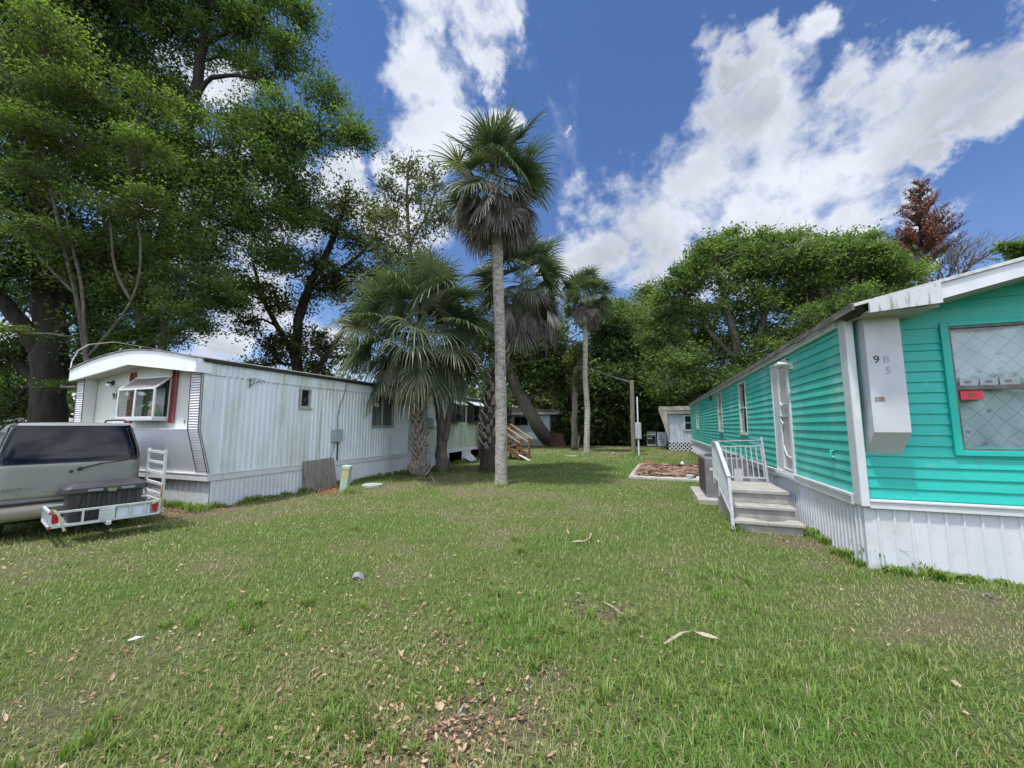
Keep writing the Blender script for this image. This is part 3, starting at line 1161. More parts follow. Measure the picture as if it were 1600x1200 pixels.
# front: recessed wall, wings, slatted corner strips, lower flared panel, hood
YR = 5.24
d = MB()
d.profile_sheet(corr(LX0 + .35, LX1 - .3, .16, .006, 'rib'), f_negy_v(YR), 1.60, lambda t: lroof(t) - .05)
d.build('recessed_wall', m_cream, lh, recalc=False)
d = MB()
d.profile_sheet([(LX0 + .05 + i * .06, .004 * (i % 2)) for i in range(int((LX1 - LX0 - .1) / .06))] + [(LX1 - .02, 0)],
                lambda t, dd, b: (t, 5.055 + .245 * (1.6 - b) / .9 - dd, b), .70, 1.60)
d.box(LX0 + .33, LX1 - .33, 5.045, YR, 1.585, 1.60)
d.build('lower_front_panel', m_alum_white, lh, recalc=False)
for xa, xb, inner in ((LX0, LX0 + .33, LX0 + .33), (LX1 - .33, LX1, LX1 - .33)):
    d = MB()
    z = .71
    while z < 2.80:       # horizontal slats
        z2 = min(z + .052, 2.80)
        ya, yb_ = yedge(z), yedge(z2)
        d.add([(xa, ya - .026, z), (xb, ya - .026, z), (xb, yb_ - .010, z2 - .013), (xa, yb_ - .010, z2 - .013),
               (xa, ya + .02, z), (xb, ya + .02, z), (xb, yb_ + .02, z2 - .013), (xa, yb_ + .02, z2 - .013)],
              [(0, 1, 2, 3), (7, 6, 5, 4), (0, 4, 5, 1), (1, 5, 6, 2), (2, 6, 7, 3), (3, 7, 4, 0)])
        z = z2
    stp = d.build('slatted_corner', pm('white_slat', (.68, .68, .70), (.58, .58, .60), 9, .45), lh)
    d = MB()
    for xx in (xa + .004, xb - .004):
        d.tube([(xx, yedge(2.8) - .026, 2.8), (xx, yedge(1.6) - .028, 1.6), (xx, yedge(.71) - .028, .71)], .008, 6)
    d.build('edge_bead', pm('rusty_bead', (.14, .07, .06), (.06, .05, .05), 20, .7), stp)
    d = MB()
    d.profile_sheet([(5.04, 0), (5.10, .004), (5.16, 0), (YR, .004)], (lambda q: lambda t, dd, b: (q + dd, t, b))(inner), 1.6, 2.95)
    d.build('wing_return', m_cream, lh, recalc=False)
# hood
d = MB()
n = 16
HYL = 4.88
hx = [LX0 - .03 + (LX1 - LX0 + .06) * i / n for i in range(n + 1)]


def hb(x):     # bottom line of the hood, pointed in the middle
    u = abs(x - (LX0 + LX1) / 2) / ((LX1 - LX0) / 2)
    return 2.98 - .27 * min(u, 1)


for i in range(n):
    xa, xb = hx[i], hx[i + 1]
    ta, tb = lroof(min(max(xa, LX0), LX1)), lroof(min(max(xb, LX0), LX1))
    for (y_, rev) in ((HYL, 0), (HYL + .05, 1)):
        q = [(xa, y_, hb(xa)), (xb, y_, hb(xb)), (xb, y_, tb), (xa, y_, ta)]
        d.add(q if not rev else q[::-1], [(0, 1, 2, 3)])
    d.add([(xa, HYL, hb(xa)), (xb, HYL, hb(xb)), (xb, HYL + .05, hb(xb)), (xa, HYL + .05, hb(xa))], [(0, 1, 2, 3)])
for xx in (hx[0], hx[-1]):
    zt = lroof(LX0)
    d.box(xx - .01, xx + .01, HYL, 5.16, hb(xx), zt)
hood = d.build('hood_fascia', m_alum_white, lh)
d = MB()
for i in range(n):
    xa, xb = hx[i], hx[i + 1]
    d.quad((xa, HYL + .051, hb(xa) + .004), (xb, HYL + .051, hb(xb) + .004), (xb, YR + .02, hb(xb) + .03), (xa, YR + .02, hb(xa) + .03))
d.build('hood_soffit', pm('cream_soffit', (.50, .46, .40), (.44, .40, .35), 3, .6), hood)
# roof shell
d = MB()
for i in range(n):
    xa, xb = hx[i], hx[i + 1]
    ta, tb = lroof(min(max(xa, LX0), LX1)) + .004, lroof(min(max(xb, LX0), LX1)) + .004
    y0, y1 = HYL - .03, LY1 + .1
    d.add([(xa, y0, ta), (xb, y0, tb), (xb, y1, tb), (xa, y1, ta), (xa, y0, ta + .02), (xb, y0, tb + .02), (xb, y1, tb + .02), (xa, y1, ta + .02)],
          [(3, 2, 1, 0), (4, 5, 6, 7), (0, 1, 5, 4), (2, 3, 7, 6)] + ([(0, 4, 7, 3)] if i == 0 else []) + ([(1, 2, 6, 5)] if i == n - 1 else []))
lroof_o = d.build('roof', m_roof, lh)
d = MB()
yy = 5.02
while yy < LY1:
    ye = min(yy + random.uniform(.8, 2.2), LY1)
    d.box(LX1 + .012, LX1 + .085, yy, ye, 2.93 + random.uniform(-.006, .006), 2.995)
    yy = ye
d.box(LX1 + .005, LX1 + .10, 4.98, LY1, 2.96, 3.004)
d.build('gutter', m_black, lroof_o)
d = MB()
d.tube([(-9.4, 11.6, 3.1), (-9.4, 11.6, 3.34)], .07, 10)
d.tube([(-9.4, 11.6, 3.34), (-9.4, 11.6, 3.40), (-9.4, 11.6, 3.46)], [.11, .11, .03], 10)
d.build('roof_vent', m_steel, lroof_o)
d = MB()
d.tube([(-10.9, 4.86, 3.27), (-10.9, 4.84, 3.31), (-10.86, 4.84, 3.33)], .014, 6)
d.tube([(-10.2, 4.86, 3.28), (-10.17, 4.84, 3.32)], .012, 6)
d.tube([(-12.8, 4.86, 2.98), (-12.95, 4.9, 3.0), (-13.2, 5.0, 3.2), (-13.25, 5.1, 3.5), (-13.3, 5.3, 3.7), (-13.8, 6.0, 3.95), (-14.8, 7.6, 4.1)], .012, 6)
d.build('old_wiring', m_soffit, lroof_o)['kind'] = 'stuff'
# base trim and skirting, with broken bays further back
d = MB()
d.box(LX1 - .02, LX1 + .03, 5.30, LSPLIT + 1.6, .555, .70)
d.box(LX1 + .03, LX1 + .04, 5.30, LSPLIT + 1.6, .672, .70)
d.box(LX1 - .02, LX1 + .03, LSPLIT + 1.62, LY1, .50, .66)
d.box(LX0 - .03, LX1 + .03, 5.255, 5.31, .555, .70)
d.box(LX0 - .03, LX1 + .03, 5.245, 5.255, .672, .70)
d.build('base_trim', m_white, lh, bevel=.004)
d = MB()
holes = [(15.05, 16.25, .0, .5), (17.3, 18.2, .0, .5)]
d.profile_sheet(corr(5.34, 13.6, .10, .012), f_posx_v(LX1), 0, .56)
d.profile_sheet(corr(13.6, LY1, .30, .006, 'rib'), f_posx_v(LX1), 0, .56, holes)
d.profile_sheet(corr(LX0, LX1, .18, .010, 'rib'), f_negy_v(5.34), 0, .56)
d.build('skirting', m_skirt, lh, recalc=False)
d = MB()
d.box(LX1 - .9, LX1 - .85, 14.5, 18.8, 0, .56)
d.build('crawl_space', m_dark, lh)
d = MB()
d.add([(LX1 + .02, 16.3, .22), (LX1 + .02, 17.25, .30), (LX1 + .30, 17.30, .0), (LX1 + .35, 16.5, .0)], [(0, 1, 2, 3)])
d.build('fallen_skirt_panel', m_skirt, lh)
for (ya, yb_) in ((14.98, 15.05), (16.25, 16.33), (17.22, 17.3), (18.2, 18.3)):
    pass
# rear section: mildewed flat panels
rw = [(13.3, 13.95, 1.62, 2.45), (15.3, 16.3, 1.83, 2.72), (16.95, 18.3, 1.85, 2.78)]
d = MB()
pr = []
y = LSPLIT
while y < LY1:
    pr += [(y, 0), (y + .395, .0), (y + .40, -.012), (y + .41, -.012)]
    y += .415
pr = [q for q in pr if q[0] < LY1] + [(LY1, 0)]
d.profile_sheet(pr, f_posx_v(LX1 - .02), .60, 2.93)
d.box(LX1 - .02, LX1 + .012, LSPLIT - .02, LSPLIT + .02, .7, 2.93)
d.build('rear_side_wall', m_green_wall, lh, recalc=False)
d = MB()
d.box(LX0, LX0 + .02, 5.3, LY1, 0, 2.95)
d.box(LX0, LX1 - .03, LY1 - .02, LY1, 0, 2.95)
d.build('far_walls', m_alum, lh)
side_window(lh, LX1 - .02, 1, 13.2, 14.1, 1.65, 2.55, 'slider', m_frame, None)
d = MB()      # box air conditioner in that window
d.box(LX1, LX1 + .28, 13.28, 13.78, 1.62, 1.98)
d.build('window_air_conditioner', m_plast_w, lh, bevel=.02)


def box_window(y0, y1, z0, z1, awn=True):
    """projecting black-framed window with pale awning lid"""
    dp = .34
    x0, x1 = LX1, LX1 + dp
    b = MB()
    f = .035
    for yy_ in (y0, y1 - f):
        b.box(x1 - f, x1, yy_, yy_ + f, z0, z1 - .12)
        b.bar((x0, yy_ + f / 2, z0 + f / 2), (x1, yy_ + f / 2, z0 + f / 2), f, f)
        b.bar((x0, yy_ + f / 2, z1), (x1, yy_ + f / 2, z1 - .12), f, f)
    b.box(x1 - f, x1, y0 + f, y1 - f, z0, z0 + f)
    b.box(x1 - f, x1, y0 + f, y1 - f, z1 - .12 - f, z1 - .12)
    b.box(x1 - f, x1, (y0 + y1) / 2 - .015, (y0 + y1) / 2 + .015, z0 + f, z1 - .12 - f)
    b.box(x0, x1, y0, y1, z0 - .03, z0 - .002)
    w = b.build('box_window', m_black, lh)
    g = MB()
    g.box(x1 - .02, x1 - .015, y0 + f, y1 - f, z0 + f, z1 - .12 - f)
    g.add([(x0, y0 + .015, z0 + f), (x1 - f, y0 + .015, z0 + f), (x1 - f, y0 + .015, z1 - .13), (x0, y0 + .015, z1 - .01)], [(0, 1, 2, 3)])
    g.build('pane', m_glass, w)
    k = MB()
    k.box(x0 - .05, x0 + .006, y0 + .02, y1 - .02, z0, z1 - .02)
    k.build('dark_opening', m_dark, w)
    a_ = MB()
    a_.add([(x0 - .01, y0 - .06, z1 + .14), (x0 - .01, y1 + .06, z1 + .14), (x1 + .12, y1 + .06, z1 - .10), (x1 + .12, y0 - .06, z1 - .10),
            (x0 - .01, y0 - .06, z1 + .12), (x0 - .01, y1 + .06, z1 + .12), (x1 + .12, y1 + .06, z1 - .12), (x1 + .12, y0 - .06, z1 - .12)],
           [(0, 1, 2, 3), (7, 6, 5, 4), (0, 4, 5, 1), (1, 5, 6, 2), (2, 6, 7, 3), (3, 7, 4, 0)])
    a_.build('awning_lid', m_white, w)
    q = MB()
    q.tube([(x0 + .18, (y0 + y1) / 2 + .2, z0), (x0 + .18, (y0 + y1) / 2 + .2, z0 + .25), (x0 + .18, (y0 + y1) / 2 + .2, z0 + .36)], [.07, .09, .03], 8)
    q.build('vase', m_plast_w, w)


box_window(14.95, 15.9, 1.86, 2.72)
box_window(16.75, 18.0, 1.86, 2.76)
side_window(lh, LX1 - .02, 1, 18.75, 19.4, 1.3, 2.6, 'sash', m_frame, None, name='rear_window')
# garden window on the front
GX0, GX1, GYF, GYB, GZ0, GZ1, GZB = -10.99, -9.70, 4.93, YR - .008, 1.82, 2.46, 2.74
d = MB()
f = .032
for x in (GX0, GX1 - f):
    d.box(x, x + f, GYF, GYF + f, GZ0, GZ1)
    d.box(x, x + f, GYB - f, GYB, GZ0, GZB)
    d.box(x, x + f, GYF + f, GYB - f, GZ0, GZ0 + f)
    d.bar((x + f / 2, GYF + .01, GZ1 - .01), (x + f / 2, GYB, GZB - .01), f, f)
d.box(GX0 + f, GX1 - f, GYF, GYF + f, GZ0, GZ0 + f)
d.box(GX0 + f, GX1 - f, GYF, GYF + f, GZ1 - f, GZ1)
d.box(GX0 + f, GX1 - f, GYB - f, GYB, GZB - f, GZB)
xmid = GX0 + .62
d.box(xmid - .022, xmid + .022, GYF, GYF + f, GZ0 + f, GZ1 - f)
gw = d.build('garden_window', pm('bright_window_frame', (.74, .75, .76), (.66, .67, .68), 12, .35), lh, bevel=.003)
d = MB()
d.box(GX0, GX1, GYF, GYB, GZ0 - .05, GZ0 - .003)
d.build('sill', m_white, gw, bevel=.004)
d = MB()
d.box(GX0 + f, xmid - .022, GYF + .012, GYF + .016, GZ0 + f, GZ1 - f)
d.box(xmid + .022, GX1 - f, GYF + .012, GYF + .016, GZ0 + f, GZ1 - f)
for x in (GX0 + .014, GX1 - .018):
    d.add([(x, GYF + f, GZ0 + f), (x, GYB - f, GZ0 + f), (x, GYB - f, GZB - .04), (x, GYF + f, GZ1 - .02)], [(0, 1, 2, 3)])
d.build('pane', m_glass_clear, gw)
d = MB()
d.quad((GX0 + f, GYF + .02, GZ1 - .004), (GX1 - f, GYF + .02, GZ1 - .004), (GX1 - f, GYB, GZB - .012), (GX0 + f, GYB, GZB - .012))
d.build('roof_screen', pm('grey_screen', (.22, .20, .19), (.17, .155, .15), 6, .5), gw)
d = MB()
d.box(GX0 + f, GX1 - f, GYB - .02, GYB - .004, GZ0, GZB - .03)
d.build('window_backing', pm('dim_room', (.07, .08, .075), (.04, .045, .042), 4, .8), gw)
d = MB()
d.grid(lambda u, v_: (GX0 + .10 + u * .34, GYB - .05 + .015 * math.sin(u * 30), GZ0 + .04 + v_ * .68), 30, 2)
d.grid(lambda u, v_: (xmid + .08 + u * .50, GYB - .05 + .015 * math.sin(u * 30), GZ0 + .04 + v_ * .6), 30, 2)
d.build('curtain', pm('white_lace', (.50, .56, .56), (.36, .42, .42), 9, .9), gw, smooth=True)
d = MB()
d.tube([(xmid + .42, GYF + .13, GZ0 + .001), (xmid + .42, GYF + .13, GZ0 + .16), (xmid + .42, GYF + .13, GZ0 + .22), (xmid + .42, GYF + .13, GZ0 + .27), (xmid + .42, GYF + .13, GZ0 + .31)], [.085, .07, .05, .09, .05], 12)
d.build('window_ornament', pm('cream_ornament', (.60, .52, .32), (.5, .44, .26), 20, .6), gw, smooth=True)
d = MB()
d.box(GX1 - .16, GX1 - .05, GYF + .05, GYF + .2, GZ0 + .001, GZ0 + .10)
d.build('green_pot', pm('green_plastic', (.02, .26, .09), None, 9, .4), gw, bevel=.01)
d = MB()
d.box(GX0 + .42, GX0 + .56, GYF + .06, GYF + .2, GZ0 + .001, GZ0 + .05)
d.build('clay_dish', m_wood, gw)
# shutters
for (x0, x1) in ((-9.66, -9.50), (-11.18, -11.01)):
    d = MB()
    z0, z1 = 1.72, 2.86
    d.box(x0, x0 + .018, YR - .05, YR - .008, z0, z1)
    d.box(x1 - .018, x1, YR - .05, YR - .008, z0, z1)
    z = z0
    while z < z1 - .01:
        d.add([(x0 + .018, YR - .045, z), (x1 - .018, YR - .045, z), (x1 - .018, YR - .015, z + .032), (x0 + .018, YR - .015, z + .032)], [(0, 1, 2, 3)])
        z += .034
    sh = d.build('shutter', m_brick, lh)
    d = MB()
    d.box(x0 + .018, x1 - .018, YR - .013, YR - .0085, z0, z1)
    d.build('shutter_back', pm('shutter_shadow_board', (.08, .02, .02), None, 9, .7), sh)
text_part('house_number', '91', .20, at_front(-11.86, YR - .014, 2.28), m_numb, lh, .004)
text_part('small_number', '6', .10, at_front(-9.2, YR - .014, 1.72), m_numb, lh)
# wall lamp
d = MB()
d.tube([(-11.90, YR - .008, 2.66), (-11.90, YR - .03, 2.66)], .06, 12)
d.tube([(-11.90, YR - .03, 2.66), (-11.90, YR - .10, 2.67), (-11.84, YR - .14, 2.62)], .018, 8)
wlmp = d.build('wall_lamp', m_black, lh)
d = MB()
d.tube([(-11.85, YR - .13, 2.61), (-11.72, YR - .17, 2.58), (-11.62, YR - .19, 2.57)], [.035, .055, .04], 10)
d.build('lamp_glass', m_frame, wlmp, smooth=True)

# things by the left home ------------------------------------------------
d = MB()
d.add([(-8.22, 7.48, 0), (-8.22, 8.50, 0), (-8.355, 8.45, .79), (-8.355, 7.46, .76), (-8.19, 7.48, 0), (-8.19, 8.50, 0), (-8.33, 8.45, .79), (-8.33, 7.46, .76)],
      [(0, 1, 2, 3), (7, 6, 5, 4), (0, 4, 5, 1), (1, 5, 6, 2), (2, 6, 7, 3), (3, 7, 4, 0)])
tag(d.build('plywood_sheet', m_ply, origin=(-8.25, 7.98, 0)), 'weathered grey plywood sheet leaning on the white home skirting', 'plywood sheet')
ped = thing('utility_pedestal', (-7.36, 7.85, 0), 'pale green square utility pedestal with a yellow sticker leaning in the grass', 'utility pedestal')
m_pedg = pm('pale_green_plastic', (.42, .52, .42), (.36, .45, .36), 4, .5)
d = MB()
T = Matrix.Translation((-7.36, 7.85, -.03)) @ Matrix.Rotation(RAD(7), 4, 'Y') @ Matrix.Rotation(RAD(20), 4, 'Z')
d.box(-.09, .09, -.09, .09, 0, .68, T)
body = d.build('body', m_pedg, ped, bevel=.012)
d = MB()
d.box(-.10, .10, -.10, .10, .60, .70, T)
d.build('cap', m_pedg, ped, bevel=.015)
d = MB()
d.box(-.055, .045, -.0935, -.0905, .40, .58, T)
d.build('sticker', pm('yellow_sticker_paint', (.62, .45, .12), (.55, .38, .1), 9, .5), body)
rngf = random.Random(5)
d = MB()
for i in range(26):
    cx, cy = -7.66 + rngf.gauss(0, .14), 7.72 + rngf.gauss(0, .14)
    an = rngf.uniform(0, 6.28)
    d.tube([(cx, cy, .01), (cx + .04 * math.cos(an), cy + .04 * math.sin(an), .05 + rngf.random() * .05), (cx + .1 * math.cos(an), cy + .1 * math.sin(an), .03)], .007, 4)
d.tube([(-7.55, 7.8, .0), (-7.57, 7.79, .2)], .006, 5)
tag(d.build('orange_netting', pm('orange_plastic', (.55, .20, .08), (.4, .13, .06), 9, .5), origin=(-7.66, 7.72, 0)), 'scrap of orange mesh in the grass beside the green pedestal', 'netting', kind='stuff')
d = MB()
d.tube([(-7.35, 8.9, .0), (-7.35, 8.9, .05), (-7.35, 8.9, .06)], [.28, .28, .25], 18)
tag(d.build('round_cover', pm('pale_grey_lid', (.40, .44, .42), (.3, .33, .31), 6, .6), origin=(-7.35, 8.9, 0)), 'flat pale grey lid lying in the grass behind the pedestal', 'lid')
# ================================================================== SUV, CARGO CARRIER, TOTE
# local frame of all three: +X = rearward (R), +Y = towards the far end (L), origin under the carrier's near outer corner
CRZ = RAD(-15.0)
CO = (-7.70, 2.90, 0)
# rotation: local X -> (cos15, -sin15) = rearward, local Y -> (sin15, cos15)
suv = thing('suv', CO, 'silver SUV with tinted rear glass parked on the grass, seen from behind', 'suv', rz=CRZ)
UC = .27           # centre line in local Y
m_silver = pm('silver_car_paint', (.30, .31, .295), (.26, .27, .255), 1.2, .32, metal=.55, spec=.6,
              dirt=((.26, .25, .21), 2.5, (1, 1, .7), .60, .85))
m_tan = pm('tan_lower_paint', (.36, .33, .28), (.30, .27, .23), 3, .4, metal=.3)
m_car_glass = glass_mat('tinted_car_glass', (.008, .011, .016), .05, .97, 1.30)
m_tyre = pm('tyre_rubber', (.02, .02, .02), None, 12, .85)
m_chrome = pm('dull_chrome', (.55, .57, .6), None, 6, .2, metal=.9)
VR = -.88          # local X of the tailgate


def hw(z):         # half width at height z
    if z < 1.05:
        return .775 - .04 * max(0, (.5 - z)) / .3
    return .775 - .115 * ((z - 1.05) / .6) ** 1.5


def rx(z, tau):    # how far the rear surface leans forward
    lean = .03 * (z - .6) + (.20 * ((z - 1.08) / .6) ** 1.25 if z > 1.08 else 0)
    return VR - lean - .05 * abs(tau) ** 2.2 - .05 * max(0, abs(tau) - .86) / .14


LEN = 4.9
zs = [.32, .42, .55, .60, .70, .85, 1.0, 1.05, 1.09, 1.2, 1.32, 1.45, 1.55, 1.62]


def body_row(z):
    pts = []
    xs_ = [-LEN, -4.6, -4.0, -3.2, -2.2, -1.5, -1.2]
    fz = lambda x: min(1.0, max(.0, (x + 5.0) / .5))
    for x in xs_:
        w = hw(z) * (.80 + .20 * min(1, (x + LEN) / .8))
        pts.append((x, UC - w, z))
    for i in range(25):
        t = -1 + 2 * i / 24
        a = t
        if abs(t) > .88:    # rounded corner
            s_ = (abs(t) - .88) / .12
            pts.append((rx(z, .9) - .13 * s_ ** 1.6, UC + math.copysign(hw(z) * (.93 + .07 * math.sin(s_ * math.pi / 2)), t), z))
        else:
            pts.append((rx(z, t), UC + hw(z) * .93 * t / .88, z))
    for x in reversed(xs_):
        w = hw(z) * (.80 + .20 * min(1, (x + LEN) / .8))
        pts.append((x, UC + w, z))
    return pts


rows = [body_row(z) for z in zs]
# bonnet and windscreen: limit the height of forward points
for r, z in zip(rows, zs):
    for k, q in enumerate(r):
        x = q[0]
        top = 1.05 if x < -3.9 else (1.05 + (x + 3.9) / .9 * .58 if x < -3.0 else 9)
        if q[2] > top:
            r[k] = (q[0], q[1], top + .0005 * (q[2] - top))
d = MB()
n = len(rows[0])
for r in rows:
    d.v.extend(r)
for i in range(len(rows) - 1):
    for k in range(n - 1):
        d.f.append((i * n + k, i * n + k + 1, (i + 1) * n + k + 1, (i + 1) * n + k))
# roof cap
top = rows[-1]
cap = []
for s_, dz in ((1.0, 0), (.965, .045), (.86, .075), (.5, .095), (.05, .10)):
    cap.append([((q[0] + 2.2) * (s_ if q[0] > -2.2 else 1) * 1.0 - 2.2 if q[0] > -2.9 else q[0], UC + (q[1] - UC) * s_, q[2] + (dz if q[0] > -3.1 else dz * .3)) for q in top])
for a_, b_ in zip(cap[:-1], cap[1:]):
    n0 = len(d.v)
    d.v.extend(a_)
    d.v.extend(b_)
    for k in range(n - 1):
        d.f.append((n0 + k, n0 + k + 1, n0 + n + k + 1, n0 + n + k))
body = d.build('body', m_silver, suv, smooth=True, local=True)


def rear_patch(z0, z1, t0, t1, lift, nu=14, nv=24, corner=.06, top_in=0.0):
    d = MB()

    def fn(u, v_):
        z = z0 + u * (z1 - z0)
        m_ = min(u, 1 - u)
        r_ = (1 - math.sqrt(max(0, 1 - (1 - min(1, m_ / .12)) ** 2))) * corner
        a_, b_ = t0 + r_, t1 - r_
        t = a_ + v_ * (b_ - a_)
        if abs(t) > .88:
            s_ = (abs(t) - .88) / .12
            return (rx(z, .9) - .13 * s_ ** 1.6 + lift, UC + math.copysign(hw(z) * (.93 + .07 * math.sin(s_ * math.pi / 2)) + lift * s_, t), z)
        return (rx(z, t) + lift, UC + hw(z) * .93 * t / .88, z)
    d.grid(fn, nu, nv)
    return d


rg = rear_patch(1.10, 1.655, -.955, .965, .006).build('rear_glass', m_car_glass, suv, smooth=True, local=True)
d = rear_patch(1.085, 1.672, -.975, .985, .003)
d.build('glass_seal', m_black, rg, smooth=True, local=True)
rear_patch(1.655, 1.69, -.35, .35, .012).build('high_brake_light', pm('dark_red_lens', (.20, .015, .02), None, 6, .2), suv, smooth=True, local=True)
d = rear_patch(1.66, 1.70, -.85, .85, .015)
d.build('spoiler', m_silver, suv, smooth=True, local=True)
# tailgate seams
d = MB()
for t in (-.93, .93):
    pts_ = []
    for k in range(10):
        z = .60 + k * .05
        sg = (abs(t) - .88) / .12
        pts_.append((rx(z, .9) - .13 * sg ** 1.6 + .002, UC + math.copysign(hw(z) * (.93 + .07 * math.sin(sg * math.pi / 2)), t), z))
    d.tube(pts_, .005, 4)
d.tube([(rx(.60, t / 10) + .002, UC + hw(.6) * .93 * t / 8.8, .60) for t in range(-8, 9)], .006, 4)
d.build('tailgate_seam', m_black, suv, local=True)
rear_patch(.625, .675, -.9, .9, .014, 3, 20, .01).build('chrome_strip', m_chrome, suv, smooth=True, local=True)
d = MB()
d.grid(lambda u, v_: (VR + .09 * math.sin(u * math.pi) ** .5 - .04 * abs(2 * v_ - 1) ** 3 + .03, UC - .84 + v_ * 1.68, .30 + u * .26), 10, 20)
bmp = d.build('bumper', m_tan, suv, smooth=True, local=True)
d = MB()
d.box(VR - .02, VR + .125, UC - .80, UC + .80, .545, .565)
d.build('bumper_step', m_black, bmp, local=True)
d = MB()
d.tube([(VR + .01, UC + .06, .99), (VR + .035, UC + .06, .99)], [.034, .026], 14)
wp = d.build('wiper', m_black, suv, local=True)
d = MB()
d.bar((VR + .03, UC + .06, .99), (VR + .01, UC + .30, 1.06), .012, .02)
d.bar((VR + .01, UC + .26, 1.055), (VR - .04, UC + .62, 1.09), .014, .014)
d.build('wiper_arm', m_black, wp, local=True)
d = MB()
d.tube([(VR - .005, UC - .03, .955), (VR + .01, UC - .03, .955)], [.026, .022], 14)
d.build('lock', m_black, suv, local=True)
for s_ in (-1, 1):      # lamps
    d = rear_patch(.78, 1.06, .945 if s_ > 0 else -1.0, 1.0 if s_ > 0 else -.945, .008, 6, 4, .004)
    d.build('tail_light', m_red, suv, smooth=True, local=True)
    d = MB()
    yv = UC + s_ * .56
    d.tube([(-1.15, yv, 1.72), (-1.25, yv, 1.755), (-2.0, yv, 1.765), (-2.7, yv, 1.755), (-2.8, yv, 1.72)], .016, 8)
    d.build('roof_rail', m_black, suv, local=True)
for (xx, yy) in ((-1.55, UC - .70), (-1.55, UC + .70), (-4.2, UC - .70), (-4.2, UC + .70)):
    d = MB()
    sg = 1 if yy > UC else -1
    yi, yo = yy - sg * .12, yy + sg * .10
    d.tube([(xx, yi, .36), (xx, yi + sg * .02, .36), (xx, yo - sg * .02, .36), (xx, yo, .36)], [.30, .36, .36, .32], 28)
    wh = d.build('wheel', m_tyre, suv, smooth=False, local=True)
    d = MB()
    d.tube([(xx, yo + sg * .002, .36), (xx, yo + sg * .012, .36)], [.22, .20], 20)
    d.build('rim', m_chrome, wh, local=True)
d = MB()
d.box(-4.7, -1.05, UC - .62, UC + .62, .24, .42)
d.build('underbody', m_dark, suv, local=True)
for s_ in (-1, 1):
    d = MB()
    for (x0, x1) in ((-1.95, -1.25), (-2.9, -2.02)):
        d.add([(x0, UC + s_ * (hw(1.12) + .004), 1.10), (x1, UC + s_ * (hw(1.12) + .004), 1.10), (x1 + (-.05), UC + s_ * (hw(1.55) + .004), 1.56), (x0 + .02, UC + s_ * (hw(1.55) + .004), 1.56)], [(0, 1, 2, 3)])
    d.build('side_window', m_car_glass, suv, local=True)
R3 = Matrix(((0, 0, 1, 0), (1, 0, 0, 0), (0, 1, 0, 0), (0, 0, 0, 1)))     # text facing +X (rearward), reading along +Y
# text_part subtracts OFF of the parent, so add it back for local placing
_o = Matrix.Translation(OFF[suv.name])
text_part('badge', 'EXPEDITION', .072, _o @ Matrix.Translation((VR - .012, UC - .76, .715)) @ R3, m_chrome, suv, .003)

car = thing('cargo_carrier', CO, 'white aluminium hitch cargo carrier with a folded ramp and red reflectors behind the SUV', 'cargo carrier', rz=CRZ)
m_alw = pm('worn_white_aluminium', (.60, .63, .64), (.48, .51, .52), 9, .4, metal=.15, dirt=((.3, .22, .17), 14, (1, 1, 1), .68, .76))
Z0, Z1 = .285, .475
YL = 1.12
XI = -.74
d = MB()
w = .028
for z in (Z0, Z1):
    d.bar((0, 0, z), (0, YL, z), w, w)
    d.bar((XI, 0, z), (XI, YL, z), w, w)
    d.bar((0 - w / 2, .0, z + .001), (XI + w / 2, .0, z + .001), w, w)
    d.bar((0 - w / 2, YL, z + .001), (XI + w / 2, YL, z + .001), w, w)
for (x, y) in ((0, .0), (0, .30), (0, .47), (0, .78), (0, .95), (0, YL), (XI, 0), (XI, .35), (XI, .75), (XI, YL), (-.22, 0), (-.47, 0), (-.22, YL), (-.47, YL)):
    d.bar((x, y, Z0), (x, y, Z1), .024, .024, (1, 0, 0))
for i in range(8):
    x = -.09 - i * .08
    d.bar((x, .01, Z0), (x, YL - .01, Z0), .022, .012)
d.bar((-.95, .56, .25), (.06, .56, .25), .05, .05)
d.box(.02, .025, .48, .62, Z0 + .01, Z1 - .01)
frame = d.build('frame', m_alw, car, bevel=.003, local=True)
d = MB()      # folded ramp standing at the far end
ry = YL + .035
for x in (-.04, -1.0):
    d.bar((x, ry, .30), (x, ry - .01, 1.27), .035, .05, (1, 0, 0))
for z in (1.22, 1.05, .88, .71, .55, .40):
    d.bar((-.04, ry, z), (-1.0, ry, z), .03, .045)
rmp = d.build('ramp', m_alw, car, bevel=.003, local=True)
d = MB()
d.tube([(-.02, ry - .02, .72), (.0, ry - .03, .62), (-.02, ry - .02, .52), (.01, ry, .42), (0, ry - .03, .34)], .012, 6)
d.build('tie_strap', pm('orange_strap', (.45, .22, .10), (.3, .14, .08), 20, .8), rmp, local=True)
for (y0, y1) in ((.015, .075), (1.03, 1.09)):
    d = MB()
    d.box(.015, .028, y0, y1, .335, .445)
    d.build('reflector', m_red, car, bevel=.004, local=True)
d = MB()
for (z) in (Z0, Z1):
    d.box(-.016, .016, -.016, .02, z - .018, z + .018)
d.build('corner_cap', pm('faded_red_plastic', (.42, .08, .12), (.36, .08, .1), 9, .5), car, bevel=.003, local=True)
d = MB()
for (a_, b_) in (((.03, .02, .52), (.04, .07, .45)), ((.04, .07, .45), (.035, .12, .28)), ((.035, .12, .28), (.03, .14, .22)), ((.03, .02, .52), (-.05, .0, .49))):
    d.bar(a_, b_, .028, .004, (1, 0, 0))
d.build('yellow_strap', pm('yellow_webbing', (.58, .55, .38), (.48, .44, .28), 30, .8), car, local=True)
d = MB()
d.bar((.02, YL - .1, .44), (.02, YL + .03, .52), .02, .004, (1, 0, 0))
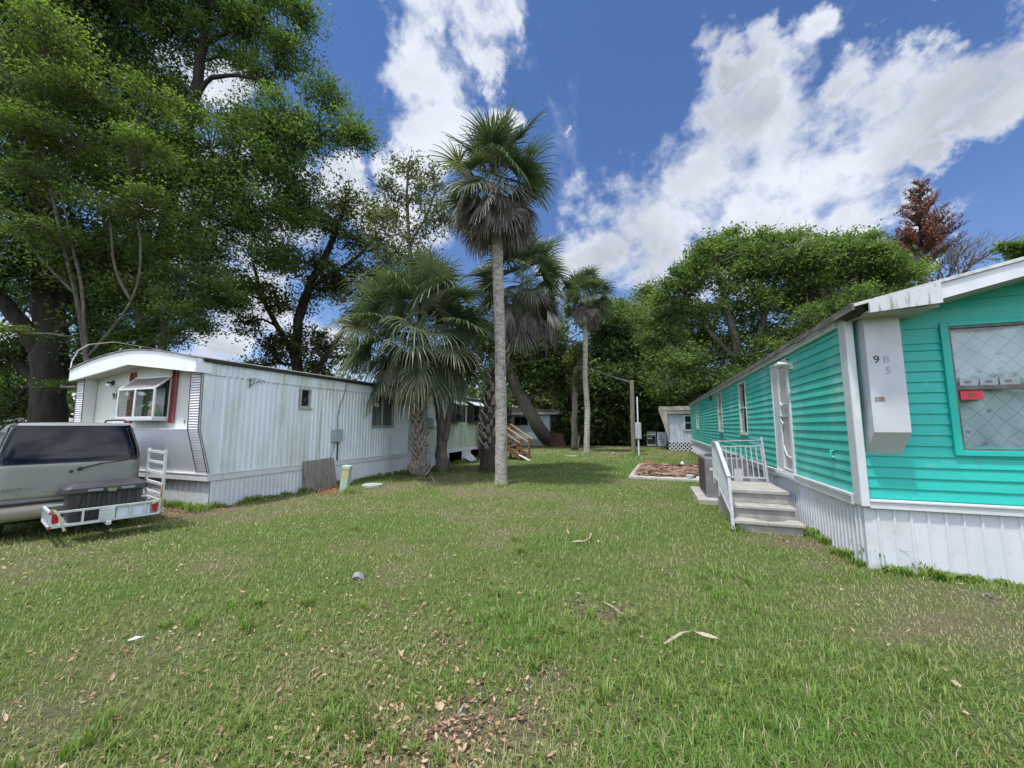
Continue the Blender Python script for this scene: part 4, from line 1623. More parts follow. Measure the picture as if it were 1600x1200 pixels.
d.bar((.02, YL + .03, .52), (-.1, YL + .05, .50), .02, .004)
d.build('yellow_strap', MATS['yellow_webbing'], car, local=True)

tote = thing('storage_tote', CO, 'large black plastic storage tote with lid standing on the cargo carrier', 'storage tote', rz=CRZ)
m_tote = pm('black_tote_plastic', (.028, .029, .034), (.045, .046, .052), 5, .42)
X1_, X0_ = -.10, -.52
Yb0, Yb1 = .14, .94
d = MB()


def ring(z, k):
    x0, x1, y0, y1 = X0_ + k, X1_ - k, Yb0 + k, Yb1 - k
    r_ = .05
    out_ = []
    for (cx, cy, a0) in ((x1 - r_, y0 + r_, -90), (x1 - r_, y1 - r_, 0), (x0 + r_, y1 - r_, 90), (x0 + r_, y0 + r_, 180)):
        for s_ in range(4):
            an = RAD(a0 + s_ * 30)
            out_.append((cx + r_ * math.cos(an), cy + r_ * math.sin(an), z))
    return out_


def loft(mb, rings):
    n_ = len(rings[0])
    n0 = len(mb.v)
    for r_ in rings:
        mb.v.extend(r_)
    for i in range(len(rings) - 1):
        for k in range(n_):
            k2 = (k + 1) % n_
            mb.f.append((n0 + i * n_ + k, n0 + i * n_ + k2, n0 + (i + 1) * n_ + k2, n0 + (i + 1) * n_ + k))
    mb.f.append(tuple(n0 + k for k in reversed(range(n_))))
    mb.f.append(tuple(n0 + (len(rings) - 1) * n_ + k for k in range(n_)))


loft(d, [ring(.295, .035), ring(.32, .03), ring(.70, .0)])
for i in range(7):      # moulded ribs
    y = Yb0 + .08 + i * .105
    d.add([(X1_ - .03, y, .33), (X1_ - .03, y + .055, .33), (X1_ + .002, y + .06, .68), (X1_ + .002, y - .005, .68),
           (X1_ - .012, y + .01, .33), (X1_ - .012, y + .045, .33), (X1_ + .022, y + .05, .68), (X1_ + .022, y + .005, .68)],
          [(0, 4, 7, 3), (4, 5, 6, 7), (5, 1, 2, 6), (7, 6, 2, 3), (0, 1, 5, 4)])
d.build('bin', m_tote, tote, bevel=.004, local=True)
d = MB()
loft(d, [ring(.69, -.035), ring(.71, -.045), ring(.765, -.04), ring(.79, -.015), ring(.815, .02), ring(.835, .05), ring(.84, .1)])
d.build('lid', m_tote, tote, smooth=False, bevel=.006, local=True)
d = MB()
d.add([(X1_ + .048, .49, .755), (X1_ + .048, .66, .755), (X1_ + .048, .63, .68), (X1_ + .048, .52, .68), (X1_ + .064, .50, .75), (X1_ + .064, .65, .75), (X1_ + .064, .62, .685), (X1_ + .064, .53, .685)],
      [(4, 5, 6, 7), (0, 1, 5, 4), (1, 2, 6, 5), (2, 3, 7, 6), (3, 0, 4, 7)])
lt_ = d.build('latch', m_tote, tote, local=True)
d = MB()
d.add([(X1_ + .067, .515, .742), (X1_ + .067, .635, .742), (X1_ + .067, .61, .694), (X1_ + .067, .54, .694)], [(0, 1, 2, 3)])
d.build('latch_plate', m_chrome, lt_, local=True)
d = MB()
d.box(X1_ + .046, X1_ + .052, .33, .48, .715, .745)
d.box(X1_ + .046, X1_ + .052, .67, .82, .715, .745)
d.build('label_strip', pm('grey_label', (.25, .31, .34), (.2, .25, .27), 30, .4), tote, local=True)
bx = thing('plastic_box', CO, 'white plastic box lying behind the carrier rail', 'plastic box', rz=CRZ)
d = MB()
d.box(-.085, -.02, .64, 1.02, .295, .45)
bb_ = d.build('box_shell', m_plast_w, bx, bevel=.008, local=True)
d = MB()
d.box(-.09, -.012, .62, 1.04, .451, .47)
d.build('rim', m_plast_w, bx, bevel=.004, local=True)

# ================================================================== WOODEN DECK STAIRS
dk = thing('wooden_porch', (-7.4, 18.4, 0), 'small brown wooden porch with handrails and steps at the far end of the white home', 'porch')
d = MB()
dx0, dx1, dy0, dy1, dz = -8.34, -7.05, 17.9, 19.3, .84
for i in range(9):
    d.box(dx0, dx1, dy0 + i * .155, dy0 + i * .155 + .145, dz - .035, dz)
d.build('deck_boards', m_wood, dk)
d = MB()
for (x, y) in ((dx0 + .06, dy0 + .05), (dx1 - .04, dy0 + .05), (dx1 - .04, dy1 - .05), (dx0 + .06, dy1 - .05)):
    d.box(x - .045, x + .045, y - .045, y + .045, 0, 1.78)
for y in (dy0 + .02,):
    d.box(dx0, dx1, y - .02, y + .02, .66, .80)
    d.box(dx0, dx1, y - .02, y + .02, 1.60, 1.69)
    k = 0
    x = dx0 + .15
    while x < dx1 - .1:
        d.box(x, x + .035, y - .03, y + .01, .80, 1.62)
        x += .16
d.box(dx0, dx1, dy1 - .04, dy1, 1.60, 1.69)
d.build('posts_and_rails', m_wood, dk)
d = MB()
for k in range(4):
    z = dz - .19 * (k + 1)
    x = dx1 + .02 + k * .25
    d.box(x, x + .28, dy0 + .05, dy1 - .1, z - .03, z + .005)
for y in (dy0 + .04, dy1 - .1):
    d.bar((dx1, y, dz - .12), (dx1 + 1.08, y, .04), .04, .22)
d.build('treads', m_wood, dk)
d = MB()
for y in (dy0 + .05, dy1 - .07):
    d.bar((dx1 - .02, y, 1.76), (dx1 + 1.12, y, 1.02), .09, .035)
    d.bar((dx1 - .02, y, 1.45), (dx1 + 1.02, y, .78), .035, .07)
d.build('hand_rail', m_wood_l, dk)
d = MB()
for y in (dy0 + .04, dy1 - .08):
    d.box(dx1 + .96, dx1 + 1.05, y - .045, y + .045, 0, 1.04)
d.build('newel_post', m_wood, dk)
d = MB()
d.add([(-6.15, 17.8, .25), (-5.55, 17.6, .0), (-5.5, 17.75, .0), (-6.1, 17.95, .25), (-6.15, 17.8, .28), (-5.55, 17.6, .03), (-5.5, 17.75, .03), (-6.1, 17.95, .28)],
      [(0, 1, 2, 3), (7, 6, 5, 4), (0, 4, 5, 1), (1, 5, 6, 2), (2, 6, 7, 3), (3, 7, 4, 0)])
tag(d.build('white_board', m_white, origin=(-5.8, 17.8, 0)), 'short white board leaning on the foot of the wooden porch steps', 'board')
d = MB()
d.box(-4.6, -4.0, 21.3, 21.5, 0, .03)
tag(d.build('white_board', m_white, origin=(-4.3, 21.4, 0)), 'white plank lying flat in the grass right of the porch', 'board')


def lattice(mb, x0, x1, z0, z1, y, pitch=.24, w=.05):
    H_ = z1 - z0
    x = x0 - H_
    while x < x1:
        for s_ in (0, 1):
            a = (x, z0) if s_ == 0 else (x + H_, z0)
            b = (x + H_, z1) if s_ == 0 else (x, z1)
            t0 = 0
            t1 = 1
            dxx = b[0] - a[0]
            lo, hi = sorted(((x0 - a[0]) / dxx, (x1 - a[0]) / dxx))
            t0, t1 = max(0, lo), min(1, hi)
            if t1 - t0 > .05:
                pa = (a[0] + dxx * t0, a[1] + (b[1] - a[1]) * t0)
                pb = (a[0] + dxx * t1, a[1] + (b[1] - a[1]) * t1)
                yy_ = y - .004 * s_
                mb.bar((pa[0], yy_, pa[1]), (pb[0], yy_, pb[1]), .008, w)
        x += pitch


# ================================================================== DISTANT HOMES
# blue-grey home beyond the leaning tree
bh = thing('bungalow', (-11.0, 34.0, 0), 'low blue-grey house with a dark window and white lattice base behind the leaning tree', 'house')
m_bluewall = pm('blue_grey_siding', (.52, .61, .68), (.45, .53, .60), 2, .6)
d = MB()
d.box(-15, -8.2, 31.8, 38, .55, 2.62)
d.build('wall', m_bluewall, bh)
d = MB()
d.box(-8.195, -7.75, 32.3, 38, .1, 2.6)
d.build('entry_recess', pm('dark_brown_wall', (.09, .075, .065), (.06, .05, .045), 3, .8), bh)
d = MB()
d.prism([(-15.4, 2.62), (-7.35, 2.62), (-7.35, 2.80), (-8.0, 3.05), (-14.5, 3.45), (-15.4, 3.2)], lambda p, s: (p[0], 31.35 if s == 0 else 38.2, p[1]))
d.build('roof', pm('brown_shingle', (.13, .115, .10), (.08, .07, .06), 6, .9), bh)
d = MB()
d.box(-15.4, -7.33, 31.29, 31.345, 2.64, 2.80)
d.build('fascia', pm('grey_fascia', (.40, .41, .42), (.33, .34, .35), 3, .6), bh)
for (x0, x1) in ((-11.35, -10.1), (-14.2, -13.0)):
    d = MB()
    d.box(x0, x1, 31.74, 31.80, 1.72, 2.5)
    wnd = d.build('window', m_frame_d, bh)
    d = MB()
    d.box(x0 + .06, (x0 + x1) / 2 - .02, 31.725, 31.739, 1.78, 2.44)
    d.box((x0 + x1) / 2 + .02, x1 - .06, 31.725, 31.739, 1.78, 2.44)
    d.build('pane', m_glass, wnd)
d = MB()
lattice(d, -15, -8.2, .0, .55, 31.78)
d.build('lattice', m_white, bh)
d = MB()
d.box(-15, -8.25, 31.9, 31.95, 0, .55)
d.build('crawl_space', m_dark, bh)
d = MB()
d.box(-8.3, -7.0, 31.1, 31.16, 0, 1.05)
d.box(-7.6, -7.5, 31.0, 31.1, .0, 1.1)
T = Matrix.Translation((-7.2, 31.0, 0))
d = MB()
d.add([(-7.9, 30.9, 0), (-6.6, 30.9, 0), (-6.95, 31.0, 1.1), (-7.9, 31.0, 1.1), (-7.9, 30.96, 0), (-6.6, 30.96, 0), (-6.95, 31.06, 1.1), (-7.9, 31.06, 1.1)],
      [(0, 1, 2, 3), (7, 6, 5, 4), (0, 4, 5, 1), (1, 5, 6, 2), (2, 6, 7, 3), (3, 7, 4, 0)])
tag(d.build('rusty_panel', pm('rust_brown_panel', (.13, .06, .035), (.09, .045, .03), 5, .9), origin=(-7.2, 31, 0)), 'rust brown panel leaning beside the blue-grey house', 'panel')
d = MB()
d.box(-5.9, -5.2, 33.0, 33.5, 0, .1)
d.box(-5.9, -5.85, 33.0, 33.5, .1, .95)
d.box(-5.84, -5.2, 33.44, 33.5, .1, .95)
d.box(-5.5, -5.25, 33.0, 33.4, .1, .8)
tag(d.build('white_cabinet', m_plast_w, origin=(-5.5, 33.2, 0)), 'broken white cabinet dumped beyond the thin palm trunk', 'cabinet')

# ribbed home at the far right, beyond the teal home
fh = thing('mobile_home', (4.0, 31.0, 0), 'pale ribbed mobile home with white lattice base and beige overhang, partly behind the teal home', 'mobile home')
d = MB()
d.profile_sheet(corr(.98, 8, .2, .02), f_negy_v(28.6), .55, 2.5)
d.box(.98, 1.0, 28.62, 36, .55, 2.55)
d.build('front_wall', pm('pale_ribbed_wall', (.50, .55, .62), (.43, .48, .54), 2, .5), fh, recalc=False)
d = MB()
d.add([(.45, 28.3, 2.72), (8, 28.3, 2.72), (8, 28.3, 3.0), (.45, 28.3, 3.0), (.45, 36, 2.72), (8, 36, 2.72), (8, 36, 3.0), (.45, 36, 3.0)],
      [(0, 1, 2, 3), (7, 6, 5, 4), (0, 4, 5, 1), (1, 5, 6, 2), (2, 6, 7, 3), (3, 7, 4, 0)])
d.box(.98, 8, 28.35, 28.59, 2.5, 2.71)
d.add([(.45, 28.32, 2.71), (.97, 28.32, 2.71), (.97, 28.32, .9), (.95, 28.32, .9), (.45, 28.40, 2.71), (.97, 28.40, 2.71), (.97, 28.40, .9), (.95, 28.40, .9)],
      [(0, 1, 2, 3), (7, 6, 5, 4), (0, 3, 7, 4), (1, 2, 6, 5)])
d.build('roof', pm('beige_roof_edge', (.36, .33, .26), (.28, .26, .2), 3, .7), fh)
d = MB()
lattice(d, .98, 8, 0, .55, 28.56)
d.build('lattice', m_white, fh)
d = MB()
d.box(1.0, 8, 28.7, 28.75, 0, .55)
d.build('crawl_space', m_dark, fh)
d = MB()
d.box(1.98, 3.0, 28.52, 28.575, 1.36, 2.40)
wnd = d.build('window', m_white, fh)
d = MB()
d.box(2.07, 2.91, 28.505, 28.519, 1.45, 1.86)
d.box(2.07, 2.91, 28.505, 28.519, 1.92, 2.32)
d.build('pane', m_glass, wnd)

# grey open carport shed behind the appliances
sh_ = thing('carport_shed', (-.3, 36.5, 0), 'dark grey carport shed behind the dumped kitchen appliances', 'shed')
m_greyw = pm('faded_grey_board', (.30, .32, .32), (.20, .21, .21), 2, .8)
d = MB()
d.box(-1.3, 3.0, 37.5, 37.6, 0, 2.6)
d.box(-1.3, -1.2, 35.4, 37.48, 0, 2.6)
d.build('wall', m_greyw, sh_)
d = MB()
d.box(-1.5, 3.0, 35.0, 38, 2.62, 2.72)
d.build('roof', pm('pale_tin_roof', (.42, .43, .43), (.3, .3, .3), 4, .6), sh_)
d = MB()
for x in (-1.25, .4):
    d.box(x - .05, x + .05, 35.1, 35.2, 0, 2.6)
d.build('post', m_greyw, sh_)
# appliances
stv = thing('stove', (-.1, 33.9, 0), 'black and white kitchen stove standing outside beside the white washer', 'stove')
d = MB()
d.box(-.48, .22, 33.6, 34.25, .06, 1.02)
d.box(-.48, .22, 34.15, 34.25, 1.022, 1.22)
d.build('stove_body', m_plast_w, stv, bevel=.01)
d = MB()
d.box(-.44, .18, 33.575, 33.598, .22, .92)
dd_ = d.build('oven_door', m_black, stv)
d = MB()
d.bar((-.38, 33.55, .84), (.12, 33.55, .84), .025, .025)
d.build('handle', m_chrome, dd_)
d = MB()
d.box(-.42, -.1, 33.572, 33.574, .62, .72)
d.build('oven_label', m_plast_w, dd_)
wsh = thing('washing_machine', (.65, 33.9, 0), 'white stained washing machine standing to the right of the black stove', 'washing machine')
d = MB()
d.box(.32, 1.0, 33.6, 34.3, .04, 1.17)
d.build('washer_body', m_plast_w, wsh, bevel=.015)
d = MB()
for (xs0, z0, z1) in ((.5, .6, 1.05), (.62, .35, .9), (.78, .4, .72)):
    d.tube([(xs0, 33.59, z1), (xs0 + .05, 33.59, (z0 + z1) / 2), (xs0 - .02, 33.59, z0), (xs0 + .1, 33.59, z0 - .02)], .018, 5)
d.build('loose_hose', m_black, wsh)

# ================================================================== POWER POST
pp = thing('power_post', (-.92, 23.55, 0), 'tall weathered wooden power post with grey meter box and white conduit', 'power post')
d = MB()
d.tube([(-1.08, 23.55, -.1), (-1.08, 23.55, 2.2), (-1.06, 23.55, 4.35)], [.13, .125, .115], 10)
d.build('post', pm('weathered_post_wood', (.20, .175, .14), (.12, .10, .08), 5, .9, stretch=(1, 1, .2), bump=.3), pp)
d = MB()
d.box(-.96, -.62, 23.30, 23.46, .92, 1.86)
d.box(-.93, -.65, 23.285, 23.299, .95, 1.83)
d.build('meter_box', m_steel, pp, bevel=.01)
d = MB()
d.tube([(-.79, 23.36, 0), (-.79, 23.36, .92)], .04, 8)
d.tube([(-.79, 23.4, 1.86), (-.79, 23.4, 3.35)], .035, 8)
d.build('conduit', m_plast_w, pp)
wire = MB()
A_, B_ = Vector((-1.06, 23.5, 4.2)), Vector((-13.0, 33.0, 11.6))
wire.tube([A_.lerp(B_, t / 14) - Vector((0, 0, .8 * math.sin(math.pi * t / 14) * .8)) for t in range(15)], .012, 5)
tag(wire.build('overhead_cable', m_steel, origin=tuple(A_)), 'thin grey cable running from the power post up into the palm crown', 'cable')

# ================================================================== SLAB WITH DEBRIS
slab = thing('concrete_slab', (.35, 15.2, 0), 'low pale concrete slab in the grass covered with brown palm debris', 'concrete slab')
d = MB()
d.prism([(-.78, 12.95), (1.55, 12.75), (1.95, 16.8), (-.62, 17.2)], lambda p, s: (p[0], p[1], -.03 if s == 0 else .085))
d.build('slab', pm('pale_slab_concrete', (.46, .44, .40), (.33, .31, .28), 4, .9, bump=.2), slab, bevel=.02)


def debris(name, n_, fx, mlist, seed, zfn):
    r_ = random.Random(seed)
    d_ = MB()
    for i in range(n_):
        x, y = fx(r_)
        z = zfn(r_, x, y)
        an = r_.uniform(0, math.pi * 2)
        ln, wd = r_.uniform(.07, .30), r_.uniform(.012, .05)
        c_, s_ = math.cos(an), math.sin(an)
        t1, t2 = r_.uniform(-.03, .06), r_.uniform(-.03, .06)
        P = lambda u, v_, zz: (x + c_ * u - s_ * v_, y + s_ * u + c_ * v_, zz)
        d_.add([P(-ln, 0, z), P(0, wd, z + max(0, t1)), P(ln, 0, z + max(0, t2)), P(0, -wd, z + .01)], [(0, 1, 2, 3)])
    return d_


m_deb = leaf_mat('dead_palm_litter', [(.10, .055, .04), (.22, .13, .09), (.34, .24, .17), (.20, .10, .08), (.42, .34, .27)], trans=.1)
# brown palm litter heaped on the slab
def on_slab(r_):
    u, v_ = r_.random(), r_.random()
    x0, x1 = -.70 + .1 * v_, 1.5 + .4 * v_
    return x0 + .16 + (x1 - x0 - .2) * u, 13.15 + v_ * 3.8


db = debris('palm_litter', 1700, on_slab, None, 3, lambda r_, x, y: .09 + r_.random() ** 2 * (.05 + .12 * max(0, math.sin(x * 2.1 + 1) * math.sin(y * 1.7))))
r_ = random.Random(8)
va = np.array(db.v)
fa = np.array(db.f)
tag(np_mesh('palm_litter', va, fa, m_deb, origin=(.35, 15, .08), v=np.random.RandomState(1).rand(len(fa))), 'loose brown palm fronds and bark pieces strewn over the slab', 'palm litter', kind='stuff')
d = MB()
for (p0, p1, w) in (((-.5, 16.2), (.3, 16.5), .12), ((.9, 15.9), (1.75, 15.4), .10), ((-.1, 13.9), (.5, 13.6), .06)):
    pass


def stick(name, label, cat, pts_, rad, m, group=None):
    b = MB()
    b.tube(pts_, rad, 6)
    return tag(b.build(name, m, origin=pts_[0], smooth=True), label, cat, group)


m_stick = pm('pale_dead_stick', (.40, .33, .25), (.28, .22, .16), 12, .85)
m_orange_wood = pm('orange_bark_piece', (.38, .20, .09), (.30, .15, .07), 9, .85)


def plank(name, label, cat, p0, p1, w, h, m):
    b = MB()
    b.bar(p0, p1, w, h)
    return tag(b.build(name, m, origin=p0, bevel=.004), label, cat)


plank('frond_stalk', 'long pale frond stalk lying across the right of the littered slab', 'palm stalk', (.75, 15.3, .17), (1.8, 15.0, .15), .07, .03, m_stick)
plank('frond_stalk', 'thick pale frond stalk at the back left edge of the littered slab', 'palm stalk', (-.55, 16.6, .14), (.35, 16.5, .16), .12, .04, m_stick)
plank('log', 'short orange-brown log at the back of the littered slab', 'log', (-.35, 16.9, .17), (.05, 16.5, .20), .12, .10, m_orange_wood)
d = MB()
d.tube([(1.0, 12.9, .09), (1.0, 12.9, .19)], [.09, .11], 14)
d.tube([(1.18, 12.95, .09), (1.3, 12.98, .10)], .06, 12)
tag(d.build('white_cup', m_plast_w, origin=(1.0, 12.9, .09)), 'small white plastic cup at the front right corner of the slab', 'cup')
d = MB()
d.tube([(1.1, 17.6, .0), (1.1, 17.6, .05), (1.1, 17.6, .14), (1.1, 17.6, .20)], [.05, .07, .07, .03], 14)
tag(d.build('white_jug', m_plast_w, origin=(1.1, 17.6, 0), smooth=True), 'white plastic jug standing in the grass behind the slab', 'jug')
rp_ = random.Random(17)
d = MB()
for i in range(16):
    x, y = -2.2 + rp_.gauss(0, .35), 23.3 + rp_.gauss(0, .2)
    an = rp_.uniform(0, 6.28)
    d.bar((x - .3 * math.cos(an), y - .2 * math.sin(an), .03 + rp_.random() * .15), (x + .3 * math.cos(an), y + .2 * math.sin(an), .03 + rp_.random() * .12), .05, .03)
tag(d.build('brush_pile', m_stick, origin=(-2.2, 23.3, 0)), 'small pile of tan sticks in the grass left of the power post', 'brush pile', kind='stuff')

# ================================================================== VEGETATION TOOLS
RNG = np.random.RandomState(11)
LEAFK = 1.45


def leaf_quads(P, size, up=.5, aspect=.45, rng=RNG, droop=0.0, fold=False):
    """one rhombic leaf per point; returns verts, faces"""
    n_ = len(P)
    nrm = rng.normal(size=(n_, 3))
    nrm[:, 2] += up * 2
    nrm /= np.linalg.norm(nrm, axis=1)[:, None]
    t = rng.normal(size=(n_, 3))
    t[:, 2] -= droop
    t -= nrm * (t * nrm).sum(1)[:, None]
    t /= np.linalg.norm(t, axis=1)[:, None] + 1e-9
    b = np.cross(nrm, t)
    s_ = size * rng.uniform(.5, 1.5, (n_, 1))
    V = np.empty((n_, 4, 3))
    V[:, 0] = P
    V[:, 1] = P + t * s_ * .5 + b * s_ * aspect * .5
    V[:, 2] = P + t * s_
    V[:, 3] = P + t * s_ * .5 - b * s_ * aspect * .5
    F_ = np.arange(n_ * 4).reshape(n_, 4)
    return V.reshape(-1, 3), F_


def tree(name, label, cat, base, limbs, clumps, leaf, bark, size, seed, group=None, spread=.42, nl=70, flat=.6, up=.5, aspect=.45,
         twig=.014, sub_den=1.0, twigs=True, trunk_name='trunk'):
    """limbs: list of (points, radii); clumps: (centre, (rx, ry, rz), n_sub)"""
    rng = np.random.RandomState(seed)
    T_ = thing(name, tuple(base), label, cat, group)
    tb = MB()
    LP = []
    for pts_, rad in limbs:
        pts_ = [Vector(q) for q in pts_]
        # smooth + wobble
        path, rr = [], []
        k = 4
        for i in range(len(pts_) - 1):
            p0 = pts_[max(i - 1, 0)]
            p1, p2 = pts_[i], pts_[i + 1]
            p3 = pts_[min(i + 2, len(pts_) - 1)]
            for j in range(k):
                t = j / k
                q = .5 * ((2 * p1) + (p2 - p0) * t + (2 * p0 - 5 * p1 + 4 * p2 - p3) * t * t + (3 * p1 - p0 - 3 * p2 + p3) * t ** 3)
                path.append(q + Vector(rng.normal(size=3) * min(rad[i] * .12, .03)))
                rr.append((rad[i] * (1 - t) + rad[i + 1] * t) * (1 + rng.normal() * .05))
        path.append(pts_[-1])
        rr.append(rad[-1])
        tb.tube(path, rr, 9 if rad[0] > .12 else 6)
        LP.extend([(q, r__) for q, r__ in zip(path, rr)])
    LPa = np.array([tuple(q[0]) for q in LP])
    LPr = np.array([q[1] for q in LP])
    P_all, V_all = [], []
    bb = MB()
    for (c, R, ns) in clumps:
        c = np.array(c, float)
        R = np.array(R if hasattr(R, '__len__') else (R, R, R * .8), float)
        ns = max(3, int(ns * sub_den * 1.8))
        # bough from the nearest limb point (prefer lower ones) to the clump centre
        dd_ = np.linalg.norm(LPa - c, axis=1) + np.maximum(0, LPa[:, 2] - c[2]) * .8
        k = int(dd_.argmin())
        a_ = LPa[k]
        m1 = a_ + (c - a_) * .5 + np.array([0, 0, .12 * np.linalg.norm(c - a_)]) + rng.normal(size=3) * .12
        r0 = min(LPr[k] * .6, .03 + .022 * np.linalg.norm(c - a_) + R[0] * .022)
        bb.tube([a_, m1, c], [r0, r0 * .7, r0 * .4], 6)
        dirs = rng.normal(size=(ns, 3))
        dirs /= np.linalg.norm(dirs, axis=1)[:, None]
        rad_ = rng.uniform(.15, 1, (ns, 1)) ** .5
        S = c + dirs * rad_ * R
        cv = rng.uniform(-.14, .14)
        for s_ in S:
            v0 = np.clip(rng.normal(.45, .27) + cv, 0, 1)
            sp = spread * .72 * rng.uniform(.6, 1.35)
            n_ = int(nl * LEAFK * rng.uniform(.35, 1.5))
            pts_ = s_ + rng.normal(size=(n_, 3)) * np.array([sp, sp, sp * flat])
            P_all.append(pts_)
            V_all.append(np.clip(v0 + rng.normal(size=n_) * .13, 0, 1))
            if twigs:
                st_ = c + (s_ - c) * .1 if rng.rand() < .75 else m1
                md = (st_ + s_) / 2 + rng.normal(size=3) * .12 * np.linalg.norm(s_ - c) + np.array([0, 0, .08])
                bb.tube([st_, md, s_], [twig * 1.8, twig * 1.2, twig * .6], 3, caps=False)
                for q in range(3):
                    e = s_ + rng.normal(size=3) * sp * 1.1
                    bb.tube([md + (s_ - md) * rng.uniform(.3, .9), e], [twig * .6, twig * .3], 3, caps=False)
    tb.build(trunk_name, bark, T_, smooth=True)
    if len(bb.v):
        bb.build('boughs', bark, T_, smooth=True, recalc=False)
    if P_all:
        P = np.concatenate(P_all)
        keep = P[:, 2] > .03
        P = P[keep]
        v = np.concatenate(V_all)[keep]
        V, F_ = leaf_quads(P, size * 1.12, up, aspect, rng)
        np_mesh('crown', V, F_, leaf, T_, v=v)
    return T_


def C3(px, py, depth, rpx, k=(1, 1, .8), n_=None):
    """clump from a bearing, a distance and an apparent radius"""
    r__ = rpx / FPX * depth
    return (PD(px, py, depth), (r__ * k[0], r__ * k[1], r__ * k[2]), n_ if n_ else int(5 + 2.0 * r__ ** 2 * 3.2))


def LM(pts_, radii):
    return ([PD(*q) if q[2] != 0 else PG(q[0], q[1]) for q in pts_], radii)


TB = (1.15, 1.3, .55)
g_dark = leaf_mat('oak_leaf', [(.028, .050, .016), (.055, .093, .027), (.095, .15, .044), (.15, .215, .07)], trans=.4, tr_boost=TB)
g_mid = leaf_mat('elm_leaf', [(.046, .083, .026), (.088, .148, .042), (.14, .215, .06), (.21, .285, .095)], trans=.5, tr_boost=TB)
g_light = leaf_mat('light_leaf', [(.055, .09, .025), (.10, .155, .04), (.16, .225, .06), (.24, .29, .10)], trans=.5, tr_boost=TB)
g_olive = leaf_mat('olive_leaf', [(.035, .05, .015), (.06, .085, .02), (.10, .125, .03), (.16, .17, .06)])
g_airy = leaf_mat('dull_leaf', [(.06, .075, .03), (.10, .12, .05), (.15, .17, .08), (.22, .23, .13)], trans=.35)
g_camph = leaf_mat('layered_tree_leaf', [(.055, .095, .028), (.10, .16, .042), (.15, .225, .062), (.22, .29, .095)], trans=.5, tr_boost=TB)
g_rust = leaf_mat('rust_needle', [(.085, .034, .027), (.14, .055, .040), (.20, .08, .055), (.26, .13, .08)], trans=.25)

# ---- great dark oak at the left
base = PD(75, 700, 14.0)
base[2] = 0
D0 = 14.0
tree('oak_tree', 'huge dark oak with a thick black trunk behind the SUV and white home', 'tree', base,
     [([base, PD(77, 640, D0), PD(80, 560, D0), PD(77, 480, D0), PD(70, 400, D0), PD(60, 300, D0), PD(50, 180, D0)], [.56, .50, .46, .43, .36, .28, .16]),
      ([PD(72, 560, D0), PD(45, 520, 13.6), PD(10, 475, 13.2), PD(-60, 420, 12.6)], [.30, .26, .22, .15]),
      ([PD(80, 480, D0), PD(120, 430, 14.4), PD(180, 350, 15), PD(215, 250, 15)], [.32, .26, .2, .12]),
      ([PD(85, 620, D0), PD(60, 600, 14.5), PD(20, 560, 15), PD(-40, 540, 15)], [.22, .2, .15, .1])],
     [C3(40, 330, 13.5, 85), C3(30, 200, 14, 100), C3(125, 110, 14.5, 100), C3(60, 40, 14, 100), C3(160, 10, 15, 90), C3(10, 430, 13, 50),
      C3(180, 220, 15.5, 85), C3(130, 390, 15.5, 55), C3(-70, 280, 13, 110), C3(-90, 100, 13, 120), C3(190, 450, 16, 45), C3(30, 560, 15.5, 34),
      C3(-30, 540, 14.5, 60), C3(110, -90, 14, 120), C3(250, -60, 15, 90), C3(-20, 0, 13, 90), C3(20, 620, 17, 30), C3(150, 540, 17, 34), C3(-20, 630, 16, 40),
      C3(110, 460, 15.6, 30), C3(155, 480, 16.5, 40), C3(40, 470, 16.5, 40), C3(160, 570, 15, 36), C3(120, 420, 12.8, 44), C3(150, 505, 13.0, 28), C3(35, 400, 12.8, 36), C3(200, 400, 14, 50), C3(20, 640, 15, 26)],
     g_dark, m_bark, .13, 21, spread=.55, nl=88, twig=.02)

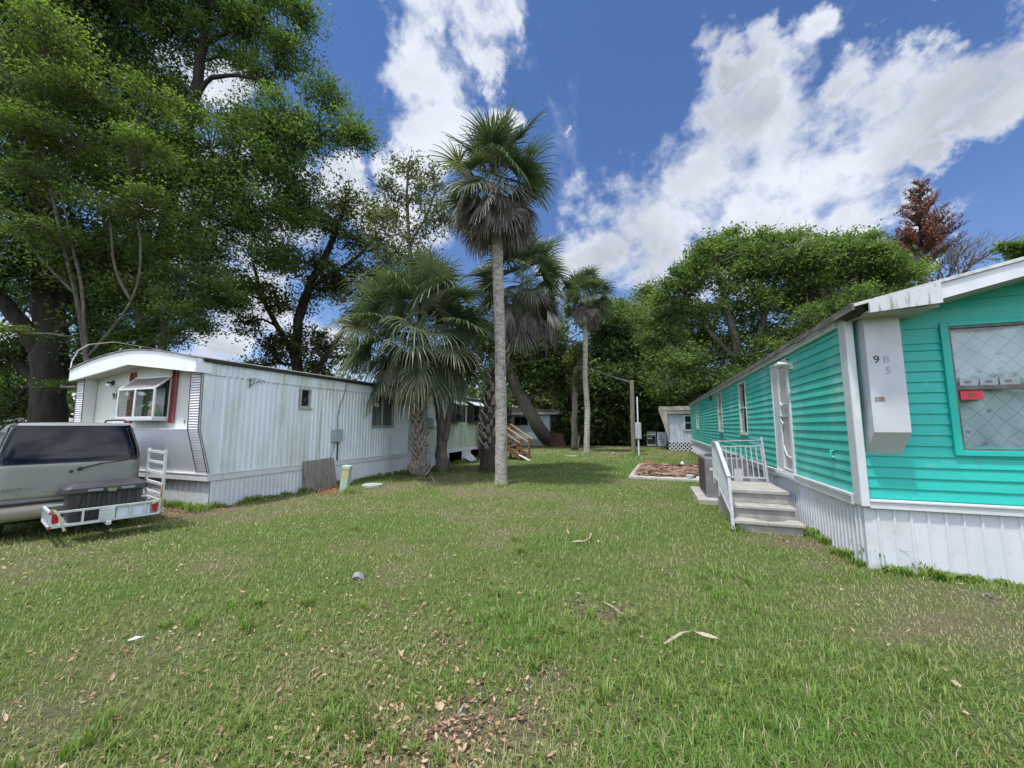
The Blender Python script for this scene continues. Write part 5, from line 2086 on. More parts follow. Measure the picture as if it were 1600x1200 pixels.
# ---- tall leafy tree behind the middle of the white home
base = PD(232, 700, 15.6)
base[2] = 0
tree('elm_tree', 'tall bright green tree with a leaning dark trunk rising behind the white home', 'tree', base,
     [([base, PD(228, 600, 15.6), PD(232, 500, 15.6), PD(252, 400, 15.6), PD(272, 290, 15.6), PD(298, 180, 15.6), PD(318, 70, 15.6), PD(335, -40, 15.6)], [.34, .32, .3, .27, .24, .2, .15, .09]),
      ([PD(298, 180, 15.6), PD(322, 128, 15.4), PD(370, 118, 15.2), PD(432, 132, 15)], [.12, .09, .07, .045]),
      ([PD(272, 290, 15.6), PD(330, 262, 15.2), PD(410, 250, 15), PD(500, 215, 14.8)], [.15, .12, .09, .05]),
      ([PD(252, 400, 15.6), PD(300, 370, 15.2), PD(360, 350, 15)], [.14, .11, .06]),
      ([PD(318, 70, 15.6), PD(370, 40, 15.4), PD(410, 10, 15.2)], [.11, .08, .05])],
     [C3(335, 20, 15.6, 70), C3(405, 25, 15.4, 62), C3(300, -70, 15.6, 90), C3(425, -30, 15.2, 55), C3(445, 80, 15.2, 36), C3(445, 185, 15, 50), C3(508, 150, 15, 32),
      C3(540, 205, 14.8, 30), C3(560, 218, 14.8, 16), C3(485, 225, 15, 48), C3(405, 250, 15, 75), C3(330, 235, 15.4, 70), C3(305, 330, 15.2, 85), C3(400, 335, 15.2, 66), C3(455, 285, 15, 42),
      C3(235, 390, 15.4, 65), C3(330, 410, 15.4, 55), C3(265, 165, 15.6, 42), C3(208, 130, 15.6, 70), C3(245, 50, 15.6, 75), C3(360, 90, 15.8, 20), C3(470, 20, 15, 26),
      C3(250, 260, 15, 60), C3(420, 400, 15.4, 36), C3(270, 500, 15.8, 40), C3(290, 250, 15.2, 50), C3(350, 300, 15.2, 50), C3(430, 220, 15, 40), C3(370, 180, 15.4, 26), C3(400, 110, 15.4, 24), C3(200, 300, 15.2, 60), C3(180, 420, 15.4, 50), C3(360, 460, 15.6, 36), C3(300, 470, 15.4, 40), C3(460, 330, 15, 30)],
     g_mid, m_bark, .105, 33, spread=.42, nl=105, twig=.015)

# ---- low bright bushy tree over the roof of the white home
base = PD(250, 700, 13.4)
base[2] = 0
tree('young_tree', 'lower bushy green tree directly above the roof of the white home', 'tree', base,
     [([base, PD(250, 600, 13.4), PD(255, 520, 13.4), PD(262, 440, 13.4)], [.14, .13, .11, .07])],
     [C3(248, 455, 13.2, 50), C3(288, 480, 13.2, 38), C3(215, 500, 13.2, 46), C3(200, 530, 13, 30), C3(300, 430, 13.4, 42), C3(270, 520, 13.6, 36), C3(320, 510, 13.6, 16), C3(180, 450, 13, 40), C3(150, 540, 12.9, 22), C3(225, 400, 13.2, 44), C3(310, 370, 13.4, 40), C3(345, 440, 13.6, 28)],
     g_mid, m_bark_g, .085, 44, spread=.30, nl=100, twig=.010)

# ---- pale multi-stemmed tree at the far left, feathery sprays
base = PD(150, 720, 12.4)
base[2] = 0
tree('feathery_tree', 'slender multi-stemmed tree with pale grey stems and yellow-green feathery sprays', 'tree', base,
     [([base, PD(135, 560, 12.4), PD(118, 460, 12.2), PD(92, 350, 12), PD(70, 250, 11.8), PD(60, 150, 11.6)], [.09, .075, .065, .055, .04, .02]),
      ([PD(135, 560, 12.4), PD(128, 450, 12.1), PD(112, 380, 12), PD(95, 300, 11.8)], [.055, .045, .035, .02]),
      ([PD(135, 560, 12.4), PD(205, 470, 12.4), PD(220, 380, 12.2), PD(200, 300, 12)], [.045, .036, .03, .018]),
      ([PD(118, 460, 12.2), PD(60, 400, 11.8), PD(20, 330, 11.4)], [.045, .033, .02]),
      ([PD(205, 470, 12.4), PD(180, 420, 12.2), PD(172, 340, 12)], [.05, .04, .025])],
     [C3(100, 215, 11.6, 60, (1, 1, .45), 26), C3(45, 270, 11.4, 55, (1, 1, .4), 22), C3(175, 320, 11.8, 50, (1, 1, .4), 20), C3(135, 145, 11.6, 52, (1, 1, .4), 20),
      C3(225, 235, 11.8, 42, (1, 1, .4), 16), C3(35, 130, 11.2, 60, (1, 1, .5), 22), C3(90, 55, 11.4, 55, (1, 1, .5), 20), C3(225, 305, 11.8, 30, (1, 1, .4), 12),
      C3(55, 360, 11.4, 50, (1, 1, .35), 16), C3(20, 200, 11.2, 45, (1, 1, .4), 14), C3(240, 150, 12, 40, (1, 1, .4), 12), C3(10, 60, 11.2, 60, (1, 1, .5), 18), C3(30, 520, 12, 30, (1, 1, .3), 6), C3(95, 600, 12.6, 22, (1, 1, .3), 4)],
     g_light, m_bark_g, .08, 55, spread=.34, nl=56, flat=.30, up=1.0, twig=.009)

# ---- dark olive tree between the tall tree and the palms
base = PD(478, 700, 19.0)
base[2] = 0
tree('olive_green_tree', 'dark backlit tree with crooked limbs between the white home roof and the palms', 'tree', base,
     [([base, PD(470, 610, 19), PD(462, 540, 19), PD(478, 460, 19), PD(515, 385, 19), PD(540, 320, 19)], [.30, .27, .24, .2, .14, .08]),
      ([PD(466, 560, 19), PD(440, 520, 18.8), PD(412, 470, 18.6), PD(395, 410, 18.4)], [.18, .14, .10, .05]),
      ([PD(478, 460, 19), PD(500, 440, 18.8), PD(560, 400, 18.6), PD(600, 350, 18.4)], [.13, .11, .08, .04]),
      ([PD(470, 610, 19), PD(520, 540, 19), PD(560, 480, 19)], [.17, .13, .07])],
     [C3(540, 318, 19, 36), C3(505, 345, 19, 40), C3(560, 375, 19, 36), C3(480, 410, 19, 40), C3(520, 450, 19, 40), C3(445, 470, 19, 36), C3(398, 455, 18.6, 34),
      C3(425, 545, 19, 30), C3(382, 505, 18.6, 22), C3(470, 530, 19, 36), C3(552, 440, 19, 44), C3(600, 340, 18.6, 28), C3(520, 545, 19.4, 36), C3(430, 400, 18.6, 34), C3(580, 490, 19, 42),
      C3(350, 470, 18.4, 16), C3(450, 340, 19, 26), C3(490, 575, 19.5, 22), C3(400, 575, 19.5, 16), C3(560, 560, 20, 30), C3(600, 430, 19, 30)],
     g_olive, m_bark, .15, 66, spread=.42, nl=46, twig=.018)

# ---- grey two-stemmed tree beside the bushy palm, airy crown
base = PG(690, 738)
dB = 14.0
tree('forked_tree', 'grey forked tree with a thin airy crown rising between the palms', 'tree', base,
     [([base, PD(691, 700, 13.95), PD(690, 668, dB), PD(684, 630, dB), PD(672, 560, dB), PD(650, 470, dB), PD(640, 380, dB), PD(636, 300, dB), PD(640, 255, dB)], [.27, .20, .18, .13, .10, .085, .07, .05, .025]),
      ([PD(694, 690, 13.9), PD(702, 650, dB), PD(704, 610, dB), PD(712, 540, dB), PD(716, 460, dB)], [.12, .12, .11, .08, .04]),
      ([PD(640, 380, dB), PD(612, 340, dB), PD(600, 300, dB)], [.05, .035, .02]),
      ([PD(640, 380, dB), PD(670, 330, dB), PD(684, 280, dB)], [.05, .035, .02])],
     [C3(640, 262, dB, 26, n_=9), C3(612, 298, dB, 26, n_=9), C3(655, 312, dB, 30, n_=11), C3(600, 345, dB, 26, n_=9), C3(678, 285, dB, 22, n_=7), C3(690, 345, dB, 30, n_=12),
      C3(640, 375, dB, 34, n_=14), C3(722, 590, dB, 30, n_=14), C3(706, 560, dB, 26, n_=12), C3(740, 560, 14.6, 24, n_=10), C3(610, 400, dB, 28, n_=12), C3(668, 420, dB, 30, n_=14), C3(690, 500, dB, 34, n_=16), C3(590, 375, dB, 20, n_=6)],
     g_airy, m_bark_g, .10, 77, spread=.27, nl=34, twig=.009)

# ---- leaning tree in front of the blue-grey house
base = PG(857, 697)
dL = 29.5
tree('leaning_tree', 'thick grey trunk leaning left in front of the blue-grey house, dark green crown', 'tree', base,
     [([base + np.array([.3, 0, -.1]), base + np.array([-.1, 0, .5]), PD(838, 662, dL), PD(818, 625, dL - .5), PD(800, 590, dL - 1), PD(785, 540, dL - 1)], [.66, .54, .50, .46, .38, .26]),
      ([PD(795, 575, dL - 1), PD(825, 565, dL - 1), PD(860, 560, dL - 1)], [.15, .10, .05])],
     [C3(832, 592, dL, 30, n_=30), C3(862, 572, dL, 32, n_=30), C3(800, 556, dL, 40, n_=40), C3(885, 598, dL, 20, n_=16), C3(850, 535, dL, 40, n_=40), C3(775, 590, dL, 24, n_=18), C3(770, 530, dL, 36, n_=30)],
     g_dark, m_bark_g, .24, 88, spread=.75, nl=60, twig=.03)

# ---- pale dry tree far beyond the blue-grey house
base = PD(850, 690, 46)
base[2] = 0
tree('pale_tree', 'pale yellow-green hazy tree standing far beyond the blue-grey house', 'tree', base,
     [([base, PD(850, 640, 46), PD(855, 600, 46)], [.4, .35, .2])],
     [C3(835, 625, 46, 30, n_=24), C3(866, 618, 46, 28, n_=24), C3(850, 600, 46, 24, n_=20), C3(810, 615, 46, 24, n_=20)],
     g_airy, m_bark_g, .34, 89, spread=1.0, nl=60, twig=.03)

# ---- dark evergreen mass beyond the lawn
for (nm, lb, pxc, dep, cl, gm, sd_) in (
        ('evergreen_tree', 'broad very dark evergreen whose foliage reaches the ground left of the power post', 950, 35,
         [(950, 600, 48), (925, 655, 34), (975, 655, 36), (905, 640, 26), (995, 610, 36), (960, 545, 44), (918, 575, 36), (1012, 660, 24), (940, 500, 30), (890, 600, 26), (940, 685, 20), (905, 685, 18)], 'd', 101),
        ('evergreen_tree', 'dark leafy tree above the appliances right of the power post', 1040, 39,
         [(1040, 590, 46), (1020, 640, 26), (1075, 610, 40), (1060, 550, 40), (1060, 650, 22), (1000, 575, 36), (1095, 640, 24)], 'd', 102),
        ('broad_tree', 'yellow-green tree rising behind the far palm and the power post', 1005, 43,
         [(1000, 500, 36), (965, 488, 26), (1030, 530, 40), (985, 545, 36), (1045, 490, 30), (1010, 460, 18), (940, 480, 16)], 'l', 103)):
    base = PD(pxc, 690, dep)
    base[2] = 0
    tree(nm, lb, 'tree', base, [([base, PD(pxc, 640, dep), PD(pxc + 5, 580, dep), PD(pxc, 530, dep)], [.45, .38, .3, .16])],
         [C3(x, y, dep + random.uniform(-1.5, 1.5), r__, n_=int(8 + r__ ** 2 * .022)) for x, y, r__ in cl],
         g_dark if gm == 'd' else g_light, m_bark, .30 if gm == 'd' else .26, sd_, spread=.85, nl=80 if gm == 'd' else 48, twig=.03)

# ---- big compound-leaved trees beyond the teal home
def sprays(lst, dep, nmul=1.0):
    return [C3(x, y, dep + random.uniform(-1.6, 1.6), r__, (1, 1, .8), int((7 + r__ ** 2 * .017) * nmul)) for x, y, r__ in lst]


base = PD(1150, 700, 28)
base[2] = 0
tree('camphor_tree', 'wide layered green tree beyond the teal home, tallest left part of the right-hand canopy', 'tree', base,
     [([base, PD(1152, 620, 28), PD(1150, 540, 28), PD(1132, 470, 28), PD(1115, 400, 28)], [.42, .36, .28, .2, .09]),
      ([PD(1152, 620, 28), PD(1180, 540, 28), PD(1205, 460, 28), PD(1225, 410, 28)], [.26, .22, .16, .07]),
      ([PD(1150, 560, 28), PD(1110, 520, 28), PD(1075, 480, 28)], [.2, .15, .08]),
      ([PD(1152, 600, 28), PD(1100, 580, 28), PD(1060, 560, 28)], [.2, .14, .08]),
      ([PD(1180, 540, 28), PD(1240, 490, 28), PD(1270, 450, 28)], [.16, .11, .06])],
     sprays([(x_, 378 + 14 * math.sin(x_ * .13) + (26 if x_ < 1110 else 0), 5 + (x_ % 4)) for x_ in range(1085, 1262, 15)] + [(1062, 425, 9), (1044, 447, 9), (1030, 470, 9), (1022, 500, 10), (1015, 530, 9), (1112, 385, 17), (1125, 408, 26), (1160, 405, 24), (1090, 430, 30), (1070, 455, 26), (1150, 440, 34), (1200, 404, 24), (1240, 408, 22), (1225, 430, 34), (1185, 470, 32),
             (1050, 490, 26), (1040, 525, 28), (1100, 490, 34), (1120, 540, 38), (1180, 520, 36), (1255, 470, 34), (1240, 520, 34), (1070, 560, 34), (1130, 595, 36), (1195, 570, 34),
             (1045, 600, 30), (1085, 625, 26), (1030, 565, 22), (1140, 490, 32), (1175, 430, 28), (1100, 400, 22), (1215, 470, 28), (1210, 540, 34), (1150, 560, 34), (1095, 520, 28), (1165, 610, 30), (1105, 620, 28), (1080, 430, 18), (1180, 392, 12), (1215, 390, 11)], 28, 1.0),
     g_camph, m_bark_g, .20, 111, spread=.60, nl=37, flat=.5, up=.6, twig=.02)
base = PD(1330, 700, 26)
base[2] = 0
tree('camphor_tree', 'wide layered green tree beyond the teal home roof, in front of the rust-red conifer', 'tree', base,
     [([base, PD(1330, 600, 26), PD(1325, 520, 26), PD(1335, 450, 26), PD(1340, 400, 26)], [.38, .32, .25, .16, .07]),
      ([PD(1328, 560, 26), PD(1290, 480, 26), PD(1280, 420, 26)], [.2, .15, .07]),
      ([PD(1328, 540, 26), PD(1380, 460, 26), PD(1405, 420, 26)], [.18, .12, .06])],
     sprays([(x_, 381 + 10 * math.sin(x_ * .17), 5 + (x_ % 4)) for x_ in range(1262, 1390, 16)] + [(1428, 425, 9), (1285, 398, 22), (1310, 410, 26), (1345, 402, 22), (1385, 410, 22), (1408, 420, 18), (1300, 445, 34), (1355, 435, 34), (1400, 440, 26), (1275, 430, 28), (1310, 490, 36), (1270, 500, 32),
             (1350, 480, 30), (1240, 560, 34), (1290, 545, 34), (1425, 425, 16), (1330, 415, 24), (1375, 415, 24), (1265, 455, 26), (1330, 465, 28), (1380, 470, 26), (1320, 388, 11), (1365, 388, 11), (1290, 385, 10)], 26, 1.0),
     g_camph, m_bark_g, .19, 112, spread=.56, nl=36, flat=.5, up=.6, twig=.02)
base = PD(1650, 700, 24)
base[2] = 0
tree('small_leaf_tree', 'green branch tips of a tree at the right edge above the teal roof', 'tree', base,
     [([base, PD(1652, 560, 24), PD(1650, 440, 24)], [.25, .2, .1]), ([PD(1651, 480, 24), PD(1620, 400, 24), PD(1578, 388, 24)], [.1, .07, .03])],
     [C3(1585, 388, 24, 16, (1, 1, .5), 9), C3(1605, 395, 24, 18, (1, 1, .5), 9), C3(1650, 390, 24, 50, (1, 1, .8), 30), C3(1690, 420, 24, 60, (1, 1, .8), 30), C3(1572, 386, 24, 6, (1, 1, .4), 3)],
     g_mid, m_bark_g, .17, 113, spread=.35, nl=46, flat=.4, twig=.014)

# ---- rust-red dead conifer
base = PD(1440, 700, 30)
base[2] = 0
con = thing('dead_conifer', tuple(base), 'rust-red dead conifer with upswept branches above the green canopy', 'tree')
topc = PD(1437, 283, 30)
d = MB()
d.tube([base, base * .5 + topc * .5, topc], [.32, .2, .03], 8)
d.build('trunk', m_bark, con, smooth=True)
rc = np.random.RandomState(9)
d = MB()
PP, VV = [], []
zt = topc[2]
for i in range(190):
    h = rc.rand() ** .75
    z = zt - h * 7.2
    t = (z - base[2]) / (zt - base[2])
    o_ = base + (topc - base) * t
    L_ = .4 + 2.7 * (zt - z) / 7.2 * rc.uniform(.55, 1.15)
    L_ = min(L_, 2.7)
    an = rc.uniform(0, 2 * math.pi)
    dr = np.array([math.cos(an), math.sin(an), rc.uniform(.35, .75)])
    tip = o_ + dr * L_ / np.linalg.norm(dr) * np.array([1, 1, 1.1])
    md = (o_ + tip) / 2 - np.array([0, 0, .12 * L_])
    d.tube([o_, md, tip], [.035, .025, .008], 4, caps=False)
    k = int(44 * L_)
    tt = rc.uniform(.25, 1.03, (k, 1))
    q = (1 - tt) ** 2 * o_ + 2 * tt * (1 - tt) * md + tt ** 2 * tip
    PP.append(q + rc.normal(size=(k, 3)) * .055)
    VV.append(np.clip(rc.normal(.45, .22) + rc.normal(size=k) * .12, 0, 1))
d.build('boughs', m_bark, con, recalc=False)
P = np.concatenate(PP)
V, F_ = leaf_quads(P, .24, .1, .22, rc, droop=-2.2)
np_mesh('crown', V, F_, g_rust, con, v=np.concatenate(VV))

# ---- bare twiggy bush beside the conifer
base = PD(1490, 700, 28)
base[2] = 0
bare = thing('bare_tree', tuple(base), 'leafless twiggy tree to the right of the rust-red conifer', 'tree')
d = MB()
rb_ = random.Random(12)


def grow(p, dr, ln, r__, lv):
    e = p + dr * ln
    m_ = (p + e) / 2 + Vector((rb_.gauss(0, 1), rb_.gauss(0, 1), rb_.gauss(0, 1))) * ln * .07
    d.tube([p, m_, e], [r__, r__ * .85, r__ * .65], 4 if lv > 1 else 3, caps=False)
    if lv <= 0:
        return
    for i in range(rb_.choice((2, 3, 3))):
        nd = (dr + Vector((rb_.gauss(0, .42), rb_.gauss(0, .42), rb_.gauss(.04, .3)))).normalized()
        grow(p + (e - p) * rb_.uniform(.55, 1), nd, ln * rb_.uniform(.62, .85), r__ * .62, lv - 1)


p0 = Vector(base)
p1 = Vector(PD(1484, 470, 28))
d.tube([p0, (p0 + p1) / 2, p1], [.2, .17, .14], 6)
for an in range(8):
    grow(p1, Vector((math.cos(an * 1.05) * .5, math.sin(an * 1.05) * .5, 1)).normalized(), 1.9, .075, 5)
d.build('branches', m_bark_g, bare, recalc=False)

# ---- bushes and hedge filling the ground beyond the lawn
for (nm, lb, px_, py_, dep, r__, gm) in (
        ('shrub', 'dark shrub under the trees left of the thin palm trunk', 880, 672, 33, 16, g_dark),
        ('shrub', 'dark shrub at the back of the lawn behind the far palm trunk', 955, 680, 34, 18, g_dark),
        ('shrub', 'green shrub behind the power post', 985, 672, 33, 18, g_mid),
        ('shrub', 'green shrub left of the ribbed home beyond the appliances', 1030, 655, 36.5, 14, g_mid),
        ('shrub', 'dark shrub behind the wooden porch', 775, 650, 33, 22, g_dark)):
    c_ = PD(px_, py_, dep)
    base = np.array([c_[0], c_[1], 0])
    tree(nm, lb, 'shrub', base, [([base, base + np.array([0, 0, c_[2] * .6 + .1]), c_], [.06, .05, .03])],
         [(c_, (r__ / 600 * dep, r__ / 600 * dep, max(.5, c_[2] * .8)), 22)], gm, m_bark, .20, int(px_), spread=.45, nl=60, twig=.015)

# ================================================================== PALMS
p_green = leaf_mat('palm_leaf', [(.034, .052, .030), (.068, .096, .054), (.125, .155, .088), (.22, .22, .13), (.40, .35, .24)], trans=.3, rough=.46, gloss=.4, tr_boost=(1.1, 1.3, .6))
p_dead = leaf_mat('dead_palm_leaf', [(.070, .060, .054), (.14, .122, .110), (.23, .205, .185), (.35, .32, .285)], trans=.2, rough=.85, gloss=.15, tr_boost=(1, 1, .9))


def frond(out, rng, o_, az, el, pet, R, K=34, dead=False, yellow=0.0, width=.045, droopk=1.0):
    """adds one fan frond: (verts, faces, v). Petiole curve then leaflets that droop at the tips."""
    g = np.array([0, 0, -1.0])
    dr = np.array([math.cos(az) * math.cos(el), math.sin(az) * math.cos(el), math.sin(el)])
    # petiole bends under gravity
    bend = .28 if not dead else .55
    P_ = []
    p = np.array(o_, float)
    t_ = dr.copy()
    st = 6
    for i in range(st + 1):
        P_.append(p.copy())
        t_ = t_ + g * bend / st
        t_ /= np.linalg.norm(t_)
        p = p + t_ * pet / st
    sd_ = np.cross(t_, [0, 0, 1])
    nn = np.linalg.norm(sd_)
    sd_ = sd_ / nn if nn > .05 else np.array([math.sin(az), -math.cos(az), 0])
    roll = rng.normal() * .5
    nm = np.cross(sd_, t_)
    sd2 = sd_ * math.cos(roll) + nm * math.sin(roll)
    nm = np.cross(sd2, t_)
    if nm[2] < 0 and not dead:
        nm = -nm
    V, F_, W = out
    # petiole strip
    n0 = len(V)
    for q in P_:
        V.append(q + sd2 * .016)
        V.append(q - sd2 * .016)
    for i in range(st):
        F_.append((n0 + 2 * i, n0 + 2 * i + 1, n0 + 2 * i + 3, n0 + 2 * i + 2))
        W.append(.45 if not dead else .3)
    hub = P_[-1]
    span = RAD(112 if not dead else rng.uniform(35, 95))
    base_v = np.clip(rng.normal(.34, .13), 0, .6) if not dead else np.clip(rng.normal(.5, .22), 0, 1)
    fold = rng.uniform(.15, .45)
    drp = rng.uniform(.45, 1.0) * droopk if not dead else rng.uniform(1.2, 2.2)
    for k in range(K):
        ph = -span + 2 * span * (k + .5) / K + rng.normal() * .02
        d0 = t_ * math.cos(ph) + sd2 * math.sin(ph) + nm * fold * abs(math.sin(ph)) * .7
        d0 /= np.linalg.norm(d0)
        Lf = R * (.72 + .28 * math.cos(ph * .8)) * rng.uniform(.9, 1.07)
        w = width * rng.uniform(.8, 1.15)
        q = hub + d0 * .02
        d1 = d0.copy()
        ws = [w * .35, w, w * .85, w * .5, .004]
        sg = 4
        n0 = len(V)
        side = np.cross(nm, d0)
        side /= np.linalg.norm(side) + 1e-9
        pl = nm * .0
        for i in range(sg + 1):
            V.append(q + side * ws[i] * .5 + nm * (.006 if k % 2 else -.006))
            V.append(q - side * ws[i] * .5 - nm * (.006 if k % 2 else -.006))
            fr = (i + 1) / sg
            d1 = d1 + g * drp * (.05 if i < 1 else .16 * i) * (1 if not dead else .7)
            d1 /= np.linalg.norm(d1)
            q = q + d1 * Lf / sg
        for i in range(sg):
            F_.append((n0 + 2 * i, n0 + 2 * i + 1, n0 + 2 * i + 3, n0 + 2 * i + 2))
            vv = base_v + rng.normal() * .05
            if not dead and i >= sg - 1:
                vv += rng.uniform(0, .35) * yellow
            if dead:
                vv += rng.normal() * .16
            if not dead and yellow > .8:
                vv += .05 + (.30 if i >= 2 else 0) * rng.rand()
            W.append(min(1, max(0, vv)))


def palm(name, label, base, path, radii, crown, R, pet, n_green, n_dead, seed, group=None, bark=None, dead_el=(-22, 58), droopk=1.0, boots=(0, 0), K=34, el_range=(-25, 85), yellow_low=0.0, width=.045, dead_len=1.0, seedhead=False, dead_drop=1.0):
    rng = np.random.RandomState(seed)
    T_ = thing(name, tuple(base), label, 'palm tree', group)
    # trunk
    pts_ = [Vector(q) for q in path]
    pa, rr = [], []
    for i in range(len(pts_) - 1):
        k = 10
        for j in range(k):
            t = j / k
            pa.append(pts_[i].lerp(pts_[i + 1], t))
            rr.append((radii[i] * (1 - t) + radii[i + 1] * t) * (1 + rng.normal() * .025))
    pa.append(pts_[-1])
    rr.append(radii[-1])
    for i in range(1, len(pa) - 1):
        pa[i] = (pa[i - 1] + pa[i] * 2 + pa[i + 1]) / 4
    d = MB()
    d.tube(pa, rr, 16)
    d.build('trunk', bark or m_palmbark, T_, smooth=True)
    if boots[1] > boots[0]:
        d = MB()
        tot = len(pa) - 1
        nb = int((boots[1] - boots[0]) * boots[2])
        for i in range(nb):
            f_ = (boots[0] + (boots[1] - boots[0]) * i / nb)
            x = f_ * tot
            j = min(int(x), tot - 1)
            c_ = pa[j].lerp(pa[j + 1], x - j)
            r0 = rr[j]
            an = i * 2.399963
            o2 = Vector((math.cos(an), math.sin(an), 0))
            tn = Vector((-math.sin(an), math.cos(an), 0))
            ln = rng.uniform(.22, .38) * boots[3]
            w0, w1 = .085 * boots[3], .035 * boots[3]
            b0 = c_ + o2 * (r0 * .75)
            lean = rng.uniform(.28, .75)
            e = c_ + o2 * (r0 + ln * lean) + Vector((0, 0, ln))
            m_ = (b0 + e) / 2 + o2 * .02
            up2 = Vector((0, 0, .03))
            vs = [b0 - tn * w0, b0 + tn * w0, m_ - tn * w0 * .8 + tn * .0, m_ + tn * w0 * .8, e - tn * w1, e + tn * w1]
            vs2 = [q + o2 * .03 - Vector((0, 0, .02)) for q in vs]
            d.add(vs + vs2, [(0, 1, 3, 2), (2, 3, 5, 4), (6, 8, 9, 7), (8, 10, 11, 9), (0, 2, 8, 6), (2, 4, 10, 8), (1, 7, 9, 3), (3, 9, 11, 5), (4, 5, 11, 10)])
        d.build('leaf_boots', m_boot, T_)
    c = np.array(crown, float)
    out = ([], [], [])
    for i in range(n_green):
        u = (i + .5) / n_green
        el = RAD(el_range[0] + (el_range[1] - el_range[0]) * u ** .95 + rng.normal() * 5)
        az = i * 2.399963 + rng.normal() * .2
        low = u < .3
        frond(out, rng, c + np.array([math.cos(az), math.sin(az), 0]) * .08 + np.array([0, 0, .3 * u]), az, el, pet * rng.uniform(.45, 1.12) * (1 if u < .8 else .85), R * rng.uniform(.85, 1.1), K,
              yellow=(1.0 if (low and rng.rand() < yellow_low) else .5), width=width, droopk=droopk * (1.5 if low else 1))
    np_mesh('crown', np.array(out[0]), np.array(out[1]), p_green, T_, v=np.array(out[2]))
    if n_dead:
        out = ([], [], [])
        for i in range(n_dead):
            az = i * 2.399963 + rng.normal() * .3
            u = i / n_dead
            el = RAD(dead_el[0] - dead_el[1] * (1 - u) + rng.normal() * 7)
            frond(out, rng, c + np.array([math.cos(az), math.sin(az), 0]) * .12 - np.array([0, 0, .25 * (1 - u)]) * dead_drop, az, el, pet * rng.uniform(.55, .95) * dead_len, R * rng.uniform(.75, 1.05) * dead_len, int(K * .7), dead=True, width=width * .85)
        np_mesh('dead_fronds', np.array(out[0]), np.array(out[1]), p_dead, T_, v=np.array(out[2]))
    if seedhead:
        d = MB()
        rs = random.Random(seed)
        for i in range(150):
            o2 = Vector(c) + Vector((rs.gauss(0, .1), rs.gauss(0, .1), .5 + rs.random() * .4))
            e = o2 + Vector((rs.gauss(0, .38), rs.gauss(-.15, .38), rs.gauss(.45, .28)))
            d.tube([o2, (o2 + e) / 2 + Vector((rs.gauss(0, .06), rs.gauss(0, .06), .1)), e], [.009, .007, .004], 3, caps=False)
        d.build('seed_stalks', pm('seed_stalk_brown', (.12, .08, .06), (.08, .055, .045), 9, .9), T_, recalc=False)
    return T_


b_ = PG(783, 757)
palm('cabbage_palm', 'tall cabbage palm with a smooth pale trunk and a grey skirt of dead fronds', b_,
     [b_ - np.array([0, 0, .1]), b_ + np.array([0, 0, .4]), PD(783, 640, 11.2), PD(781, 520, 11.2), PD(777, 400, 11.2), PD(776, 300, 11.2)],
     [.20, .175, .165, .15, .165, .17], PD(776, 292, 11.2), .96, 1.12, 46, 50, 201, seedhead=True, K=28, el_range=(-30, 82), dead_len=1.02, width=.052, dead_el=(-16, 60))
b_ = PG(655, 745)
palm('cabbage_palm', 'short bushy cabbage palm with a criss-cross boot trunk and wide drooping green crown', b_,
     [b_ - np.array([0, 0, .1]), b_ + np.array([0, 0, .35]), PD(655, 680, 12.9), PD(652, 610, 12.9), PD(655, 545, 12.9)],
     [.24, .155, .15, .17, .16], PD(655, 525, 12.9), 1.32, 1.95, 104, 10, 202, droopk=1.8, boots=(.06, .98, 230, .85), K=32, el_range=(-55, 82), yellow_low=.7, width=.052, dead_len=.8, bark=m_brownbark)
b_ = PG(765, 738)
palm('cabbage_palm', 'leaning dark cabbage palm behind the tall one, shaggy with dead fronds', b_,
     [b_ - np.array([0, 0, .1]), b_ + np.array([0, 0, .5]), PD(765, 670, 14.0), PD(768, 610, 14.1), PD(795, 530, 14.2), PD(818, 455, 14.3)],
     [.40, .34, .26, .22, .20, .20], PD(820, 448, 14.3), 1.05, 1.4, 58, 34, 203, boots=(.25, .95, 190, .9), K=27, el_range=(-48, 75), width=.062, dead_len=1.1, bark=m_brownbark, dead_el=(-15, 60))
b_ = PG(917, 707)
palm('cabbage_palm', 'slim distant cabbage palm at the back of the lawn, left of the power post', b_,
     [b_ - np.array([0, 0, .1]), b_ + np.array([0, 0, .6]), PD(918, 640, 24.7), PD(914, 590, 24.7), PD(915, 500, 24.7), PD(915, 470, 24.7)],
     [.22, .185, .175, .15, .15, .15], PD(915, 466, 24.7), 1.0, 1.15, 56, 26, 204, K=20, el_range=(-35, 84), width=.075)
b_ = PG(897, 704)
tree('vine_covered_trunk', 'thin grey trunk with climbing vine left of the slim distant palm', 'tree', b_,
     [([b_ - np.array([0, 0, .1]), PD(898, 640, 26), PD(899, 580, 26), PD(905, 545, 26)], [.21, .19, .17, .14]),
      ([PD(899, 600, 26), PD(905, 585, 26), PD(908, 560, 26)], [.07, .06, .04])],
     [C3(905, 548, 26, 12, n_=10), C3(893, 560, 26, 12, n_=9), C3(903, 590, 26, 7, (1, 1, 2.2), n_=8)], g_olive, m_bark_g, .16, 301, spread=.30, nl=44, twig=.012)
# small stump-like stake beside it
d = MB()
q = PG(902, 703)
d.tube([q, q + np.array([.1, 0, .5]), q + np.array([.16, 0, .98])], [.09, .08, .06], 7)
tag(d.build('tree_stump', m_bark_g, origin=tuple(q)), 'short leaning stump beside the thin vine-covered trunk', 'stump')

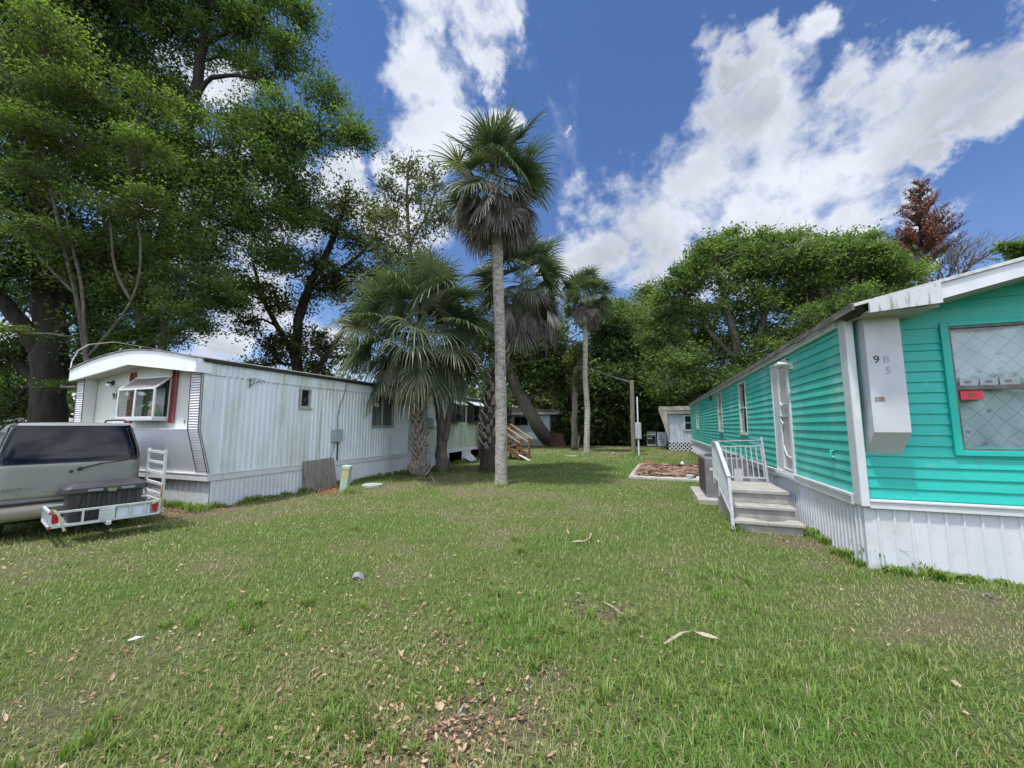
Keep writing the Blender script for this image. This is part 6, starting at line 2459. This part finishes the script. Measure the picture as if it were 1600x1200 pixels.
# ================================================================== GROUND
def ground_mat():
    m = bpy.data.materials.new('lawn_soil')
    m.use_nodes = True
    N, L = m.node_tree.nodes, m.node_tree.links
    p = N['Principled BSDF']
    p.inputs['Roughness'].default_value = .95
    p.inputs['Specular IOR Level'].default_value = .1
    tc = N.new('ShaderNodeTexCoord')

    def noise(s_, d_=8, r__=.65, off=0.0, dist=0):
        mp = N.new('ShaderNodeMapping')
        mp.inputs['Location'].default_value = (off, off, 0)
        L.new(tc.outputs['Object'], mp.inputs[0])
        t = N.new('ShaderNodeTexNoise')
        t.inputs['Scale'].default_value = s_
        t.inputs['Detail'].default_value = d_
        t.inputs['Roughness'].default_value = r__
        t.inputs['Distortion'].default_value = dist
        L.new(mp.outputs[0], t.inputs['Vector'])
        return t.outputs[0]

    def mr(v_, a_, b_):
        n_ = N.new('ShaderNodeMapRange')
        n_.inputs['From Min'].default_value = a_
        n_.inputs['From Max'].default_value = b_
        L.new(v_, n_.inputs['Value'])
        return n_.outputs[0]

    def mix(f, a_, b_):
        x = N.new('ShaderNodeMix')
        x.data_type = 'RGBA'
        L.new(f, x.inputs[0])
        for i, v_ in ((6, a_), (7, b_)):
            if isinstance(v_, tuple):
                x.inputs[i].default_value = (*v_, 1)
            else:
                L.new(v_, x.inputs[i])
        return x.outputs[2]
    grass = mix(mr(noise(30), .3, .7), (.055, .085, .025), (.12, .15, .055))
    straw = mix(mr(noise(55, off=3), .3, .7), (.13, .11, .07), (.30, .26, .17))
    soil = mix(mr(noise(22, off=9), .35, .65), (.07, .056, .044), (.16, .13, .10))
    a_ = mix(mr(noise(1.3, off=2, dist=.5), .47, .62), grass, straw)
    b_ = mix(mr(noise(2.4, off=15, dist=.8), .58, .68), a_, soil)
    L.new(b_, p.inputs['Base Color'])
    bp = N.new('ShaderNodeBump')
    bp.inputs['Strength'].default_value = .8
    bp.inputs['Distance'].default_value = .04
    L.new(noise(70, 8, .7), bp.inputs['Height'])
    L.new(bp.outputs[0], p.inputs['Normal'])
    return m


d = MB()
d.grid(lambda u, v_: ((u - .5) * 900, (v_ - .5) * 900, 0), 12, 12)
tag(d.build('ground', ground_mat()), kind='structure')


def vnoise(x, y, seed=0):
    """smooth value noise, numpy"""
    xi, yi = np.floor(x).astype(np.int64), np.floor(y).astype(np.int64)
    fx, fy = x - xi, y - yi
    fx, fy = fx * fx * (3 - 2 * fx), fy * fy * (3 - 2 * fy)

    def h(a, b):
        n_ = (a * 374761393 + b * 668265263 + seed * 1442695041) & 0x7fffffff
        n_ = ((n_ ^ (n_ >> 13)) * 1274126177) & 0x7fffffff
        return ((n_ ^ (n_ >> 16)) & 0xffff) / 65535.0
    return (h(xi, yi) * (1 - fx) + h(xi + 1, yi) * fx) * (1 - fy) + (h(xi, yi + 1) * (1 - fx) + h(xi + 1, yi + 1) * fx) * fy


def fbm(x, y, seed, o_=4):
    a_, s_, t = 0, 1.0, 0
    for i in range(o_):
        a_ = a_ + vnoise(x * 2 ** i, y * 2 ** i, seed + i * 7) * s_
        t += s_
        s_ *= .55
    return a_ / t


def patch(X, Y, lst):
    o_ = np.zeros_like(X)
    for (px, py, r__, w) in lst:
        c = PG(px, py)
        e = PG(px + r__, py)
        rr = np.linalg.norm(c - e)
        wob = .7 + .8 * vnoise(X * 3 / rr ** .5, Y * 3 / rr ** .5, 91)
        o_ += w * np.exp(-(((X - c[0]) ** 2 + (Y - c[1]) ** 2) / (rr * wob) ** 2))
    return o_


BARE = [(960, 965, 35, .9), (905, 945, 30, .7), (740, 1130, 80, .8), (720, 1010, 60, .5), (850, 1060, 60, .5), (1000, 1120, 70, .3), (1570, 950, 70, .6), (1490, 930, 50, .4), (150, 870, 90, .35), (60, 900, 90, .25), (620, 905, 60, .35), (340, 885, 70, .4),
        (1250, 850, 40, .7), (1180, 843, 28, .6), (1310, 880, 22, .4), (655, 752, 60, .45), (720, 762, 60, .35), (620, 760, 50, .3), (330, 800, 40, .7), (420, 785, 30, .3), (860, 1170, 100, .4), (640, 1180, 120, .5), (200, 1000, 90, .3), (450, 960, 90, .2), (1360, 1000, 60, .3), (275, 800, 40, .9),
        (800, 765, 60, .35), (1100, 765, 60, .2)]
LUSH = [(880, 850, 120, .5), (780, 950, 90, .6), (830, 1010, 60, .6), (1080, 880, 70, .5), (560, 1150, 80, .4), (1000, 1180, 120, .4), (300, 950, 120, .3), (1150, 1150, 150, .4), (900, 720, 150, .6), (1060, 720, 60, .5), (1320, 900, 60, .5), (500, 850, 100, .25), (1150, 960, 120, .4), (1300, 1130, 120, .4), (100, 1130, 120, .3)]


def lawn_soil():
    """soil sheet of the near lawn; attribute v tells worn bare soil from thatch"""
    xs_ = np.arange(-13, 6.01, .07)
    ys_ = np.arange(-2.5, 22.01, .07)
    gx, gy = np.meshgrid(xs_, ys_, indexing='ij')
    X, Y = gx.ravel(), gy.ravel()
    bare = np.clip(patch(X, Y, BARE) * 1.1 + (fbm(X * .9, Y * .9, 3) - .52) * 1.6 + (fbm(X * 4.5, Y * 4.5, 17) - .5) * .9, 0, 1)
    nx, ny = gx.shape
    V = np.stack([X, Y, np.full(len(X), .004)], 1)
    ii = np.arange((nx) * (ny)).reshape(nx, ny)
    F_ = np.stack([ii[:-1, :-1].ravel(), ii[1:, :-1].ravel(), ii[1:, 1:].ravel(), ii[:-1, 1:].ravel()], 1)
    m = bpy.data.materials.new('near_soil')
    m.use_nodes = True
    N, L = m.node_tree.nodes, m.node_tree.links
    p = N['Principled BSDF']
    p.inputs['Roughness'].default_value = .95
    p.inputs['Specular IOR Level'].default_value = .1
    at = N.new('ShaderNodeAttribute')
    at.attribute_name = 'v'
    tc = N.new('ShaderNodeTexCoord')

    def two(sc_, a, b):
        t = N.new('ShaderNodeTexNoise')
        t.inputs['Scale'].default_value = sc_
        t.inputs['Detail'].default_value = 8
        t.inputs['Roughness'].default_value = .7
        L.new(tc.outputs['Object'], t.inputs['Vector'])
        c = N.new('ShaderNodeValToRGB')
        c.color_ramp.elements[0].position = .38
        c.color_ramp.elements[0].color = (*a, 1)
        c.color_ramp.elements[1].position = .62
        c.color_ramp.elements[1].color = (*b, 1)
        L.new(t.outputs[0], c.inputs[0])
        return c.outputs[0], t.outputs[0]
    th, _ = two(48, (.05, .085, .020), (.13, .17, .06))
    so_, h = two(60, (.055, .042, .030), (.27, .215, .145))
    x = N.new('ShaderNodeMix')
    x.data_type = 'RGBA'
    L.new(at.outputs['Fac'], x.inputs[0])
    L.new(th, x.inputs[6])
    L.new(so_, x.inputs[7])
    L.new(x.outputs[2], p.inputs['Base Color'])
    b = N.new('ShaderNodeBump')
    b.inputs['Strength'].default_value = .9
    b.inputs['Distance'].default_value = .03
    L.new(h, b.inputs['Height'])
    L.new(b.outputs[0], p.inputs['Normal'])
    vf = bare[F_].mean(1)
    tag(np_mesh('lawn_soil', V, F_, m, v=vf), kind='structure')


lawn_soil()


def make_grass():
    rng = np.random.RandomState(5)
    n_ = 430000
    u = rng.rand(n_)
    r__ = 1.15 * (42 / 1.15) ** (u ** .92)
    th = rng.uniform(-RAD(64), RAD(64), n_)
    ang = YAW - 0 + th
    X = -np.sin(ang) * r__
    Y = np.cos(ang) * r__
    rnd = fbm(X * .9, Y * .9, 3)
    fine = fbm(X * 4.5, Y * 4.5, 17)
    bare = np.clip(patch(X, Y, BARE) * 1.1 + (rnd - .52) * 1.6 + (fine - .5) * .9, 0, 1)
    lush = np.clip(patch(X, Y, LUSH) + (.5 - rnd) * 1.2 + (fine - .5) * .6, -.5, 1.2)
    inside = ((X > RX0 - .01) & (Y > RY0 - .01)) | ((X < LX1 + .0) & (X > LX0) & (Y > 5.33) & (Y < LY1)) | ((X > X0 + .0) & (X < 2.3) & (Y > 7.12) & (Y < 8.98)) \
        | ((X > .86) & (X < 2) & (Y > 9.25) & (Y < 11.2)) | ((X > -.72) & (X < 1.6) & (Y > 12.95) & (Y < 17)) | ((Y > 28.5) & (X > .9)) | ((X < -8.2) & (Y > 31.7))
    keep = (~inside) & (rng.rand(n_) > bare * .80)
    X, Y, r__, bare, lush, fine = X[keep], Y[keep], r__[keep], bare[keep], lush[keep], fine[keep]
    n_ = len(X)
    # tufts: pull blades towards cluster centres
    cx = np.round(X / .07) * .07 + (vnoise(np.round(X / .07) * 13.1, np.round(Y / .07) * 7.7, 5) - .5) * .07
    cy = np.round(Y / .07) * .07 + (vnoise(np.round(X / .07) * 5.3, np.round(Y / .07) * 11.9, 6) - .5) * .07
    pull = np.where(r__ < 8, .35, 0)
    X, Y = X * (1 - pull) + cx * pull, Y * (1 - pull) + cy * pull
    H_ = (.027 + .034 * rng.rand(n_)) * (1 + .75 * np.clip(lush, 0, 1)) * (1 - .45 * bare) * np.where(rng.rand(n_) < .05, 1.6, 1)
    H_ = H_ * np.clip(1 + (r__ - 8) * .012, 1, 1.4)
    wd = np.maximum(.0036, r__ * .00085) * rng.uniform(.7, 1.4, n_)
    az = rng.uniform(0, 2 * np.pi, n_)
    lean = rng.uniform(.25, 1.35, n_)
    dx, dy = np.cos(az), np.sin(az)
    sx, sy = -dy, dx
    V = np.empty((n_, 5, 3))
    # base
    V[:, 0] = np.stack([X - sx * wd / 2, Y - sy * wd / 2, np.full(n_, -.004)], 1)
    V[:, 1] = np.stack([X + sx * wd / 2, Y + sy * wd / 2, np.full(n_, -.004)], 1)
    mx, my = X + dx * H_ * lean * .35, Y + dy * H_ * lean * .35
    V[:, 2] = np.stack([mx + sx * wd * .42, my + sy * wd * .42, H_ * .6], 1)
    V[:, 3] = np.stack([mx - sx * wd * .42, my - sy * wd * .42, H_ * .6], 1)
    V[:, 4] = np.stack([X + dx * H_ * lean, Y + dy * H_ * lean, H_ * np.clip(1.05 - lean * .35, .3, 1)], 1)
    # two quads per blade, the second collapses to the tip
    idx = np.arange(n_)[:, None] * 5
    F1 = idx + np.array([0, 1, 2])
    F2 = idx + np.array([0, 2, 3])
    F3 = idx + np.array([3, 2, 4])
    F_ = np.concatenate([F1, F2, F3], 0)
    v = .47 + .40 * np.clip(lush, -.4, 1) - .42 * bare + rng.normal(size=n_) * .17
    v = np.where(rng.rand(n_) < .09 + .30 * bare, rng.uniform(0, .16, n_), np.clip(v, .2, 1))
    vv = np.concatenate([v, v, v])
    m = leaf_mat('grass_blade', [(.48, .41, .27), (.35, .335, .16), (.23, .275, .08), (.175, .26, .055), (.14, .255, .045), (.12, .26, .04)], trans=.35, rough=.5, gloss=.3, tr_boost=(1.1, 1.25, .6))
    o_ = np_mesh('grass', V.reshape(-1, 3), F_, m, v=vv)
    tag(o_, 'mown green lawn grass with drier straw-coloured patches', 'grass', kind='stuff')


make_grass()


def tufts(name, label, spots, seed, hgt, m, cat='weeds', per=70, wid=.006):
    rng = np.random.RandomState(seed)
    P_, F_, W_ = [], [], []
    c0 = 0
    for (x, y, r__, hh) in spots:
        for i in range(per):
            a_, q = rng.uniform(0, 6.283), r__ * math.sqrt(rng.rand())
            bx_, by_ = x + math.cos(a_) * q, y + math.sin(a_) * q
            az = rng.uniform(0, 6.283)
            ln = hgt * hh * rng.uniform(.5, 1.15)
            le = rng.uniform(.2, 1.0)
            dx, dy = math.cos(az), math.sin(az)
            w_ = wid * rng.uniform(.7, 1.5)
            P_ += [(bx_ + dy * w_, by_ - dx * w_, 0), (bx_ - dy * w_, by_ + dx * w_, 0), (bx_ + dx * ln * le * .4 - dy * w_, by_ + dy * ln * le * .4 + dx * w_, ln * .62), (bx_ + dx * ln * le * .4 + dy * w_, by_ + dy * ln * le * .4 - dx * w_, ln * .62),
                   (bx_ + dx * ln * le, by_ + dy * ln * le, ln * (1 - le * .3)), (bx_ + dx * ln * le + dy * .001, by_ + dy * ln * le, ln * (1 - le * .3))]
            F_ += [(c0, c0 + 1, c0 + 2, c0 + 3), (c0 + 3, c0 + 2, c0 + 4, c0 + 5)]
            v_ = min(1, max(0, rng.normal(.62, .16)))
            W_ += [v_, v_]
            c0 += 6
    o_ = np_mesh(name, np.array(P_), np.array(F_), m, v=np.array(W_))
    return tag(o_, label, cat, kind='stuff')


GB = bpy.data.materials['grass_blade']
rt = np.random.RandomState(41)
sp = []
y = 5.4
while y < 19:            # along the left home
    if rt.rand() < .75:
        sp.append((LX1 + .06 + rt.rand() * .1, y, .10, rt.uniform(.5, 1.4)))
    y += rt.uniform(.12, .3)
for i in range(30):
    sp.append((rt.uniform(LX0 + 2, LX1), 5.24 - rt.rand() * .08, .09, rt.uniform(.5, 1.2)))
y = 5.9
while y < 26:            # along the right home
    if rt.rand() < .7:
        sp.append((RX0 - .05 - rt.rand() * .08, y, .08, rt.uniform(.4, 1.1)))
    y += rt.uniform(.14, .4)
for i in range(24):
    sp.append((rt.uniform(RX0 - .1, 4.6), RY0 - .04 - rt.rand() * .10, .07, rt.uniform(.25, .8)))
for (px, py, r__, hh) in ((1370, 885, .1, 2.0), (1440, 895, .12, 1.2), (1215, 828, .07, 1.2), (655, 748, .35, .7), (783, 760, .25, .7), (690, 741, .3, .8), (765, 741, .35, .8), (545, 772, .2, 1.3), (310, 800, .2, 1.3), (1150, 830, .12, .9),
                          (985, 712, .3, 1.6), (1040, 700, .6, 1.5)):
    q = PG(px, py)
    sp.append((q[0], q[1], r__, hh))
tufts('edge_weeds', 'untrimmed grass and weeds along the skirting and round the trunks', sp, 6, .16, GB)
# the taller bright tufts scattered over the near lawn
sp = []
for (px, py, n_) in ((560, 1140, 10), (330, 960, 6), (880, 1010, 8), (830, 950, 8), (1280, 1110, 6), (600, 1180, 6), (1130, 905, 7), (980, 990, 5), (470, 960, 6), (840, 860, 8), (560, 830, 4), (1400, 1060, 4), (120, 1180, 6), (1180, 960, 6), (1060, 1100, 6)):
    q = PG(px, py)
    for i in range(n_):
        sp.append((q[0] + rt.normal() * .22, q[1] + rt.normal() * .22, .045, rt.uniform(.5, 1.1)))
tufts('grass_tufts', 'taller bright green grass tufts scattered over the near lawn', sp, 7, .13, GB, 'grass', per=36, wid=.0028)
# bushy weed with small leaves near the camera
q = PG(562, 1150)
PW = np.array([q[0], q[1], .10]) + np.random.RandomState(3).normal(size=(260, 3)) * np.array([.035, .035, .05])
PW[:, 2] = np.abs(PW[:, 2])
V, F_ = leaf_quads(PW, .016, .4, .5, np.random.RandomState(4))
tag(np_mesh('weed', V, F_, g_light, origin=(q[0], q[1], 0), v=np.random.RandomState(5).rand(len(F_))), 'small leafy weed standing in the near lawn', 'weed', kind='stuff')

# ---- fallen leaves
def make_litter():
    rng = np.random.RandomState(77)
    xs_, ys_ = [], []
    n_ = 80000
    r__ = 1.3 * (14 / 1.3) ** rng.rand(n_)
    ang = YAW + rng.uniform(-RAD(62), RAD(62), n_)
    X, Y = -np.sin(ang) * r__, np.cos(ang) * r__
    dens = .13 + .6 * np.clip(patch(X, Y, BARE), 0, 1) + .35 * np.clip((fbm(X * .7, Y * .7, 50) - .5) * 3, 0, 1)
    dens *= np.clip((1.6 - X) / 3, .25, 1)
    k = rng.rand(n_) < dens * .42
    X, Y = X[k], Y[k]
    # leaf drift at the foot of the left home and by the bushy palm
    ex = rng.normal(size=(900, 2))
    X = np.concatenate([X, -8.9 + ex[:400, 0] * .35, PG(655, 748)[0] + ex[400:650, 0] * .6, -8.15 + ex[650:, 0] * .15])
    Y = np.concatenate([Y, 5.0 + ex[:400, 1] * .16, PG(655, 748)[1] - .1 + ex[400:650, 1] * .35, 5.9 + ex[650:, 1] * .5])
    ok = ~(((X < LX1 + .02) & (Y > 5.28)) | ((X > RX0 - .02) & (Y > RY0 - .03)) | ((X > X0) & (Y > 7.05) & (Y < 9)))
    X, Y = X[ok], Y[ok]
    n_ = len(X)
    L_ = rng.uniform(.007, .021, n_) * np.where(rng.rand(n_) < .06, 1.4, 1)
    az = rng.uniform(0, 6.283, n_)
    z = rng.uniform(.008, .034, n_)
    curl = rng.uniform(.1, .6, n_) * L_
    t1, t2 = rng.normal(size=n_) * .35, rng.normal(size=n_) * .35
    dx, dy = np.cos(az), np.sin(az)

    def P(u, w, h):
        return np.stack([X + dx * u - dy * w, Y + dy * u + dx * w, np.maximum(z + h + u * t1 + w * t2, .006)], 1)
    wd = L_ * rng.uniform(.25, .6, n_)
    V = np.stack([P(-L_, 0, curl), P(-L_ * .35, wd, curl * .9), P(-L_ * .35, 0 * wd, 0), P(-L_ * .35, -wd, curl * .9), P(L_ * .4, wd * .8, curl * .9), P(L_ * .4, 0 * wd, 0), P(L_ * .4, -wd * .8, curl * .9), P(L_, 0, curl)], 1)
    idx = np.arange(n_)[:, None] * 8
    F_ = np.concatenate([idx + np.array(f) for f in ((0, 2, 1), (0, 3, 2), (1, 2, 5), (1, 5, 4), (2, 3, 6), (2, 6, 5), (4, 5, 7), (5, 6, 7))], 0)
    v = rng.rand(n_)
    m = leaf_mat('fallen_leaf', [(.13, .07, .045), (.26, .15, .09), (.38, .25, .16), (.48, .37, .25), (.40, .25, .19)], trans=.15, rough=.7, gloss=.25, tr_boost=(1, 1, 1))
    tag(np_mesh('leaf_litter', V.reshape(-1, 3), F_, m, v=np.tile(v, 8)), 'dry brown and tan leaves fallen all over the lawn', 'leaf litter', kind='stuff')


make_litter()
rdb = random.Random(123)
spots_ = []
for (px, py, r__, w) in BARE[:9]:
    c = PG(px, py)
    rr = float(np.linalg.norm(c - PG(px + r__, py))) * .7
    spots_ += [(c[0], c[1], rr)] * int(1 + w * 2)


def fx_(r_):
    q = r_.choice(spots_)
    return q[0] + r_.gauss(0, q[2] * .6), q[1] + r_.gauss(0, q[2] * .6)


db = debris('d', 420, fx_, None, 12, lambda r_, x, y: .012 + r_.random() * .02)
va = np.array(db.v)
fa = np.array(db.f)
cc = va.reshape(-1, 4, 3).mean(1, keepdims=True)
va = ((va.reshape(-1, 4, 3) - cc) * np.array([.13, .11, .4]) + cc).reshape(-1, 3)
tag(np_mesh('lawn_thatch', va, fa, leaf_mat('thatch_bits', [(.05, .04, .035), (.10, .085, .07), (.18, .15, .125), (.28, .245, .21)], trans=0), v=np.random.RandomState(2).rand(len(fa))), 'small grey dead stems and chips on the worn lawn patches', 'thatch', kind='stuff')
# dead frond strip, sticks
def strip(name, label, cat, pts_, w, m):
    b = MB()
    n0 = 0
    for i, q in enumerate(pts_):
        q = Vector(q)
        t = Vector(pts_[min(i + 1, len(pts_) - 1)]) - Vector(pts_[max(0, i - 1)])
        s_ = Vector((-t.y, t.x, 0)).normalized()
        tw = math.sin(i * 1.7) * .7
        s_ = s_ * math.cos(tw) + Vector((0, 0, 1)) * math.sin(tw)
        ww = w * (1 - .6 * abs(i / (len(pts_) - 1) - .5) * 2)
        b.v += [tuple(q + s_ * ww), tuple(q - s_ * ww), tuple(q + s_ * ww - Vector((0, 0, .003))), tuple(q - s_ * ww - Vector((0, 0, .003)))]
        if i:
            k = 4 * i
            b.f += [(k - 4, k - 3, k + 1, k), (k - 2, k + 2, k + 3, k - 1), (k - 4, k, k + 2, k - 2), (k - 3, k - 1, k + 3, k + 1)]
    return tag(b.build(name, m, origin=pts_[0]), label, cat)


def gp(px, py, z):
    q = PG(px, py)
    return (q[0], q[1], z)


strip('dead_frond_strip', 'curled grey-tan dead frond strip lying in the lawn right of centre', 'dead frond',
      [gp(1038, 1012, .03), gp(1052, 1008, .05), gp(1066, 1003, .07), gp(1082, 1001, .07), gp(1098, 1003, .06), gp(1112, 1007, .06), gp(1124, 1009, .05), gp(1135, 1013, .04)], .018, m_stick)
strip('dead_frond_strip', 'small pale dead frond strip lying in front of the concrete steps lawn', 'dead frond', [gp(893, 850, .03), gp(903, 852, .06), gp(914, 853, .07), gp(922, 848, .07), gp(924, 841, .08)], .022, m_stick)
strip('fallen_twig', 'thin tan twig lying among the bare patch in the middle lawn', 'twig', [gp(940, 944, .03), gp(955, 955, .05), gp(968, 965, .05), gp(985, 972, .04)], .008, m_stick)
strip('fallen_leaf_strip', 'pale silvery strip in the lawn at the left', 'dead leaf', [gp(198, 1012, .05), gp(212, 1009, .06), gp(225, 1005, .05)], .010, m_frame)
strip('dead_frond_strip', 'tan dead frond strip at the foot of the bushy palm', 'dead frond', [gp(668, 740, .06), gp(674, 747, .05), gp(680, 756, .03)], .03, m_stick)
d = MB()
q = PG(557, 906)
rk = random.Random(2)
d.tube([(q[0] - .05, q[1], .0), (q[0] - .01, q[1] + .01, .035), (q[0] + .04, q[1], .045), (q[0] + .09, q[1] + .01, .01)], [.02, .045, .04, .015], 6)
tag(d.build('grey_stone', pm('grey_rock', (.24, .25, .26), (.16, .17, .18), 20, .9), origin=(q[0], q[1], 0)), 'small grey stone in the lawn in front of the white home', 'stone')

# ---- distant wood that closes the view
def far_wood():
    rng = np.random.RandomState(99)
    P_, v_ = [], []
    for i in range(290):
        az = (rng.uniform(-RAD(80), RAD(80)) if i < 150 else rng.uniform(RAD(85), RAD(275))) + YAW
        dd_ = rng.uniform(58, 80) if i < 150 else rng.uniform(38, 50)
        c = np.array([-math.sin(az) * dd_, math.cos(az) * dd_, 0])
        hgt = rng.uniform(4, 10) * (1 if i < 150 else .62)
        for k in range(14):
            s_ = c + np.array([rng.normal() * 3, rng.normal() * 3, rng.uniform(.2, 1) * hgt])
            P_.append(s_ + rng.normal(size=(26, 3)) * np.array([1.2, 1.2, .9]))
            v_.append(np.clip(rng.normal(.4, .2) + rng.normal(size=26) * .1, 0, 1))
    P = np.concatenate(P_)
    v = np.concatenate(v_)
    k = P[:, 2] > 0
    V, F_ = leaf_quads(P[k], .9, .5, .6, rng)
    tag(np_mesh('distant_wood', V, F_, g_dark, v=v[k]), 'distant belt of dark green trees closing off the view', 'woodland', kind='stuff')


far_wood()
# pale home glimpsed under the oak
gh = thing('mobile_home', tuple(PD(18, 700, 30) * np.array([1, 1, 0])), 'pale low home glimpsed under the oak at the far left', 'mobile home')
c_ = PD(10, 700, 30)
c_[2] = 0
T = Matrix.Translation(Vector(c_)) @ Matrix.Rotation(YAW + RAD(20), 4, 'Z')
d = MB()
d.box(-6, 4.5, 0, 4, 0, 2.0, T)
d.build('wall', pm('distant_blue_wall', (.30, .36, .40), (.22, .27, .30), 2, .7), gh)
d = MB()
d.box(-6.4, 4.9, -.5, 4.5, 2.02, 2.30, T)
d.build('roof', m_white, gh)
d = MB()
for x in (-3.6, -1.2, 1.2, 3.4):
    d.box(x, x + .08, -.45, -.37, 0, 2.0, T)
d.build('carport_posts', m_white, gh)

# ---- groups of look-alike things
for o_ in COL.objects:
    if o_.parent is None and 'category' in o_ and 'group' not in o_:
        g_ = {'palm tree': 'cabbage palms on the lawn', 'mobile home': 'mobile homes round the lawn', 'shrub': 'shrubs at the back of the lawn',
              'tree': 'trees round the lawn', 'dead frond': 'dead frond strips on the lawn', 'palm stalk': 'frond stalks on the slab', 'board': 'loose white boards on the grass'}.get(o_['category'])
        if g_:
            o_['group'] = g_
